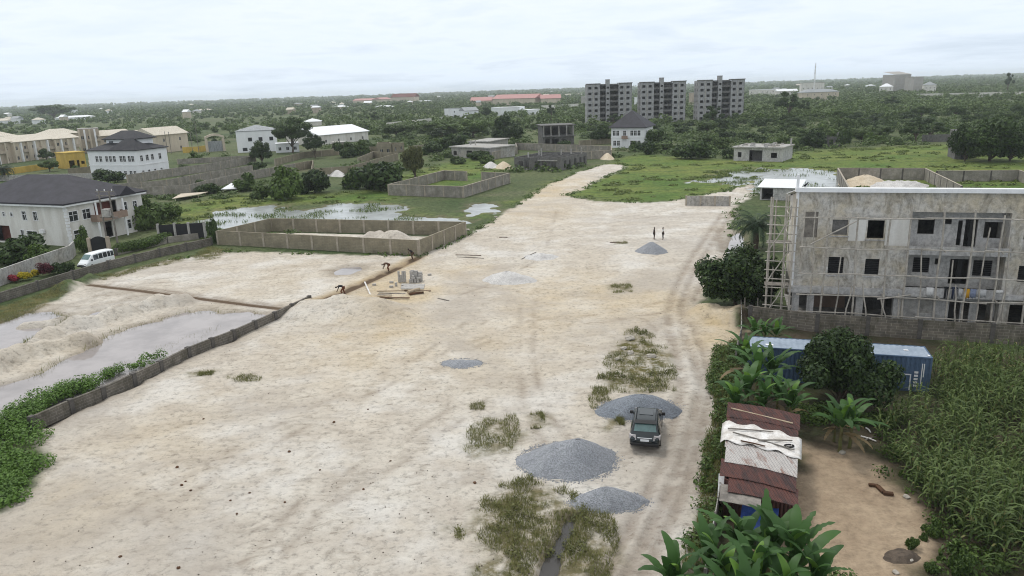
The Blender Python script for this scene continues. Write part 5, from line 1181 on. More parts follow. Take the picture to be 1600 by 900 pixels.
c = at(1186, 812, 1.1); tag(mb.build('stakes', MT['wood_grey'], None, (c.x, c.y, 0), -.4), 'four thin stakes holding up the blue tarpaulin', 'tarp frame')
drape('cloth', 'pale grey sheet hanging at the track side of the shack', at(1133, 760, 1.3), .7, 1.6, 1.25, 'cloth_grey', 'sheet', -.3, .25, .6)
# ------------------------------------------------------------------ foliage
def leaves(rng, blobs, n, size, aspect=1.7, up=.35, shell=.55, droop=0.0):
    """leaf quads spread through ellipsoids; blobs (k,6) = centre + radii; n in all"""
    blobs = np.asarray(blobs, float); vol = (blobs[:, 3] * blobs[:, 4] * blobs[:, 5]) ** (2 / 3); k = rng.choice(len(blobs), n, p=vol / vol.sum())
    d = rng.normal(size=(n, 3)); d /= np.linalg.norm(d, axis=1)[:, None]
    r = shell + (1 - shell) * rng.random(n) ** .7
    c = blobs[k, :3] + d * blobs[k, 3:] * r[:, None]
    nr = d + np.array([0, 0, up]) + rng.normal(size=(n, 3)) * .55; nr /= np.linalg.norm(nr, axis=1)[:, None]
    t = np.cross(nr, rng.normal(size=(n, 3))); t /= np.linalg.norm(t, axis=1)[:, None] + 1e-9
    t[:, 2] -= droop; b = np.cross(nr, t); b /= np.linalg.norm(b, axis=1)[:, None] + 1e-9
    s = (size * (.6 + .8 * rng.random(n)))[:, None]
    V = np.stack([c - t * s * aspect * .5, c + b * s * .42 + nr * s * .08, c + t * s * aspect * .5, c - b * s * .42 + nr * s * .08], 1)
    return V.reshape(-1, 3)
def leaf_mesh(name, V, mat):
    me = np_mesh(name, V, np.arange(len(V)).reshape(-1, 4)); me.materials.append(MT[mat]); return me
def sub_blobs(rng, n, R, rad_, squash=.8, low=-.3):
    d = rng.normal(size=(n, 3)); d /= np.linalg.norm(d, axis=1)[:, None]; d[:, 2] = np.maximum(d[:, 2], low) if low > -1 else d[:, 2]
    c = d * np.array(R) * (.45 + .5 * rng.random(n))[:, None]
    r = rad_ * (.6 + .7 * rng.random(n)); return np.column_stack([c, r, r, r * squash])

# unit bushes: radius about 1, sitting on z = 0
BUSH = {}
for kind, mat, nv in (('dark', 'leaf_dark', 3), ('mid', 'leaf_mid', 3), ('scrub', 'leaf_scrub', 4)):
    BUSH[kind] = []
    for i in range(nv):
        rng = np.random.default_rng(100 + i * 7 + len(kind)); b = sub_blobs(rng, 15, (.78, .78, .55), .34); b[:, 2] += .42
        b[:, 2] = np.maximum(b[:, 2], b[:, 5] * .55)
        BUSH[kind].append(leaf_mesh('bush_leaves', leaves(rng, b, 2200, .115, shell=.35), mat))
def bush(px, py, w_px, h_px, kind, label, group=None, cat='bush', name='bush', var=0, stem=True):
    """px,py: the ground point at the bush's middle; size given as it shows in the photo"""
    p = at(px, py); dist = math.hypot(p.x, p.y); s = dist / FPX
    o = link_mesh(name, BUSH[kind][var % len(BUSH[kind])], None, None, (p.x, p.y, -.1), RNG.uniform(0, 6.28)); o.scale = (w_px * s / 2 / .95, w_px * s / 2 / .95, h_px * s / .98)
    return tag(o, label, cat, group)

# trees: trunk + crown
def tree_mesh(seed, R, H, trunk_h, nb, nl, ls, mat, squash=.8, rb=.33, droop=0, shell=.4, low=-.35):
    rng = np.random.default_rng(seed); b = sub_blobs(rng, nb, (R, R, (H - trunk_h) / 2), rb * R, squash, low); cz = trunk_h + (H - trunk_h) * .45; b[:, 2] += cz
    crown = leaf_mesh('crown', leaves(rng, b, nl, ls, shell=shell, droop=droop), mat)
    mb = MB(); r0 = .035 * H
    mb.tube([(0, 0, -.4), (.05 * R, .02 * R, trunk_h * .6), (.0, .05 * R, cz)], r0, 8, r0 * .5)
    for i in range(0, nb, 2):
        x, y, z = b[i, :3]; mb.tube([(0, 0, trunk_h * .75), (x * .45, y * .45, trunk_h + (z - trunk_h) * .5), (x, y, z)], r0 * .42, 5, r0 * .12)
    me = bpy.data.meshes.new('trunk'); me.from_pydata(mb.v, [], mb.f); me.materials.append(MT['bark'])
    return me, crown
def plant_tree(loc, meshes, label, sx=1.0, sz=1.0, group=None, name='tree', cat='tree', rz=None):
    r = empty(name, (loc[0], loc[1], 0), RNG.uniform(0, 6.28) if rz is None else rz, label, cat, group); r.scale = (sx, sx, sz)
    link_mesh('trunk', meshes[0], None, r); link_mesh('crown', meshes[1], None, r); return r
T_SPREAD = tree_mesh(11, 7.5, 11.5, 2.6, 26, 7000, .42, 'leaf_dark', .55, .30)
T_ROUND = tree_mesh(12, 3.6, 7.0, .9, 22, 6000, .30, 'leaf_dark', .85, .36)
T_MID = tree_mesh(13, 4.0, 8.0, 1.8, 20, 5000, .34, 'leaf_mid', .8, .34)
T_WILLOW = tree_mesh(14, 3.2, 8.6, 1.2, 26, 8000, .26, 'leaf_olive', 1.1, .34, droop=.9)
T_SCRUB = tree_mesh(15, 4.6, 8.5, 1.6, 18, 3800, .42, 'leaf_scrub', .8, .34)
T_LOOSE = tree_mesh(16, 4.2, 10.0, 3.4, 13, 2400, .42, 'leaf_dark', .7, .30)
T_MANGO = tree_mesh(17, 3.3, 3.9, .5, 46, 17000, .155, 'leaf_dark', .8, .27, shell=.5, low=-.2)
T_HEDGY = tree_mesh(18, 2.9, 4.6, .3, 34, 9000, .17, 'leaf_dark', .85, .30, low=-.6)
def tree_px(px, py, w_px, h_px, meshes, R, H, label, **kw):
    p = at(px, py); s = math.hypot(p.x, p.y) / FPX
    return plant_tree(p, meshes, label, w_px * s / 2 / R, h_px * s / H, **kw)
tree_px(457, 239, 66, 54, T_SPREAD, 7.9, 11.5, 'large dark spreading tree in front of the plain white building')
tree_px(493, 247, 36, 38, T_SPREAD, 7.9, 11.5, 'smaller dark tree overlapping the large spreading tree')
tree_px(410, 255, 38, 33, T_ROUND, 4.0, 7.0, 'round dark tree below the plain white building')
tree_px(648, 279, 42, 54, T_WILLOW, 3.4, 8.6, 'leaning willowy tree with loose hanging leaves at the corner of the walled grass plot')
tree_px(939, 225, 36, 30, T_ROUND, 4.0, 7.0, 'round dark tree left of the pyramid roofed house')
tree_px(792, 227, 50, 46, T_ROUND, 4.0, 7.0, 'dark dense tree above the low bungalow, left of the two-storey shell')
tree_px(740, 215, 60, 30, T_MID, 4.3, 8, 'mid green tree mass behind the low bungalow')
tree_px(680, 213, 70, 24, T_MID, 4.3, 8, 'mid green broad trees beyond the leaning willowy tree')
tree_px(620, 215, 60, 24, T_SCRUB, 4.9, 8.5, 'green broad tree right of the white-roof warehouse')
tree_px(862, 189, 16, 24, T_LOOSE, 4.4, 10, 'tall thin dark tree in front of the low pale shed')
tree_px(757, 188, 22, 20, T_ROUND, 4.0, 7.0, 'round dark tree beside the small white houses')
tree_px(585, 196, 22, 20, T_LOOSE, 4.4, 10, 'loose dark tree at the start of the long white wall')
tree_px(1548, 252, 92, 66, T_HEDGY, 3.15, 4.75, 'wide dark creeper-clad tree swallowing the tall grey shell')
tree_px(1578, 252, 60, 56, T_HEDGY, 3.15, 4.75, 'dark tree at the outer side of the overgrown shell')
tree_px(1508, 252, 46, 58, T_HEDGY, 3.15, 4.75, 'dark creeper mass at the foot of the overgrown shell')
tree_px(1232, 188, 38, 40, T_LOOSE, 4.4, 10, 'tall loose dark tree below the telecom mast')
tree_px(1258, 183, 18, 24, T_LOOSE, 4.4, 10, 'slim dark tree just right of the tall loose tree below the mast')
tree_px(1112, 202, 36, 34, T_LOOSE, 4.4, 10, 'thin twiggy tree in front of the last apartment block')
tree_px(1573, 147, 14, 26, T_LOOSE, 4.4, 10, 'solitary flat-topped tree high on the horizon, far away')
tree_px(1390, 172, 26, 18, T_LOOSE, 4.4, 10, 'lone dark tree in the scrub below the tall pale halls')
tree_px(85, 186, 50, 20, T_MID, 4.3, 8, 'dark far tree clump above the beige terraces')
tree_px(73, 250, 20, 15, T_ROUND, 4.0, 7.0, 'dark garden tree in front of the cream terraced house')
tree_px(78, 268, 26, 16, T_MID, 4.3, 8, 'green garden tree behind the yellow wall')
# right foreground trees
p = at(1150, 476); T = plant_tree(p, T_HEDGY, 'dark dense evergreen bush tree at the track edge below the palm', 1.45, 1.45, name='evergreen_tree'); 
p = at(1312, 636); plant_tree((p.x, p.y), T_MANGO, 'broad round dark tree standing in front of the blue container', 1.02, 1.3, name='round_tree')
p = at(1176, 480); plant_tree((p.x, p.y), T_HEDGY, 'dark tall bush beside the scaffold tower', .95, 1.1, name='evergreen_tree')

# bushes named one by one
for i, (px, py, w, h, k, lb) in enumerate([
    (588, 298, 84, 42, 'dark', 'large dark bush left of the walled grass plot'), (560, 294, 50, 30, 'mid', 'green bush at the left flank of the large dark bush'),
    (448, 312, 66, 46, 'mid', 'large leafy green bush behind the flooded grass'), (490, 302, 54, 34, 'dark', 'dark low bush between the big leafy bush and the sand heaps'), (405, 312, 40, 24, 'scrub', 'low scrub bush left of the large leafy bush'),
    (1087, 248, 64, 26, 'dark', 'wide dark bush alone on the meadow before the apartment blocks'), (1010, 241, 32, 20, 'dark', 'small dark bush below the pyramid roofed house'), (1030, 231, 46, 28, 'dark', 'dark bush touching the pyramid roofed house'),
    (990, 236, 24, 14, 'mid', 'low green bush in front of the pyramid roofed house'), (745, 250, 40, 14, 'dark', 'dark low bush in front of the low bungalow'), (760, 255, 30, 12, 'mid', 'green low bush near the white sand heaps'),
    (715, 256, 30, 12, 'scrub', 'scrub bush at the left end of the low bungalow'), (1140, 247, 22, 14, 'dark', 'small dark bush left of the flooded grey bungalow'), (1270, 230, 44, 26, 'dark', 'dark bush left of the small dark ruin'),
    (1318, 228, 26, 24, 'dark', 'dark bush right of the small dark ruin'), (230, 357, 60, 44, 'scrub', 'weedy bush right behind the large black roofed house'), (262, 344, 50, 24, 'mid', 'green weeds behind the black lane gate'),
    (165, 286, 44, 18, 'dark', 'dark bush between the black roof and the white two-roof house'), (335, 380, 18, 36, 'dark', 'narrow dark creeper post at the end of the lane gate'),
    (30, 408, 76, 34, 'dark', 'dark garden bush before the large house, at the picture edge'), (62, 410, 40, 24, 'mid', 'green garden bush before the large house'), (135, 393, 24, 30, 'mid', 'small green tree-like bush beside the house door'),
    (106, 428, 26, 18, 'dark', 'grey green bush on the verge left of the white van'), (330, 302, 40, 15, 'dark', 'dark bush by the pale flat sheets in the weeds'), (388, 298, 44, 22, 'mid', 'green bush right of the small white sheet roof'),
    (290, 285, 26, 10, 'dark', 'dark low bush between two grey plot walls'), (316, 290, 22, 9, 'scrub', 'olive low bush between two grey plot walls'), (402, 268, 30, 14, 'dark', 'dark bush at the far end of the grey plot walls'),
    (540, 246, 40, 24, 'dark', 'dark bush between the grey outbuilding and the brick shell'), (565, 243, 30, 22, 'scrub', 'brownish bush beside the roofless brick shell'),
    (880, 230, 24, 10, 'dark', 'dark bush at the base of the two-storey brown shell'), (118, 268, 14, 8, 'mid', 'small bush before the yellow gatehouse'), (560, 281, 20, 12, 'scrub', 'small scrub bush right of the white sand heaps'),
    (220, 350, 34, 30, 'mid', 'green bush at the corner of the large house')]):
    bush(px, py, w, h, k, lb, var=i)
# clipped hedge
hp = [at(186, 397), at(225, 389), at(262, 378)]
rng = np.random.default_rng(5); bl = []
for k in range(26):
    t = k / 25 * 2; i = min(1, int(t)); q = hp[i] + (hp[i + 1] - hp[i]) * (t - i); bl.append((q.x - hp[0].x, q.y - hp[0].y, .85, .95, .95, .8))
o = link_mesh('hedge', leaf_mesh('hedge', leaves(rng, bl, 9000, .14, shell=.6), 'leaf_mid'), None, None, (hp[0].x, hp[0].y, 0)); tag(o, 'long clipped green hedge along the lane behind the white van', 'hedge')
# flowering shrubs by the garden wall
for px, py, w, h, mat, lb in ((27, 441, 20, 14, 'leaf_red', 'small red flowering shrub by the garden wall'), (41, 438, 18, 15, 'leaf_yellow', 'larger yellow flowering shrub by the garden wall'), (56, 432, 13, 10, 'leaf_yellow', 'smaller yellow flowering shrub beside a dark red one'), (68, 432, 28, 22, 'cordyline', 'dark purple red shrub right of the yellow shrubs'), (92, 427, 24, 16, 'leaf_dark', 'dark green shrub right of the purple red shrub')):
    if mat == 'cordyline' and mat not in MT: MT[mat] = leaf_mat('cordyline', (.04, .008, .012), (.12, .02, .03), .1)
    p = at(px, py); s = math.hypot(p.x, p.y) / FPX; rng = np.random.default_rng(int(px)); b = sub_blobs(rng, 9, (w * s * .36, w * s * .36, h * s * .35), h * s * .27); b[:, 2] += h * s * .45
    o = link_mesh('flowering_shrub', leaf_mesh('shrub', leaves(rng, b, 1500, .13), mat), None, None, (p.x, p.y, 0)); tag(o, lb, 'shrub')

# scrub bushes and trees, one object each out to 430 m; no two share a spot
KEEP = [(W((690, 260), (960, 262), (960, 215), (690, 222)), 0)]
BLOCK = [SAND, YARD, POND4, POND6, W((130, 282), (285, 272), (285, 215), (130, 220)), W((-60, 300), (-60, 215), (140, 215), (150, 300)), W((355, 243), (480, 243), (480, 228), (355, 230)), W((490, 232), (590, 226), (585, 212), (490, 216)),
         W((940, 235), (1020, 235), (1030, 205), (940, 208)), W((835, 233), (910, 232), (910, 210), (835, 214)), W((200, 312), (480, 270), (640, 250), (640, 230), (400, 245), (180, 285)), W((280, 245), (365, 240), (365, 225), (280, 225)), W((240, 245), (300, 240), (300, 222), (240, 222)),
         W((760, 260), (960, 255), (960, 225), (760, 232))]
def blocked(X, Y):
    r = np.zeros(X.shape, bool)
    for P in BLOCK: r |= inside(X, Y, P)
    return r
rng = np.random.default_rng(77)
def density(X, Y):
    d = .5 * fbm(X * .012, Y * .012, 41, 4) + .5 * fbm(X * .0045, Y * .016, 43, 4)
    px = 800 + FPX * X / Y
    right = np.where(X > 30, .75, np.where(px > 560, .55, .16))
    return right + (d - .5) * 1.6
spots = []; tries = 0
while len(spots) < 290 and tries < 14000:
    tries += 1
    Y = 205 + 215 * rng.random() ** .8; X = (rng.random() * 2 - 1) * (.74 * Y + 8)
    a = np.array([X]), np.array([Y])
    if blocked(*a)[0] or sdf(*a, MEADOW)[0] > -4: continue
    if rng.random() > density(*a)[0]: continue
    r = 2.2 + 4.2 * rng.random() ** 1.8
    if any(math.hypot(X - s[0], Y - s[1]) < .50 * (r + s[2]) for s in spots): continue
    spots.append((X, Y, r))
tree_kinds = [(T_SCRUB, 4.9, 8.5), (T_MID, 4.3, 8), (T_ROUND, 4.0, 7), (T_LOOSE, 4.4, 10)]
for i, (X, Y, r) in enumerate(spots):
    if r > 4.6 and rng.random() < .38:
        m_, R_u, H_u = tree_kinds[rng.integers(4)]
        plant_tree((X, Y), m_, 'green tree standing in the far scrub', r / R_u, (4 + 3.5 * rng.random()) / H_u, group='trees in the scrub', name='scrub_tree')
    else:
        k = ('dark', 'scrub', 'scrub', 'mid')[rng.integers(4)]
        o = link_mesh('scrub_bush', BUSH[k][rng.integers(len(BUSH[k]))], None, None, (X, Y, -.2), rng.random() * 6.28); o.scale = (r, r * (.8 + .4 * rng.random()), r * (.62 + .4 * rng.random()))
        tag(o, 'green bush growing in the far scrub', 'bush', 'bushes in the scrub')
# beyond: woodland that reads as one mass
parts = []; rng = np.random.default_rng(78)
def mass(n, y0, y1, nl, size, hmin, hmax, pw=1.0):
    Y = y0 + (y1 - y0) * rng.random(n) ** pw; X = (rng.random(n) * 2 - 1) * (.80 * Y + 20)
    keep = rng.random(n) < np.clip(density(X, Y) + .12 + .5 * sstep(700, 1500, Y), .05, 1); keep &= ~((np.abs(X - 90) < 75) & (np.abs(Y - 445) < 18))
    keep &= ~(blocked(X, Y) | (sdf(X, Y, MEADOW) > -3))
    for x, y in zip(X[keep], Y[keep]):
        h = hmin + (hmax - hmin) * rng.random() ** 1.6; r = h * (.5 + .6 * rng.random()); m = 4
        b = np.column_stack([rng.normal(size=m) * r * .5 + x, rng.normal(size=m) * r * .5 + y, h * (.3 + .35 * rng.random(m)), np.full(m, r * .6), np.full(m, r * .6), np.full(m, h * .38)])
        parts.append(leaves(rng, b, nl, size * (y / y0) ** .6, aspect=1.5, up=.6, shell=.5))
mass(1700, 410, 620, 130, 1.0, 2.2, 7.5); mass(3400, 600, 1100, 60, 1.3, 1.6, 6.5); mass(4800, 1000, 2200, 36, 2.2, 2.5, 9); mass(3800, 2000, 4200, 26, 4.2, 5, 13); mass(2400, 3800, 6300, 28, 8, 11, 22)
o = link_mesh('woodland', leaf_mesh('woodland', np.concatenate(parts), 'leaf_scrub'), None); tag(o, 'hazy scrub and woodland stretching to the horizon', 'woodland', kind='stuff')
# low undergrowth between the scrub bushes
parts = []
n = 4200; Y = 196 + 250 * rng.random(n); X = (rng.random(n) * 2 - 1) * (.78 * Y + 10); k = ~blocked(X, Y) & (sdf(X, Y, MEADOW) < -1) & (rng.random(n) < density(X, Y) + .25)
X, Y = X[k], Y[k]; r = .8 + 2.2 * rng.random(len(X))
bl = np.column_stack([X, Y, r * .2, r, r, r * .5]); parts = [leaves(rng, bl, 90000, .55, shell=.5, up=.6)]
n = 500; Y = 112 + 95 * rng.random(n); X = -.30 * Y - .42 * Y * rng.random(n); k = ~blocked(X, Y) & (sdf(X, Y, MEADOW) < 3)
k &= ~inside(X, Y, W((-60, 470), (320, 372), (215, 345), (-60, 300)))
X, Y = X[k], Y[k]; r = .5 + 1.3 * rng.random(len(X)); parts.append(leaves(rng, np.column_stack([X, Y, r * .15, r, r, r * .5]), 14000, .32, shell=.4, up=.6))
o = link_mesh('undergrowth', leaf_mesh('undergrowth', np.concatenate(parts), 'leaf_scrub'), None); tag(o, 'low tangled undergrowth between the bushes', 'undergrowth', kind='stuff')

# creepers over the near end of the low wall
rng = np.random.default_rng(31); bl = []
for a, b, n, r in (((-60, 716), (60, 640), 26, .95), ((40, 650), (130, 606), 22, .75), ((120, 612), (190, 580), 16, .55), ((185, 582), (225, 568), 8, .4), ((232, 566), (248, 558), 5, .55), ((255, 572), (276, 562), 6, .5)):
    for k in range(n):
        t = rng.random(); p = at(a[0] + (b[0] - a[0]) * t, a[1] + (b[1] - a[1]) * t); q = p + Vector((rng.normal() * .5, rng.normal() * .5)); s = r * (.6 + .6 * rng.random()); bl.append((q.x, q.y, s * .55, s, s, s * .75))
for k in range(46):
    p = at(-70 + 140 * rng.random() ** 1.0, 660 + 75 * rng.random()); s = .6 + .5 * rng.random(); bl.append((p.x, p.y, s * .35, s, s, s * .5))
for k in range(75):
    p = at(-75 + 125 * rng.random(), 715 + 75 * rng.random())
    if p.y < 33 or sdf(np.array([p.x]), np.array([p.y]), SAND)[0] > .5: continue
    s = .5 + .4 * rng.random(); bl.append((p.x, p.y, s * .3, s, s, s * .45))
for k in range(10):
    t = rng.random(); p = at(-60 + 70 * t, 790 - 30 * t); bl.append((p.x, p.y, .1, .5, .5, .22))
o = link_mesh('creeper', leaf_mesh('creeper', leaves(rng, bl, 34000, .115, shell=.45, up=.8), 'leaf_bright'), None); tag(o, 'bright green creepers spilling over the low dark wall', 'creeper', kind='stuff')

# grass tufts on the sand and at the verges
def blades(rng, pts, h, w):
    n = len(pts); az = rng.random(n) * 6.283; ln = h * (.5 + rng.random(n)); lean = .35 + .5 * rng.random(n)
    d = np.stack([np.cos(az), np.sin(az), np.zeros(n)], 1); sd = np.stack([-np.sin(az), np.cos(az), np.zeros(n)], 1) * (w * (.6 + .8 * rng.random(n)))[:, None]
    up = np.array([0, 0, 1.0]); base = pts; tip = pts + (d * lean[:, None] + up * np.sqrt(1 - lean ** 2)[:, None]) * ln[:, None]
    return np.stack([base - sd, base + sd, tip + sd * .15, tip - sd * .15], 1).reshape(-1, 3)
def scatter_in(rng, P, n, thr=.48, sc_=.8):
    x0 = min(p[0] for p in P); x1 = max(p[0] for p in P); y0 = min(p[1] for p in P); y1 = max(p[1] for p in P)
    X = x0 + (x1 - x0) * rng.random(n * 6); Y = y0 + (y1 - y0) * rng.random(n * 6)
    k = (sdf(X, Y, P) > -.3) & (fbm(X * sc_, Y * sc_, 91, 4) > thr + .12 * (rng.random(n * 6) - .5)); X, Y = X[k][:n], Y[k][:n]
    return np.stack([X, Y, ground_h(X, Y)], 1)
rng = np.random.default_rng(40); parts = []
for (P, a), n in zip(WEEDS, (4200, 1800, 9000, 700, 500, 500, 300, 800, 800, 1500, 2400, 3500, 300, 350)):
    parts.append(blades(rng, scatter_in(rng, P, n, .47), .24, .016))
fr_ = W((1108, 700), (1126, 640), (1112, 600), (1124, 548), (1150, 535), (1152, 560), (1140, 640), (1140, 720), (1125, 800), (1085, 880), (1070, 890), (1098, 820))
parts.append(blades(rng, scatter_in(rng, fr_, 9000, .30), .45, .022))
for P, n in ((POND1, 900), (POND2, 900), (W((90, 600), (200, 560), (300, 520), (340, 505), (340, 515), (200, 590), (90, 640)), 900)):
    ed = scatter_in(rng, P, n * 3, .52, .5); d = sdf(ed[:, 0], ed[:, 1], P); ed = ed[(d < .9)]; parts.append(blades(rng, ed, .4, .018))
rp = []
for P, n in ((POND4, 2600), (POND6, 900), (POND8, 1600)):
    q = scatter_in(rng, P, n, .56, .22); q[:, 2] = np.maximum(q[:, 2], -.15); rp.append(blades(rng, q, .45, .06))
tag(link_mesh('reeds', leaf_mesh('reeds', np.concatenate(rp), 'leaf_meadow'), None), 'thin green reeds standing in the shallow flood water', 'reeds', kind='stuff')
n = 2600; x0 = min(p[0] for p in MEADOW); x1 = max(p[0] for p in MEADOW); X = x0 + (x1 - x0) * rng.random(n); Y = 120 + 150 * rng.random(n); k = (sdf(X, Y, MEADOW) > .5) & (sdf(X, Y, SAND) < -1.2) & (sdf(X, Y, POND4) < -.5) & (sdf(X, Y, POND6) < -.5) & (fbm(X * .05, Y * .09, 61, 4) > .46); X, Y = X[k], Y[k]; r = .4 + 1.1 * rng.random(len(X)) ** 2
tag(link_mesh('tall_grass', leaf_mesh('tall_grass', leaves(rng, np.column_stack([X, Y, r * .05, r * 1.5, r, r * .32]), 30000, .34, shell=.3, up=.7), 'leaf_meadow'), None), 'rough tussocks of tall grass across the meadow', 'grass', kind='stuff')
q = []
for a, b in zip(SAND[:-1], SAND[1:]):
    if 100 < (a[1] + b[1]) / 2 < 215 and abs(a[0]) < 60:
        L = math.hypot(b[0] - a[0], b[1] - a[1])
        for _ in range(int(L * 3)): t = rng.random(); q.append((a[0] + (b[0] - a[0]) * t + rng.normal() * .5, a[1] + (b[1] - a[1]) * t + rng.normal() * .5))
q = np.array(q); q = q[fbm(q[:, 0] * .3, q[:, 1] * .3, 62, 3) > .45]; rr = .25 + .4 * rng.random(len(q)); tag(link_mesh('verge_grass', leaf_mesh('verge_grass', leaves(rng, np.column_stack([q, rr * .2, rr, rr, rr * .6]), 5000, .22, shell=.3, up=.6), 'leaf_mid'), None), 'ragged grass fringe where the sand meets the meadow', 'grass', kind='stuff')
o = link_mesh('grass', leaf_mesh('grass', np.concatenate(parts), 'grass'), None); tag(o, 'dry olive grass tufts growing on the sand', 'grass', kind='stuff')
# broad-leaf weeds at the track verge
pts = scatter_in(rng, fr_, 500, .40); bl = np.column_stack([pts[:, 0], pts[:, 1], pts[:, 2] + .25, np.full((len(pts), 3), .38) * (.6 + .8 * rng.random((len(pts), 1)))])
o = link_mesh('weeds', leaf_mesh('weeds', leaves(rng, bl, 9000, .13, shell=.3, up=.6), 'leaf_mid'), None); tag(o, 'broad leafy weeds along the edge of the track', 'weeds', kind='stuff')
parts = []
pts = scatter_in(rng, WEEDS[2][0], 60, .56); bl = np.column_stack([pts[:, 0], pts[:, 1], pts[:, 2] + .1, np.full((len(pts), 3), .30)]); parts.append(leaves(rng, bl, 2600, .08, shell=.3, up=.6))
pts = scatter_in(rng, WEEDS[0][0], 40, .52); bl = np.column_stack([pts[:, 0], pts[:, 1], pts[:, 2] + .1, np.full((len(pts), 3), .30)]); parts.append(leaves(rng, bl, 1500, .09, shell=.3, up=.6))
o = link_mesh('weeds', leaf_mesh('weeds', np.concatenate(parts), 'leaf_olive'), None); tag(o, 'olive weeds among the dry grass on the sand', 'weeds', kind='stuff')

# ------------------------------------------------------------------ banana plants
def banana_leaf(seed, L, Wd, tear):
    rng = random.Random(seed); n = 26; vs = []; fs = []
    a0 = rad(rng.uniform(58, 80)); x, z, ang = 0., 0., a0; pts = []; bend = rng.uniform(.9, 1.9)
    for i in range(n + 1):
        pts.append((x, z, ang)); ds = L / n; x += ds * math.cos(ang); z += ds * math.sin(ang); ang -= bend * (i / n) * 2 / n
    for i, (x, z, a) in enumerate(pts):
        t = i / n; w = Wd / 2 * (0 if t < .10 else math.sin(PI * min(1, (t - .10) / .90) ** .75) ** .6) + .02
        fold = .35 + .25 * math.sin(t * 3); jag = 1 - (tear * rng.random() if rng.random() < .35 else .12 * rng.random())
        vs += [(x, -w * jag * math.cos(fold), z + w * math.sin(fold) * .55 * (1 if t < .5 else -.4)), (x, 0, z), (x, w * jag * math.cos(fold), z + w * math.sin(fold) * .55 * (1 if t < .5 else -.4))]
    for i in range(n):
        for j in range(2): fs.append((3 * i + j, 3 * i + j + 1, 3 * i + j + 4, 3 * i + j + 3))
    me = bpy.data.meshes.new('leaf'); me.from_pydata(vs, [], fs); me.polygons.foreach_set('use_smooth', [True] * len(fs)); return me
BL = [banana_leaf(i, 2.5, .56, .55) for i in range(5)]; BY = [banana_leaf(20 + i, 2.1, .50, .05) for i in range(2)]; BD = [banana_leaf(30, 2.0, .45, .5)]
for m_ in BL: m_.materials.append(MT['leaf_banana'])
for m_ in BY: m_.materials.append(MT['leaf_banana_young'])
for m_ in BD: m_.materials.append(MT['leaf_dry'])
sm = MB(); sm.tube([(0, 0, -.2), (.02, 0, .8), (0, .02, 1.7)], .13, 8, .075); STEM = bpy.data.meshes.new('stem'); STEM.from_pydata(sm.v, [], sm.f); STEM.materials.append(MT['stem_banana'])
def banana(loc, s, label, n=9, young=1, dry=1, group=None, upright=0.0, rz=None):
    r = empty('banana_plant', (loc[0], loc[1], 0), RNG.uniform(0, 6.28) if rz is None else rz, label, 'banana plant', group); r.scale = (s, s, s)
    link_mesh('stem', STEM, None, r)
    for i in range(n):
        o = link_mesh('leaf', BL[RNG.randrange(5)], None, r); o.location = (0, 0, 1.45 + .25 * i / n); o.rotation_euler = (RNG.uniform(-.15, .15), (.55 - .75 * i / n) + RNG.uniform(-.1, .1) - upright, i * 2.4 + RNG.uniform(-.3, .3)); k = RNG.uniform(.8, 1.1); o.scale = (k, k, k)
    for i in range(young):
        o = link_mesh('young_leaf', BY[i % 2], None, r); o.location = (0, 0, 1.6); o.rotation_euler = (0, -.35 + RNG.uniform(-.1, .1), RNG.uniform(0, 6.28))
    for i in range(dry):
        o = link_mesh('dry_leaf', BD[0], None, r); o.location = (0, 0, 1.3); o.rotation_euler = (0, 1.15, RNG.uniform(0, 6.28))
    return r
FG = [(1070, 905, 'banana plant at the track edge in the near clump, its leaves reaching over the sand'), (1130, 872, 'banana plant in the near clump beside the leaning tin fence'), (1175, 850, 'banana plant in the near clump below the blue tarpaulin'), (1220, 860, 'banana plant in the near clump close to the shack end'),
      (1262, 880, 'banana plant in the near clump with an upright leaf on the bare yard side'), (1150, 910, 'banana plant in the thick middle of the near clump'), (1200, 905, 'banana plant in the middle of the near clump, behind the lowest leaves'), (1245, 925, 'banana plant at the bare yard edge of the near clump'), (1120, 945, 'banana plant lowest at the track side of the near clump'), (1178, 950, 'banana plant lowest in the middle of the near clump'), (1290, 905, 'banana plant farthest onto the bare yard in the near clump')]
for px, py, lb in FG: banana(at(px - 18, py - 2, 2.3), RNG.uniform(.98, 1.22), lb, 11, 1, 1, 'banana plants in the near clump', .30)
MG = [(1182, 600, 'banana plant with a bright young leaf nearest the sand fence'), (1205, 590, 'banana plant in front of the container, beside the round dark tree'), (1168, 625, 'banana plant at the track verge above the shack'), (1215, 625, 'banana plant touching the round dark tree'), (1192, 640, 'banana plant just behind the shack roof'), (1235, 640, 'banana plant with a pale yellow-green leaf beside the round dark tree'), (1150, 640, 'small banana plant leaning over the track verge'), (1165, 575, 'banana plant with upright bright leaves at the container end')]
for px, py, lb in MG: banana(at(px, py, 1.5), RNG.uniform(.95, 1.2), lb, 10, 2 if RNG.random() < .6 else 1, 1, 'banana plants by the container', .2)
for px, py, lb in ((1195, 532, 'banana plant with a yellow leaf behind the container, at the mossy wall'), (1212, 534, 'banana plant behind the container with a drooping pale leaf'), (1180, 530, 'dark banana plant behind the container nearest the block pier')): banana(at(px, py, .8), .8, lb, 8, 1, 1, 'banana plants behind the container')
for px, py, s, lb in ((1312, 706, 1.0, 'tall banana plant with bare stems standing alone in the yard'), (1327, 700, .9, 'shorter banana plant beside the tall one in the yard'), (1303, 690, .75, 'small banana sucker behind the tall one in the yard')): banana(at(px, py), s, lb, 9, 1, 2, None)

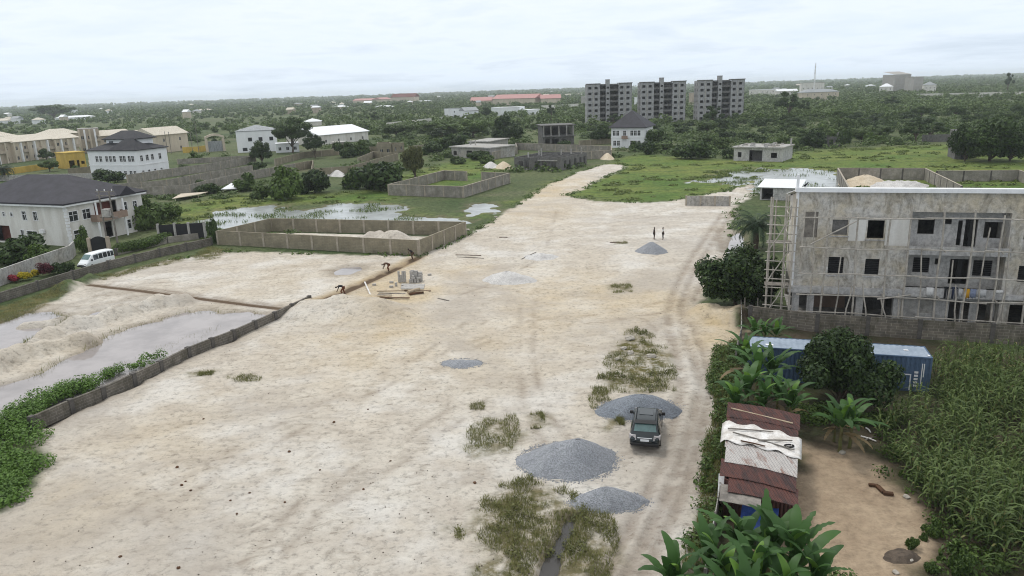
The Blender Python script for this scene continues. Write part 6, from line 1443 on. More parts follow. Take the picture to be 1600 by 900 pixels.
# ------------------------------------------------------------------ palm
pp = at(1180, 388); pl = empty('palm_tree', (pp.x, pp.y, 0), 0, 'bushy date palm with arching dark fronds left of the scaffolded building', 'palm'); HP = 2.7
mb = MB(); mb.tube([(0, 0, -.3), (.05, 0, HP * .5), (0, .05, HP)], .38, 10, .42); mb.build('trunk', MT['bark'], pl)
def frond(seed, L):
    rng = np.random.default_rng(seed); n = 34; ang = 1.25; x = z = 0.; V = []
    for i in range(n):
        t = i / n; ds = L / n; x2 = x + ds * math.cos(ang); z2 = z + ds * math.sin(ang); ang -= .085 * (.3 + 1.3 * t)
        w = .035 * (1 - t) + .008; V += [(x, -w, z), (x, w, z), (x2, w, z2), (x2, -w, z2)]
        ll = .62 * math.sin(PI * (.12 + .86 * t)) ** .7
        for s in (-1, 1):
            for q in (0, .5):
                bx, bz = x + (x2 - x) * q, z + (z2 - z) * q; dx = .55 + .2 * rng.random(); tip = (bx + ll * dx, s * ll * .75, bz - ll * (.15 + .35 * rng.random())); ww = .028
                V += [(bx - ww, 0, bz), (bx + ww, 0, bz), (tip[0] + ww * .3, tip[1], tip[2]), (tip[0] - ww * .3, tip[1], tip[2])]
        x, z = x2, z2
    return leaf_mesh('frond', np.array(V, float), 'leaf_palm')
FRS = [frond(i, 3.7 + .3 * i) for i in range(4)]
for i in range(46):
    o = link_mesh('frond', FRS[i % 4], None, pl); o.location = (0, 0, HP - .1 + .1 * (i % 3)); o.rotation_euler = (0, 1.15 - 1.35 * (i / 46) ** .8 + RNG.uniform(-.1, .1), i * 2.399)
# small garden palms by the left edge
for px, py, s, lb in ((8, 282, 1.0, 'small palm at the left edge before the beige terraces'),):
    p = at(px, py); q = copy_tree(pl); q.location = (p.x, p.y, 0); q.scale = (s, s, s); tag(q, lb)

# ------------------------------------------------------------------ maize
def maize_V(seed):
    rng = np.random.default_rng(seed); H = 1.9; V = []; r = .014
    for k in range(4): z0, z1 = H * k / 4, H * (k + 1) / 4; V += [(-r, 0, z0), (r, 0, z0), (r, 0, z1), (-r, 0, z1)]; V += [(0, -r, z0), (0, r, z0), (0, r, z1), (0, -r, z1)]
    for i in range(10):
        az = i * PI + rng.normal() * .5; z = .3 + 1.5 * i / 10; L = .95 * (.7 + .5 * rng.random()); ang = 1.0 - .05 * rng.random(); x = 0.; zz = z; c, s = math.cos(az), math.sin(az); n = 5; w0 = .045
        for k in range(n):
            x2 = x + L / n * math.cos(ang); z2 = zz + L / n * math.sin(ang); ang -= .50 + .15 * rng.random(); wa = w0 * (1 - (k / n) ** 2); wb = w0 * (1 - ((k + 1) / n) ** 2)
            V += [(x * c + wa * s, x * s - wa * c, zz), (x * c - wa * s, x * s + wa * c, zz), (x2 * c - wb * s, x2 * s + wb * c, z2), (x2 * c + wb * s, x2 * s - wb * c, z2)]; x, zz = x2, z2
    for k in range(5):
        az = k * 1.25; V += [(0, 0, H), (.015, 0, H), (.14 * math.cos(az) + .012, .14 * math.sin(az), H + .28), (.14 * math.cos(az), .14 * math.sin(az), H + .28)]
    return np.array(V)
MZ = [maize_V(i) for i in range(5)]
FIELD = W((1400, 668), (1432, 640), (1462, 622), (1472, 566), (1640, 572), (1800, 620), (1800, 960), (1640, 960), (1560, 900), (1490, 830), (1445, 775), (1400, 740), (1362, 705), (1368, 672))
rng = np.random.default_rng(60); cx = []
x0 = min(p[0] for p in FIELD); x1 = max(p[0] for p in FIELD); y0 = min(p[1] for p in FIELD); y1 = max(p[1] for p in FIELD)
gx, gy = np.meshgrid(np.arange(x0, x1, .72), np.arange(y0, y1, .40)); gx = gx.ravel() + rng.normal(size=gx.size) * .16; gy = gy.ravel() + rng.normal(size=gy.size) * .14
k = (sdf(gx, gy, FIELD) > rng.normal(size=gx.size) * .6) & (rng.random(gx.size) < .88) & (fbm(gx * .35, gy * .35, 71, 3) > .33); gx, gy = gx[k], gy[k]
fx, fy = zip(*[pix(a, b, 1.0) for a, b in zip(gx, gy)]); fx, fy = np.array(fx), np.array(fy)
vis = (fx < 1610) & (fy < 930); near = np.where(vis, np.hypot(gx, gy), 1e9); order = np.argsort(near); ind = order[:300]; rest = order[300:]
hs = lambda i: .50 + .85 * float(fbm(np.array([gx[i] * .22]), np.array([gy[i] * .22]), 72, 3)[0]) + .25 * rng.random()
MM = [leaf_mesh('maize', v, 'leaf_maize') for v in MZ]
for i in ind:
    s = hs(i); o = link_mesh('maize_plant', MM[rng.integers(5)], None, None, (gx[i], gy[i], 0), rng.random() * 6.28); o.scale = (s * 1.05, s * 1.05, s); tag(o, 'green maize plant at the near side of the maize field', 'maize plant', 'maize plants at the near side')
parts = []
for i in rest:
    if not (gx[i] < .85 * gy[i] + 12): continue
    a = rng.random() * 6.28; c, s = math.cos(a), math.sin(a); q = MZ[rng.integers(5)] * hs(i)
    parts.append(np.stack([q[:, 0] * c - q[:, 1] * s + gx[i], q[:, 0] * s + q[:, 1] * c + gy[i], q[:, 2]], 1))
o = link_mesh('maize_field', leaf_mesh('maize_field', np.concatenate(parts), 'leaf_maize'), None); tag(o, 'dense field of maize plants behind the yard', 'maize field', kind='stuff')
# weeds under and around the yard
bl = []
for k in range(240):
    t = rng.random(2)
    q_ = (1360 + 240 * t[0], 600 + 300 * t[1]) if k % 3 else (1240 + 150 * t[0], 640 + 25 * t[1])
    if 1330 < q_[0] < 1470 and q_[1] < 650: continue
    p = at(*q_)
    if sdf(np.array([p.x]), np.array([p.y]), YARD_LIGHT)[0] > -.3: continue
    s = .3 + .5 * rng.random(); bl.append((p.x, p.y, s * .4, s, s, s * .6))
for k in range(60):
    p = at(1130 + 200 * rng.random(), 905 + 40 * rng.random()); bl.append((p.x, p.y, .25, .5, .5, .4))
o = link_mesh('ground_weeds', leaf_mesh('ground_weeds', leaves(rng, bl, 15000, .12, shell=.3, up=.5), 'leaf_mid'), None); tag(o, 'low leafy weeds at the edge of the maize', 'weeds', kind='stuff')
for i, (px, py, w, h, lb) in enumerate([(1460, 836, 34, 26, 'round green shrub at the yard edge, below the maize'), (1426, 856, 24, 20, 'small round green shrub on the bare yard, left of a larger one'), (1443, 843, 16, 13, 'tiny green shrub between two rounder shrubs on the yard edge'), (1490, 862, 24, 20, 'green shrub at the maize edge by the dark soil patch'), (1502, 895, 44, 36, 'large spreading shrub low at the yard corner'), (1454, 892, 26, 20, 'dull green shrub near the stones on the yard'), (1470, 872, 16, 12, 'small shrub beside the white stones on the yard')]):
    bush(px, py, w, h, 'mid', lb, None, 'shrub', 'shrub', i)
# ------------------------------------------------------------------ heaps
def gravel_mat(name, c, c2, big=.5):
    m, nt, b = new_mat(name); v = nt.coord('Object')
    vo = nt.new('ShaderNodeTexVoronoi'); vo.inputs['Scale'].default_value = 15; nt.link(v, vo.inputs['Vector'])
    f = nt.ramp(nt.noise(v, big, 6, .65), [(.38, 0.), (.64, 1.)])
    base = nt.mix(f, c, c2); sp = nt.new('ShaderNodeSeparateColor'); nt.link(vo.outputs['Color'], sp.inputs[0])
    base = nt.mix(1.0, base, nt.ramp(sp.outputs[0], [(.0, .74), (1., 1.2)]), 'MULTIPLY'); nt.link(base, b.inputs['Base Color']); b.inputs['Roughness'].default_value = .9
    nt.link(nt.bump(vo.outputs['Distance'], .8, .06), b.inputs['Normal']); return m
MT['gravel'] = gravel_mat('gravel', (.295, .305, .322), (.24, .25, .268))
MT['gravel_dark'] = gravel_mat('gravel_dark', (.21, .23, .255), (.165, .18, .205))
MT['gravel_warm'] = gravel_mat('gravel_warm', (.47, .44, .405), (.41, .38, .34))
MT['heap_white'] = gravel_mat('heap_white', (.62, .60, .57), (.50, .48, .46))
MT['heap_sand'] = gravel_mat('heap_sand', (.62, .53, .40), (.52, .42, .29))
def heap(name, label, cx, cy, hw, hd, h, mat, seed, apex=(0, 0), cat='gravel pile', rough=.05, flat=.12, pw=1.15, group=None):
    """cx,cy: middle of the base in the photo, hw/hd its half width and half depth there"""
    c = at(cx, cy); l = at(cx - hw, cy); f_ = at(cx, cy + hd); ax = (c - l); ay = (c - f_)
    na, nr = 72, 26; V = []; rng = random.Random(seed); ph = [rng.uniform(0, 6.28) for _ in range(4)]
    for i in range(nr + 1):
        t = i / nr
        for j in range(na):
            a = 2 * PI * j / na; R = 1 + .06 * math.sin(2 * a + ph[0]) + .05 * math.sin(3 * a + ph[1]) + .03 * math.sin(7 * a + ph[2]) + .02 * math.sin(13 * a + ph[3])
            p = (ax * math.cos(a) + ay * math.sin(a)) * R * t + (ax * apex[0] + ay * apex[1]) * (1 - t)
            z = h * ((1 - max(0, (t - flat) / (1 - flat)) ** pw) if t > flat else 1 + .03 * (1 - t / flat))
            z += rough * (fbm(np.array([p.x * 1.3 + seed]), np.array([p.y * 1.3]), 7, 4)[0] - .5) * min(1, 3 * (1 - t)) * 2
            V.append((p.x, p.y, z - .06 * t ** 6 + .01))
    F = [(i * na + j, i * na + (j + 1) % na, (i + 1) * na + (j + 1) % na, (i + 1) * na + j) for i in range(1, nr) for j in range(na)] + [(na + j, na + (j + 1) % na, 0) for j in range(na)]
    mb = MB(); mb.add(V, F); return tag(mb.build(name, MT[mat], None, (c.x, c.y, ground_z(c.x, c.y)), 0, True), label, cat, group)
heap('gravel_pile', 'largest grey gravel pile, pointed, left of the dark car', 887, 720, 76, 32, 1.55, 'gravel', 1, (.22, -.1), rough=.11, flat=.08, pw=1.05)
heap('gravel_pile', 'small low grey gravel pile nearest the camera, right of the drain', 951, 784, 60, 17, .92, 'gravel', 2, (-.1, .0), rough=.09, flat=.1, pw=1.05)
heap('gravel_pile', 'broad dark grey gravel pile right behind the dark car', 998, 640, 64, 19, .95, 'gravel_dark', 3, (.1, .1), flat=.25, rough=.14)
heap('gravel_pile', 'low faint grey gravel spread alone on the open sand', 722, 568, 32, 8, .22, 'gravel', 4, flat=.3)
heap('gravel_pile', 'small smooth grey gravel pile beside the two standing men', 1019, 392.5, 27, 5, 1.25, 'gravel', 5, (-.05, 0), pw=1.0, rough=.04)
heap('sand_heap', 'white sand heap with rough foot in the middle of the plot', 795, 438, 42, 8, .95, 'heap_white', 7, (-.1, .2), 'sand heap', .12)
heap('sand_heap', 'low pale sand heap beyond the white one, before the gravel pile', 846, 402, 28, 6, .5, 'heap_white', 8, cat='sand heap', rough=.12)
heap('sand_heap', 'white sand heap on the meadow, left one of two before the grey shell', 767, 261, 13, 2.5, 1.5, 'heap_white', 9, cat='sand heap')
heap('sand_heap', 'cream sand heap on the meadow, touching the grey shell side', 787, 262, 15, 2.6, 1.7, 'heap_sand', 10, cat='sand heap')
heap('sand_heap', 'white sand heap against the brown plot wall, left one of two', 508, 273, 11, 3, 1.6, 'heap_white', 11, cat='sand heap')
heap('sand_heap', 'white sand heap against the brown plot wall, right one of two', 527, 274, 15, 3, 1.5, 'heap_white', 12, cat='sand heap')
heap('sand_heap', 'pale sand heap at the far end of the causeway near the grey wall corner', 949, 248, 11, 2.5, 1.7, 'heap_sand', 13, cat='sand heap')
heap('sand_heap', 'pale sand heap filling the yard behind the scaffolded building', 1350, 287, 36, 8, 1.7, 'heap_sand', 14, cat='sand heap', rough=.4)
heap('sand_heap', 'long low pale concrete rubble heap in the yard behind the scaffolded building', 1400, 292, 52, 6, .8, 'heap_white', 15, cat='rubble heap', rough=.4, flat=.5)
heap('soil_heap', 'dark soil patch heaped low at the yard edge by the shrubs', 1408, 870, 30, 14, .18, 'bark', 16, cat='soil', flat=.4)

def bits(name, label, pts, size, mat, seed):
    r = np.random.default_rng(seed); n = len(pts); s = size * (.5 + r.random((n, 1, 1))); a = r.random(n) * 6.28
    c = np.array([[-1, -1, -.5], [1, -1, -.5], [1, 1, -.5], [-1, 1, -.5], [-.7, -.7, .6], [.7, -.7, .6], [.7, .7, .6], [-.7, .7, .6]]) * (.7 + .6 * r.random((n, 8, 3))) * s * .5
    R = np.stack([np.stack([np.cos(a), -np.sin(a)], -1), np.stack([np.sin(a), np.cos(a)], -1)], 1); c[:, :, :2] = np.einsum('nij,nkj->nki', R, c[:, :, :2])
    V = (c + pts[:, None, :]).reshape(-1, 3); q = np.array([(4, 5, 6, 7), (0, 1, 5, 4), (1, 2, 6, 5), (2, 3, 7, 6), (3, 0, 4, 7)])
    F = (np.arange(n)[:, None, None] * 8 + q[None]).reshape(-1, 4); me = np_mesh(name, V, F); return tag(link_mesh(name, me, MT[mat]), label, kind='stuff')
rng = np.random.default_rng(200); ps = []
for cx, cy, hw, hd_, n in ((887, 720, 76, 32, 900), (951, 784, 60, 17, 600), (998, 640, 64, 19, 600), (722, 568, 32, 8, 250)):
    c = at(cx, cy); ax = c - at(cx - hw, cy); ay = c - at(cx, cy + hd_)
    for _ in range(n):
        t = rng.random() * 6.283; k = .96 + abs(rng.normal()) * .07; p = c + ax * (math.cos(t) * k) + ay * (math.sin(t) * k); ps.append((p.x, p.y))
ps = np.array(ps); bits('loose_gravel', 'loose stones scattered round the feet of the gravel piles', np.column_stack([ps, ground_h(ps[:, 0], ps[:, 1]) + .015]), .05, 'gravel', 5)
ps = []
while len(ps) < 260:
    px, py = rng.random() * 1100, 380 + rng.random() * 520; p = at(px, py)
    if sdf(np.array([p.x]), np.array([p.y]), SAND)[0] > .5 and fbm(np.array([p.x * .09]), np.array([p.y * .09]), 55, 3)[0] > .46 and ground_z(p.x, p.y) > -.12: ps.append((p.x, p.y))
ps = np.array(ps); bits('debris', 'small dark clods and litter specks strewn over the sand', np.column_stack([ps, ground_h(ps[:, 0], ps[:, 1]) + .02]), .045, 'bark', 6)
# ------------------------------------------------------------------ vehicles
def loft_body(st, root, mat, name='body'):
    """stations (x, half width, bottom, shoulder, half width on top, top): one closed body"""
    sec = lambda s: [(0, s[2]), (s[1] * .8, s[2]), (s[1], s[2] + .12), (s[1], s[3]), (s[4], s[5] - .05), (s[4] - .10, s[5]), (0, s[5] + .02)]
    V = []; K = 7
    for s in st:
        q = sec(s); V += [(s[0], y, z) for y, z in q] + [(s[0], -y, z) for y, z in q[1:-1][::-1]]
    n = 12; F = [(i * n + j, i * n + (j + 1) % n, (i + 1) * n + (j + 1) % n, (i + 1) * n + j) for i in range(len(st) - 1) for j in range(n)]
    F += [tuple(range(n)), tuple(range((len(st) - 1) * n, len(st) * n))[::-1]]
    mb = MB(); mb.add(V, F); o = mb.build(name, mat, root, smooth=True)
    m = o.modifiers.new('sub', 'SUBSURF'); m.levels = m.render_levels = 2
    for e in o.data.edges: pass
    cr = o.data.attributes.new('crease_edge', 'FLOAT', 'EDGE')
    cr.data.foreach_set('value', [.55] * len(o.data.edges)); return o
def wheel(root, x, y, r, w, rimc='chrome'):
    e = empty('wheel', (x, y, r - .01), 0, parent=root); s = 1 if y > 0 else -1
    def ring(prof, seg=20):
        V = []; F = []; k = len(prof)
        for j in range(seg):
            a = 2 * PI * j / seg; V += [(rr * math.cos(a), yy, rr * math.sin(a)) for rr, yy in prof]
        for j in range(seg):
            for i in range(k - 1): F.append((j * k + i, j * k + i + 1, ((j + 1) % seg) * k + i + 1, ((j + 1) % seg) * k + i))
        mb = MB(); return mb.add(V, F)
    t = ring([(r * .62, -w / 2), (r * .94, -w / 2), (r, -w / 2 + .03), (r, w / 2 - .03), (r * .94, w / 2), (r * .62, w / 2), (r * .62, -w / 2)]); t.build('tyre', MT['rubber'], e, smooth=True)
    rm = ring([(.02, s * w * .36), (r * .2, s * w * .42), (r * .45, s * w * .30), (r * .63, s * w * .46), (r * .63, -s * w * .4)]); rm.build('rim', MT[rimc], e, smooth=True)
    return e
def panel(name, mat, root, quads, th=.012):
    mb = MB()
    for q in quads:
        q = [Vector(p) for p in q]; nn = (q[1] - q[0]).cross(q[3] - q[0]).normalized(); c = sum(q, Vector()) / 4
        if nn.dot(c - Vector((0, 0, .9))) < 0: nn = -nn
        a = [p + nn * .004 for p in q]; b = [p + nn * th for p in q]
        mb.add(a + b, [(0, 1, 2, 3), (4, 5, 6, 7), (0, 1, 5, 4), (1, 2, 6, 5), (2, 3, 7, 6), (3, 0, 4, 7)])
    return mb.build(name, MT[mat], root)
def lerp(a, b, t): return tuple(x + (y - x) * t for x, y in zip(a, b))
def side_pts(s, t):         # on the side glass of a station
    return (s[0], lerp((s[1], s[3]), (s[4], s[5] - .05), t))
def side_glass(root, sa, sb, f0, f1, mat, t0=.12, t1=.86):
    for sg in (1, -1):
        def P(f, t):
            a = side_pts(sa, t); b = side_pts(sb, t); y, z = lerp(a[1], b[1], f); return (sa[0] + (sb[0] - sa[0]) * f, sg * (y + .002), z)
        panel('side_window', mat, root, [(P(f0, t0), P(f1, t0), P(f1, t1), P(f0, t1))])
def screen(name, root, sa, sb, t0, t1, mat, k=.86):
    def P(t, s): w = lerp((sa[4] - .08,), (sb[4] - .08,), t)[0]; return (sa[0] + (sb[0] - sa[0]) * t, s * w * k, lerp((sa[5],), (sb[5],), t)[0] + .012)
    return panel(name, mat, root, [(P(t0, -1), P(t0, 1), P(t1, 1), P(t1, -1))])

ca, cb_ = at(1007, 707), at(1012, 664); hd = math.atan2((cb_ - ca).y, (cb_ - ca).x); cc = ca + (cb_ - ca).normalized() * 2.3
suv = empty('sport_utility_car', (cc.x, cc.y, ground_z(cc.x, cc.y) + .05), hd, 'dark green-black sport utility car parked between the gravel piles, rear towards the camera', 'car')
ST = [(-2.33, .72, .50, .62, .66, .72), (-2.29, .84, .42, .74, .78, .86), (-2.16, .905, .34, .88, .82, 1.04), (-2.05, .915, .32, .95, .80, 1.12), (-1.66, .92, .30, 1.0, .70, 1.62), (-1.40, .92, .30, 1.01, .70, 1.69), (-.3, .92, .30, 1.01, .71, 1.72), (.42, .92, .30, 1.0, .69, 1.66),
      (1.18, .92, .30, .98, .78, 1.12), (1.35, .92, .30, .97, .80, 1.07), (2.0, .90, .32, .88, .74, .95), (2.24, .83, .40, .72, .68, .80), (2.33, .70, .48, .60, .60, .66)]
loft_body(ST, suv, MT['paint_dark'])
screen('rear_window', suv, ST[3], ST[4], .12, .88, 'car_glass', .96); screen('windscreen', suv, ST[7], ST[8], .10, .90, 'car_glass', .96)
side_glass(suv, ST[4], ST[5], .5, 1.0, 'glass_tint'); side_glass(suv, ST[5], ST[6], .06, .46, 'glass_tint'); side_glass(suv, ST[5], ST[6], .52, 1.0, 'glass_tint'); side_glass(suv, ST[6], ST[7], .06, .98, 'glass_tint')
for s in (-1, 1):
    mb = MB(); mb.add([(-2.345, s * .50, .76), (-2.22, s * .925, .78), (-2.14, s * .93, 1.02), (-2.24, s * .54, 1.04), (-2.15, s * .50, .76), (-1.95, s * .94, .80), (-1.88, s * .94, 1.02), (-2.05, s * .54, 1.04)], [(0, 1, 2, 3), (1, 5, 6, 2), (3, 2, 6, 7), (0, 4, 5, 1), (0, 3, 7, 4), (4, 7, 6, 5)])
    bevel(mb.build('tail_light', MT['lens_clear'], suv), .02)
    mb = MB(); mb.add([(2.10, s * .50, .72), (2.26, s * .50, .70), (2.10, s * .86, .74), (1.95, s * .90, .80), (2.10, s * .50, .86), (2.22, s * .52, .84), (2.08, s * .82, .88), (1.92, s * .88, .90)], [(0, 1, 2, 3), (4, 7, 6, 5), (1, 5, 6, 2), (2, 6, 7, 3), (0, 4, 5, 1), (0, 3, 7, 4)]); mb.build('headlight', MT['lens_clear'], suv)
    mb = MB(); mb.box(.72, .90, s * 1.0 - .11, s * 1.0 + .11, 1.06, 1.24); mb.box(.78, .84, min(s * .86, s * .95), max(s * .86, s * .95), 1.06, 1.12); bevel(mb.build('wing_mirror', MT['plastic_black'], suv), .03)
    mb = MB(); mb.tube([(-1.45, s * .60, 1.70), (-1.3, s * .60, 1.77), (.1, s * .60, 1.79), (.3, s * .60, 1.70)], .022, 7); mb.build('roof_rail', MT['plastic_black'], suv)
    for x in (-1.35, 1.42): wheel(suv, x, s * .82, .37, .24)
mb = MB(); mb.box(-2.345, -2.325, -.26, .26, .70, .83); mb.build('number_plate', MT['plate'], suv)
mb = MB(); mb.box(-2.30, -2.24, -.44, .44, .86, .91); bevel(mb.build('trim_strip', MT['chrome'], suv), .015)
mb = MB(); mb.box(-2.42, -2.2, -.84, .84, .40, .60); bevel(mb.build('bumper', MT['plastic_black'], suv), .06, 3)
mb = MB(); mb.add([(-1.86, -.66, 1.63), (-1.5, -.66, 1.69), (-1.5, .66, 1.69), (-1.86, .66, 1.63), (-1.86, -.66, 1.66), (-1.5, -.66, 1.73), (-1.5, .66, 1.73), (-1.86, .66, 1.66)], [(0, 3, 2, 1), (4, 5, 6, 7), (0, 1, 5, 4), (1, 2, 6, 5), (2, 3, 7, 6), (3, 0, 4, 7)]); mb.build('spoiler', MT['plastic_black'], suv)
mb = MB(); mb.box(-.75, .10, -.42, .42, 1.72, 1.745); bevel(mb.build('sunroof', MT['glass_tint'], suv), .01)

va, vb = at(122, 423), at(167, 413); dv = (vb - va); hv = math.atan2(.93, .37) + PI; vc = at(147, 417)
van = empty('minibus', (vc.x + .2, vc.y + .4, .0), math.atan2((va - vb).y * 1.0, (va - vb).x * .62), 'white minibus parked in the lane behind the dark roadside wall', 'van')
VS = [(-2.36, .76, .42, .95, .66, 1.86), (-2.28, .84, .34, 1.0, .72, 1.95), (-1.2, .85, .30, 1.02, .74, 2.0), (.2, .85, .30, 1.02, .74, 1.99), (1.05, .85, .30, 1.0, .71, 1.92), (1.75, .85, .30, .98, .76, 1.22), (1.95, .84, .32, .90, .76, 1.05), (2.26, .82, .36, .74, .70, .86), (2.36, .74, .44, .62, .62, .70)]
loft_body(VS, van, MT['paint_white'])
screen('windscreen', van, VS[4], VS[5], .10, .92, 'car_glass', .96)
for f0, f1 in ((.05, .46), (.54, .95)): side_glass(van, VS[1], VS[2], f0, f1, 'glass_tint')
side_glass(van, VS[2], VS[3], .03, .48, 'glass_tint'); side_glass(van, VS[2], VS[3], .55, .97, 'glass_tint'); side_glass(van, VS[3], VS[4], .05, .92, 'glass_tint')
panel('rear_window', 'glass_tint', van, [((-2.345, -.58, 1.15), (-2.345, .58, 1.15), (-2.33, .55, 1.75), (-2.33, -.55, 1.75))])
for s in (-1, 1):
    mb = MB(); mb.box(2.12, 2.30, s * .58 - .16, s * .58 + .16, .68, .84); bevel(mb.build('headlight', MT['lens_clear'], van), .03)
    mb = MB(); mb.box(-2.37, -2.28, s * .74 - .07, s * .74 + .07, .75, 1.1); mb.build('tail_light', MT['lens_red'], van)
    mb = MB(); mb.box(1.35, 1.48, s * .98 - .08, s * .98 + .08, 1.1, 1.34); mb.box(1.38, 1.44, min(s * .82, s * .92), max(s * .82, s * .92), 1.12, 1.18); mb.build('wing_mirror', MT['plastic_black'], van)
    for x in (-1.45, 1.45): wheel(van, x, s * .76, .33, .2)
mb = MB(); mb.box(2.28, 2.42, -.78, .78, .40, .58); bevel(mb.build('bumper', MT['plastic_black'], van), .05)
mb = MB(); mb.box(2.30, 2.37, -.5, .5, .62, .70); mb.build('grille', MT['plastic_black'], van)

# ------------------------------------------------------------------ people
def skin_mesh(name, joints, edges, mat, parent, sub=1):
    names = list(joints); me = bpy.data.meshes.new(name); me.from_pydata([joints[n][0] for n in names], [(names.index(a), names.index(b)) for a, b in edges], []); me.update()
    o = bpy.data.objects.new(name, me); col.objects.link(o); o.parent = parent
    sk_ = o.modifiers.new('skin', 'SKIN'); sk_.use_smooth_shade = True
    lay = me.skin_vertices[0].data if me.skin_vertices else None
    if lay is None: me.attributes.new('skin', 'FLOAT', 'POINT')
    for i, n in enumerate(names):
        r = joints[n][1]; lay[i].radius = (r, r) if not hasattr(r, '__len__') else r; lay[i].use_root = (i == 0)
    m = o.modifiers.new('sub', 'SUBSURF'); m.levels = m.render_levels = sub
    me.materials.append(MT[mat]); return o
POSES = {
 'stand': dict(pel=(0, 0, .95), spi=(.01, 0, 1.17), che=(0, 0, 1.36), nec=(.01, 0, 1.50), hea=(.03, 0, 1.60), top=(.035, 0, 1.69), sho=(0, .18, 1.42), elb=(-.03, .24, 1.14), wri=(.06, .25, .91), pal=(.09, .25, .83), hip=(0, .10, .90), kne=(.03, .11, .50), ank=(-.02, .12, .09), toe=(.13, .14, .04)),
 'bend': dict(pel=(-.16, 0, .88), spi=(.04, 0, 1.04), che=(.26, 0, 1.07), nec=(.41, 0, 1.02), hea=(.50, 0, .96), top=(.57, 0, .90), sho=(.29, .18, 1.03), elb=(.36, .22, .75), wri=(.47, .14, .53), pal=(.50, .12, .45), hip=(-.15, .10, .84), kne=(.0, .15, .47), ank=(-.14, .17, .09), toe=(.02, .19, .04)),
 'stoop': dict(pel=(-.10, 0, .93), spi=(.05, 0, 1.13), che=(.18, 0, 1.28), nec=(.29, 0, 1.36), hea=(.38, 0, 1.41), top=(.43, 0, 1.48), sho=(.20, .18, 1.30), elb=(.26, .23, 1.03), wri=(.40, .17, .84), pal=(.45, .15, .77), hip=(-.10, .10, .88), kne=(.04, .13, .49), ank=(-.08, .15, .09), toe=(.08, .17, .04))}
RAD = dict(pel=.125, spi=.12, che=.13, nec=.052, hea=.088, top=.075, sho=.065, elb=.042, wri=.029, pal=.034, hip=.095, kne=.060, ank=.040, toe=.035)
def person(loc, rz, pose, shirt, trousers, label, shorts=False, asym=.0, s=1.0, bare=False):
    root = empty('person', (loc[0], loc[1], ground_z(*loc) if len(loc) < 3 else loc[2]), rz, label, 'person'); root.scale = (s * 1.12, s * 1.12, s)
    P = POSES[pose]; J = {}; E = [('pel', 'spi'), ('spi', 'che'), ('che', 'nec'), ('nec', 'hea'), ('hea', 'top')]
    for k in ('pel', 'spi', 'che', 'nec', 'hea', 'top'): J[k] = (P[k], RAD[k])
    d = (Vector(P['top']) - Vector(P['hea'])).normalized(); fw = Vector((d.z, 0, -d.x))
    J['nose'] = (tuple(Vector(P['hea']) + fw * .098 + d * .01), .016); E.append(('hea', 'nose'))
    for sd, g in ((1, 'l'), (-1, 'r')):
        for k in ('sho', 'elb', 'wri', 'pal', 'hip', 'kne', 'ank', 'toe'):
            x, y, z = P[k]
            if k in ('kne', 'ank', 'toe'): x += asym * sd
            J[k + g] = ((x, sd * y, z), RAD[k])
        E += [('che', 'sho' + g), ('sho' + g, 'elb' + g), ('elb' + g, 'wri' + g), ('wri' + g, 'pal' + g), ('pel', 'hip' + g), ('hip' + g, 'kne' + g), ('kne' + g, 'ank' + g), ('ank' + g, 'toe' + g)]
        pal = Vector(J['pal' + g][0]); dw = (pal - Vector(J['wri' + g][0])).normalized()
        for f in range(4):
            q = pal + dw * (.075 + .012 * (1 - abs(f - 1.4))) + Vector((.030 * (1.5 - f), 0, 0)) + Vector((0, -sd * .012, 0)); J['f%d%s' % (f, g)] = (tuple(q), .009); E.append(('pal' + g, 'f%d%s' % (f, g)))
        J['th' + g] = (tuple(pal + Vector((.055, -sd * .01, 0)) + dw * .01), .010); E.append(('wri' + g, 'th' + g))
    skin_mesh('body', J, E, 'skin', root, 1)
    def garment(name, keys, edges, mat, grow, ends={}):
        JJ = {k: (ends[k] if k in ends else (J[k][0], J[k][1] + grow)) for k in keys}; skin_mesh(name, JJ, edges, mat, root, 1)
    if not bare:
        ends = {}
        for g in 'lr':
            a, b = Vector(J['sho' + g][0]), Vector(J['elb' + g][0]); ends['slv' + g] = (tuple(a + (b - a) * .72), .062)
        garment('shirt', ['pel', 'spi', 'che', 'shol', 'shor', 'slvl', 'slvr'], [('pel', 'spi'), ('spi', 'che'), ('che', 'shol'), ('che', 'shor'), ('shol', 'slvl'), ('shor', 'slvr')], shirt, .02, ends)
    ends = {}; ks = ['pel', 'hipl', 'hipr']; ee = [('pel', 'hipl'), ('pel', 'hipr')]
    for g in 'lr':
        if shorts: a, b = Vector(J['hip' + g][0]), Vector(J['kne' + g][0]); ends['e' + g] = (tuple(a + (b - a) * .9), .088); ks.append('e' + g); ee.append(('hip' + g, 'e' + g))
        else: a, b = Vector(J['kne' + g][0]), Vector(J['ank' + g][0]); ends['e' + g] = (tuple(a + (b - a) * .9), .062); ks += ['kne' + g, 'e' + g]; ee += [('hip' + g, 'kne' + g), ('kne' + g, 'e' + g)]
    garment('trousers', ks, ee, trousers, .022, ends)
    h = Vector(P['hea']); t = Vector(P['top']); mb = MB()
    c = h + d * .075 - fw * .018
    V = []; n, m = 12, 6
    ux_ = Vector((0, 1, 0))
    for i in range(m + 1):
        a = PI / 2 * i / m
        for j in range(n):
            b = 2 * PI * j / n; V.append(c + (fw * math.cos(b) * .098 + ux_ * math.sin(b) * .088) * math.cos(a) + d * math.sin(a) * .10)
    mb.add(V, [(i * n + j, i * n + (j + 1) % n, (i + 1) * n + (j + 1) % n, (i + 1) * n + j) for i in range(m) for j in range(n)]); mb.build('hair', MT['hair'], root, smooth=True)
    mb = MB()
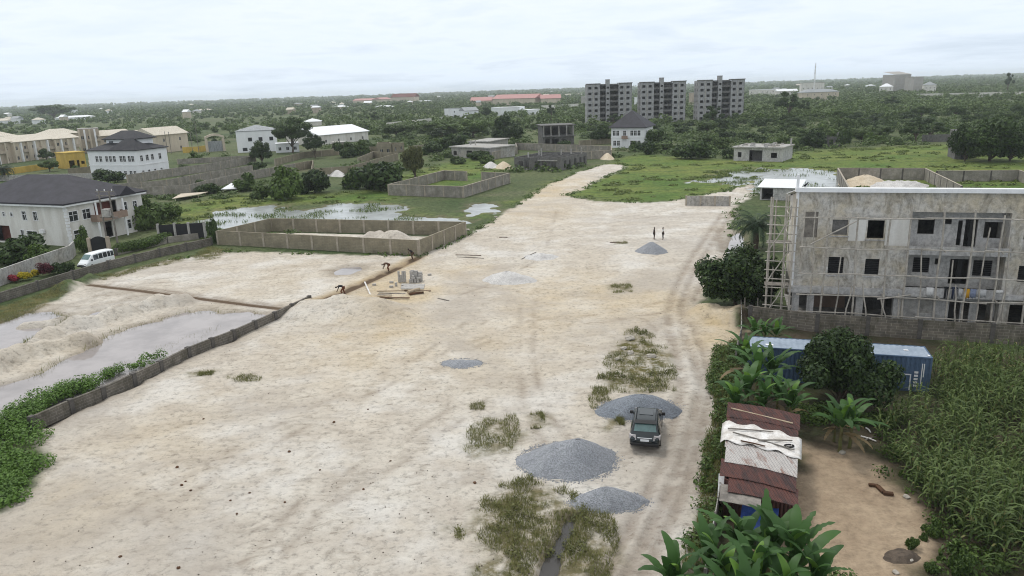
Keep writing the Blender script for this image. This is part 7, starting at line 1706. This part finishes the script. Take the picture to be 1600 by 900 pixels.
    for sd in (1, -1):
        e = h + d * .025 + fw * .078 + ux_ * sd * .034; mb.box(e.x - .008, e.x + .008, e.y - .012, e.y + .012, e.z - .006, e.z + .006)
    mb.build('eyes', MT['cloth_white'], root)
    return root
person(tuple(at(1022, 374)), rad(-10), 'stand', 'cloth_black', 'cloth_black', 'standing man in black top and black shorts, facing the man in white', True, .03)
person(tuple(at(1036, 374)), rad(175), 'stand', 'cloth_white', 'cloth_black', 'standing man in white top and black trousers, facing the man in black', False, .02)
person(tuple(at(644, 405)), rad(215), 'stoop', 'cloth_black', 'cloth_brown', 'man in dark clothes stooping at the trench end by the tan wall corner', True, .10)
person(tuple(at(606, 423)), rad(200), 'bend', 'cloth_brown', 'cloth_rust', 'man in brown bending deep over the middle of the trench', False, .05)
person(tuple(at(535, 459)), rad(190), 'bend', 'cloth_black', 'cloth_rust', 'man in dark top bending over the trench end nearest the low dark wall', False, .12)

# ------------------------------------------------------------------ block stack, timber, stones
R4 = random.Random(9)
bp = at(648, 441); ab = -.10; cb2, sb2 = math.cos(ab), math.sin(ab)
bmb = MB(); bmb.box(0, .44, 0, .215, 0, .215); bme = bpy.data.meshes.new('concrete_block'); bme.from_pydata(bmb.v, [], bmb.f); bme.materials.append(MT['block_pale'])
def block(x, y, z, up=False, rz=0., label='pale concrete block in the stack on the sand', group='blocks in the stack'):
    o = bpy.data.objects.new('concrete_block', bme); col.objects.link(o); o.location = (bp.x + x * cb2 - y * sb2, bp.y + x * sb2 + y * cb2, z); o.rotation_euler = (0, -PI / 2 if up else 0, ab + rz); return tag(o, label, 'concrete block', group)
for lay in range(6):
    for i in range(3):
        for j in range(3):
            if lay >= 4 and (i + j + lay) % 3 == 0 or (lay == 5 and R4.random() < .45): continue
            block(-.55 + i * .47 + R4.uniform(-.02, .02), .02 + j * .24 + (.0 if lay % 2 else .01), .02 + lay * .218, rz=R4.uniform(-.03, .03))
for i in range(7):
    for lay in range(3 - (i % 3 == 1)):
        block(-1.75 + i * .235 - (.05 if i > 3 else 0), -.05 + R4.uniform(-.03, .03), .02 + lay * .445, True, R4.uniform(-.05, .05)) if i < 4 else None
for i in range(4): block(-.35 + i * .3, -.42 + R4.uniform(-.04, .04), .02, True, R4.uniform(-.2, .2)); 
for i in range(3): block(-.3 + i * .33, -.40, .466, i == 1, R4.uniform(-.2, .2))
for px, py, lb in ((615, 442, 'single loose block lying left of the block stack'), (621, 447, 'loose block standing on end below the block stack'), (609, 450, 'loose block lying nearest the white pole'), (630, 448, 'loose block lying on the pale slab'), (669, 431, 'loose block right of the block stack'), (582, 447, 'loose block near the trench, left of the stack')):
    p = at(px, py); o = bpy.data.objects.new('concrete_block', bme); col.objects.link(o); o.location = (p.x, p.y, ground_z(p.x, p.y) + .0); o.rotation_euler = (0, -PI / 2 if 'end' in lb else 0, R4.uniform(0, 3)); tag(o, lb, 'concrete block', 'loose blocks round the stack')
q = [at(*a) - bp for a in ((626, 452), (662, 452), (664, 445), (628, 444))]; mb = MB(); mb.prism(q, .0, .07); tag(mb.build('mortar_slab', MT['block_pale'], None, (bp.x, bp.y, .02)), 'pale mortar mixing slab in front of the block stack', 'slab')
def plank(p0, p1, w, h, mat, label, z=.06, tilt=0., name='plank', round_=False):
    a, b = at(*p0), at(*p1); m = (a + b) / 2; L = (b - a).length; mb = MB()
    if round_: mb.tube([(-L / 2, 0, 0), (0, .04, .02), (L / 2, 0, tilt)], w / 2, 7, w * .42)
    else: mb.box(-L / 2, L / 2, -w / 2, w / 2, -h / 2, h / 2)
    return tag(mb.build(name, MT[mat], None, (m.x, m.y, z + ground_z(m.x, m.y)), math.atan2((b - a).y, (b - a).x)), label, 'plank' if not round_ else 'pole')
plank((589, 455), (650, 454), .26, .05, 'wood_pale', 'pale plank nearest the pale mortar slab'); plank((632, 455), (673, 456), .22, .06, 'wood_rot', 'dark plank end reaching right of the mortar slab', .05)
plank((592, 460), (634, 461), .28, .06, 'wood_grey', 'grey plank in the middle of the timber by the stack', .05); plank((590, 464), (612, 464.5), .2, .05, 'wood_grey', 'short grey plank among the timber by the stack', .05)
plank((566, 467), (640, 467.5), .2, .08, 'wood_rot', 'long dark plank lowest of the timber by the stack', .06); plank((568, 466), (612, 466), .2, .05, 'wood_pale', 'pale plank beside the long dark lowest plank', .05)
plank((570, 443), (581, 468), .16, .05, 'tarp_white', 'white painted pole lying across the timber by the trench', .22)
plank((638, 462), (656, 457), .4, .3, 'wood_pale', 'short thick pale log among the timber', .18, round_=True, name='log'); plank((640, 463), (662, 460), .3, .3, 'wood_rot', 'dark log beside the short pale log', .12, round_=True, name='log')
for i, (a, b, lb) in enumerate([((712, 399), (752, 400), 'dark thin pole lying on the sand near the tan wall end'), ((714, 402), (756, 404), 'second thin pole lying beside the one near the tan wall end'), ((684, 466), (702, 470), 'thin stick on the sand right of the timber'), ((953, 379), (980, 380), 'dark plank on the grass tuft beyond the plot middle'), ((780, 371), (793, 371), 'short dark stick on the sand beyond the white heap'), ((815, 405), (838, 394), 'grey plank leaning on the low pale sand heap')]):
    plank(a, b, .1, .08, 'wood_rot' if 'dark' in lb else 'wood_grey', lb, .05, round_=True, name='pole')
def stone(px, py, s, mat, label, group=None, sq=.6, name='stone', cat='stone'):
    p = at(px, py); rr = random.Random(int(px * 7 + py)); V = []; n, m = 9, 5; mb = MB()
    for i in range(m + 1):
        a = -PI / 2 + PI * i / m
        for j in range(n):
            b = 2 * PI * j / n; k = s * rr.uniform(.75, 1.1); V.append((k * math.cos(a) * math.cos(b) * 1.2, k * math.cos(a) * math.sin(b), k * math.sin(a) * sq))
    mb.add(V, [(i * n + j, i * n + (j + 1) % n, (i + 1) * n + (j + 1) % n, (i + 1) * n + j) for i in range(m) for j in range(n)]); return tag(mb.build(name, MT[mat], None, (p.x, p.y, ground_z(p.x, p.y) + s * .25), rr.uniform(0, 6)), label, cat, group)
for px, py, s in ((277, 730), (290, 752), (284, 758), (298, 766), (360, 782), (370, 803), (188, 870), (279, 888), (318, 655), (452, 706), (522, 660), (390, 770), (575, 640), (500, 735), (445, 785), (610, 720)) and [(a, b, .07 + .05 * ((a * 7) % 5) / 5) for a, b in ((277, 730), (290, 752), (284, 758), (298, 766), (360, 782), (370, 803), (188, 870), (279, 888), (318, 655), (452, 706), (522, 660), (390, 770), (575, 640), (500, 735), (445, 785), (610, 720), (665, 608), (742, 755), (568, 765))]:
    stone(px, py, s, 'wood_rot', 'small dark clod lying on the open sand', 'dark clods on the sand', name='clod', cat='clod')
for px, py, s, lb in ((985, 552, .32, 'pale boulder in the weed patch behind the gravel, left one'), (1018, 557, .36, 'pale boulder in the weed patch behind the gravel, right one'), (966, 562, .28, 'grey boulder at the edge of the weed patch, lowest'), (985, 530, .42, 'grey broad boulder at the top of the weed patch'), (975, 545, .30, 'flat grey boulder between the others in the weed patch')):
    stone(px, py, s, 'boulder', lb, None, .5, 'boulder', 'boulder')
for px, py, s, lb in ((1316, 708, .22, 'white stone at the foot of the lone banana plant'), (1416, 777, .18, 'white stone on the yard right of the dark wood piece'), (1399, 896, .15, 'small white stone low on the yard'), (1404, 873, .22, 'pale flat stone by the dark soil patch'), (1420, 876, .18, 'second pale stone by the dark soil patch'), (731, 360, .35, 'pale lump of rubble at the end of the tan wall'), (775, 340, .3, 'brown lump on the causeway edge'), (1270, 652, .14, 'pale stone on the top edge of the shack roof')):
    if 'roof' in lb: continue
    stone(px, py, s, 'boulder', lb)
# dark broken timber on the yard, pale sticks by the lone banana
p = at(1376, 766); mb = MB(); mb.box(-.55, -.05, .25, .45, .0, .14); mb.box(-.15, .10, -.35, .30, .02, .16, Matrix.Rotation(.35, 4, 'Z')); mb.box(.05, .55, -.52, -.28, 0, .16); bevel(tag(mb.build('broken_timber', MT['wood_rot'], None, (p.x, p.y, .0), -.3), 'dark brown broken wooden frame lying on the bare yard', 'timber'), .03)
for a, b, lb in (((1345, 683), (1369, 691), 'pale stick on the ground right of the lone banana plants'), ((1353, 670), (1360, 677), 'short white stick beside the lone banana plants'), ((1350, 690), (1366, 684), 'grey stick crossing a pale one by the lone banana plants')):
    plank(a, b, .10, .08, 'wood_grey' if 'grey' in lb else 'tarp_white', lb, .08, round_=True, name='stick')
# sheets of white board stacked by the scaffold
p = at(1205, 446); mb = MB()
for k in range(9): mb.box(-1.3 + R4.uniform(-.15, .15), 1.3 + R4.uniform(-.15, .15), -.6 + R4.uniform(-.1, .1), .6, .03 + k * .13, .13 + k * .13)
tag(mb.build('board_stack', MT['tarp_white'], None, (p.x, p.y, 0), .3), 'stack of white boards left of the scaffold tower, beneath the palm', 'board stack')
# ------------------------------------------------------------------ sky, sun, air
w = bpy.data.worlds.new('World'); sc.world = w; w.use_nodes = True
SUN_EL, SUN_AZ = rad(62), rad(-28)      # azimuth clockwise from +Y
nt = w.node_tree; N = nt.nodes; L = nt.links
class _W: pass
_w = _W(); _w.node_tree = nt; K = NT(_w)
sky = K.new('ShaderNodeTexSky', sky_type='NISHITA'); sky.sun_disc = False; sky.sun_elevation = SUN_EL; sky.sun_rotation = SUN_AZ; sky.air_density = 1.2; sky.dust_density = 2.0; sky.ozone_density = 1.0
tc = K.new('ShaderNodeTexCoord'); sp = K.new('ShaderNodeSeparateXYZ'); L.new(tc.outputs['Generated'], sp.inputs[0])
den = K.math('ADD', K.math('MAXIMUM', sp.outputs[2], 0.0), .10)
cb = K.new('ShaderNodeCombineXYZ'); L.new(K.math('DIVIDE', sp.outputs[0], den), cb.inputs[0]); L.new(K.math('DIVIDE', sp.outputs[1], den), cb.inputs[1])
n1 = K.noise(cb.outputs[0], .55, 7, .58, .3); n2 = K.noise(cb.outputs[0], 1.7, 6, .6, .2)
cl = K.math('ADD', K.math('MULTIPLY', n1, .7), K.math('MULTIPLY', n2, .3))
cover = K.ramp(cl, [(.30, .80), (.52, .98)])
shade = K.ramp(cl, [(.34, (7.6, 8.6, 9.9)), (.50, (10.1, 10.4, 10.7)), (.66, (8.2, 8.9, 9.9))])
horizon = K.ramp(sp.outputs[2], [(.0, 1.), (.10, .6), (.28, 0.)])
shade2 = K.mix(K.math('MULTIPLY', horizon, .7), shade, (7.5, 8.9, 10.6))
mixc = K.mix(cover, sky.outputs[0], shade2)
bg = N['Background']; L.new(mixc, bg.inputs[0]); bg.inputs[1].default_value = .096
sun = bpy.data.lights.new('sun', 'SUN'); sun.energy = 1.5; sun.angle = rad(11); sun.color = (1, .965, .91)
so = bpy.data.objects.new('sun', sun); col.objects.link(so)
sd = Vector((math.sin(SUN_AZ) * math.cos(SUN_EL), math.cos(SUN_AZ) * math.cos(SUN_EL), math.sin(SUN_EL)))
so.rotation_euler = sd.to_track_quat('Z', 'Y').to_euler()
HAZE = True
if HAZE:
    mb = MB(); mb.box(-8600, 8600, -120, 6700, -2.5, 46)
    hz = bpy.data.materials.new('haze'); hz.use_nodes = True; hn = hz.node_tree
    hn.nodes.remove(hn.nodes['Principled BSDF'])
    pv = hn.nodes.new('ShaderNodeVolumePrincipled'); pv.inputs['Color'].default_value = (.90, .95, 1.0, 1); pv.inputs['Density'].default_value = .00013; pv.inputs['Anisotropy'].default_value = .0
    hn.links.new(pv.outputs[0], hn.nodes['Material Output'].inputs['Volume'])
    tag(mb.build('haze', hz), kind='stuff')
sc.view_settings.view_transform = 'Standard'; sc.view_settings.look = 'None'; sc.view_settings.gamma = 1; sc.view_settings.use_curve_mapping = False
sc.view_settings.exposure = 0.10
sc.cycles.use_denoising = True; sc.cycles.denoising_prefilter = 'ACCURATE'; sc.cycles.filter_width = 1.05
sc.cycles.max_bounces = 5; sc.cycles.diffuse_bounces = 3; sc.cycles.glossy_bounces = 2; sc.cycles.transmission_bounces = 2; sc.cycles.volume_bounces = 1
sc.cycles.transparent_max_bounces = 4; sc.cycles.use_adaptive_sampling = False; sc.cycles.adaptive_threshold = .02
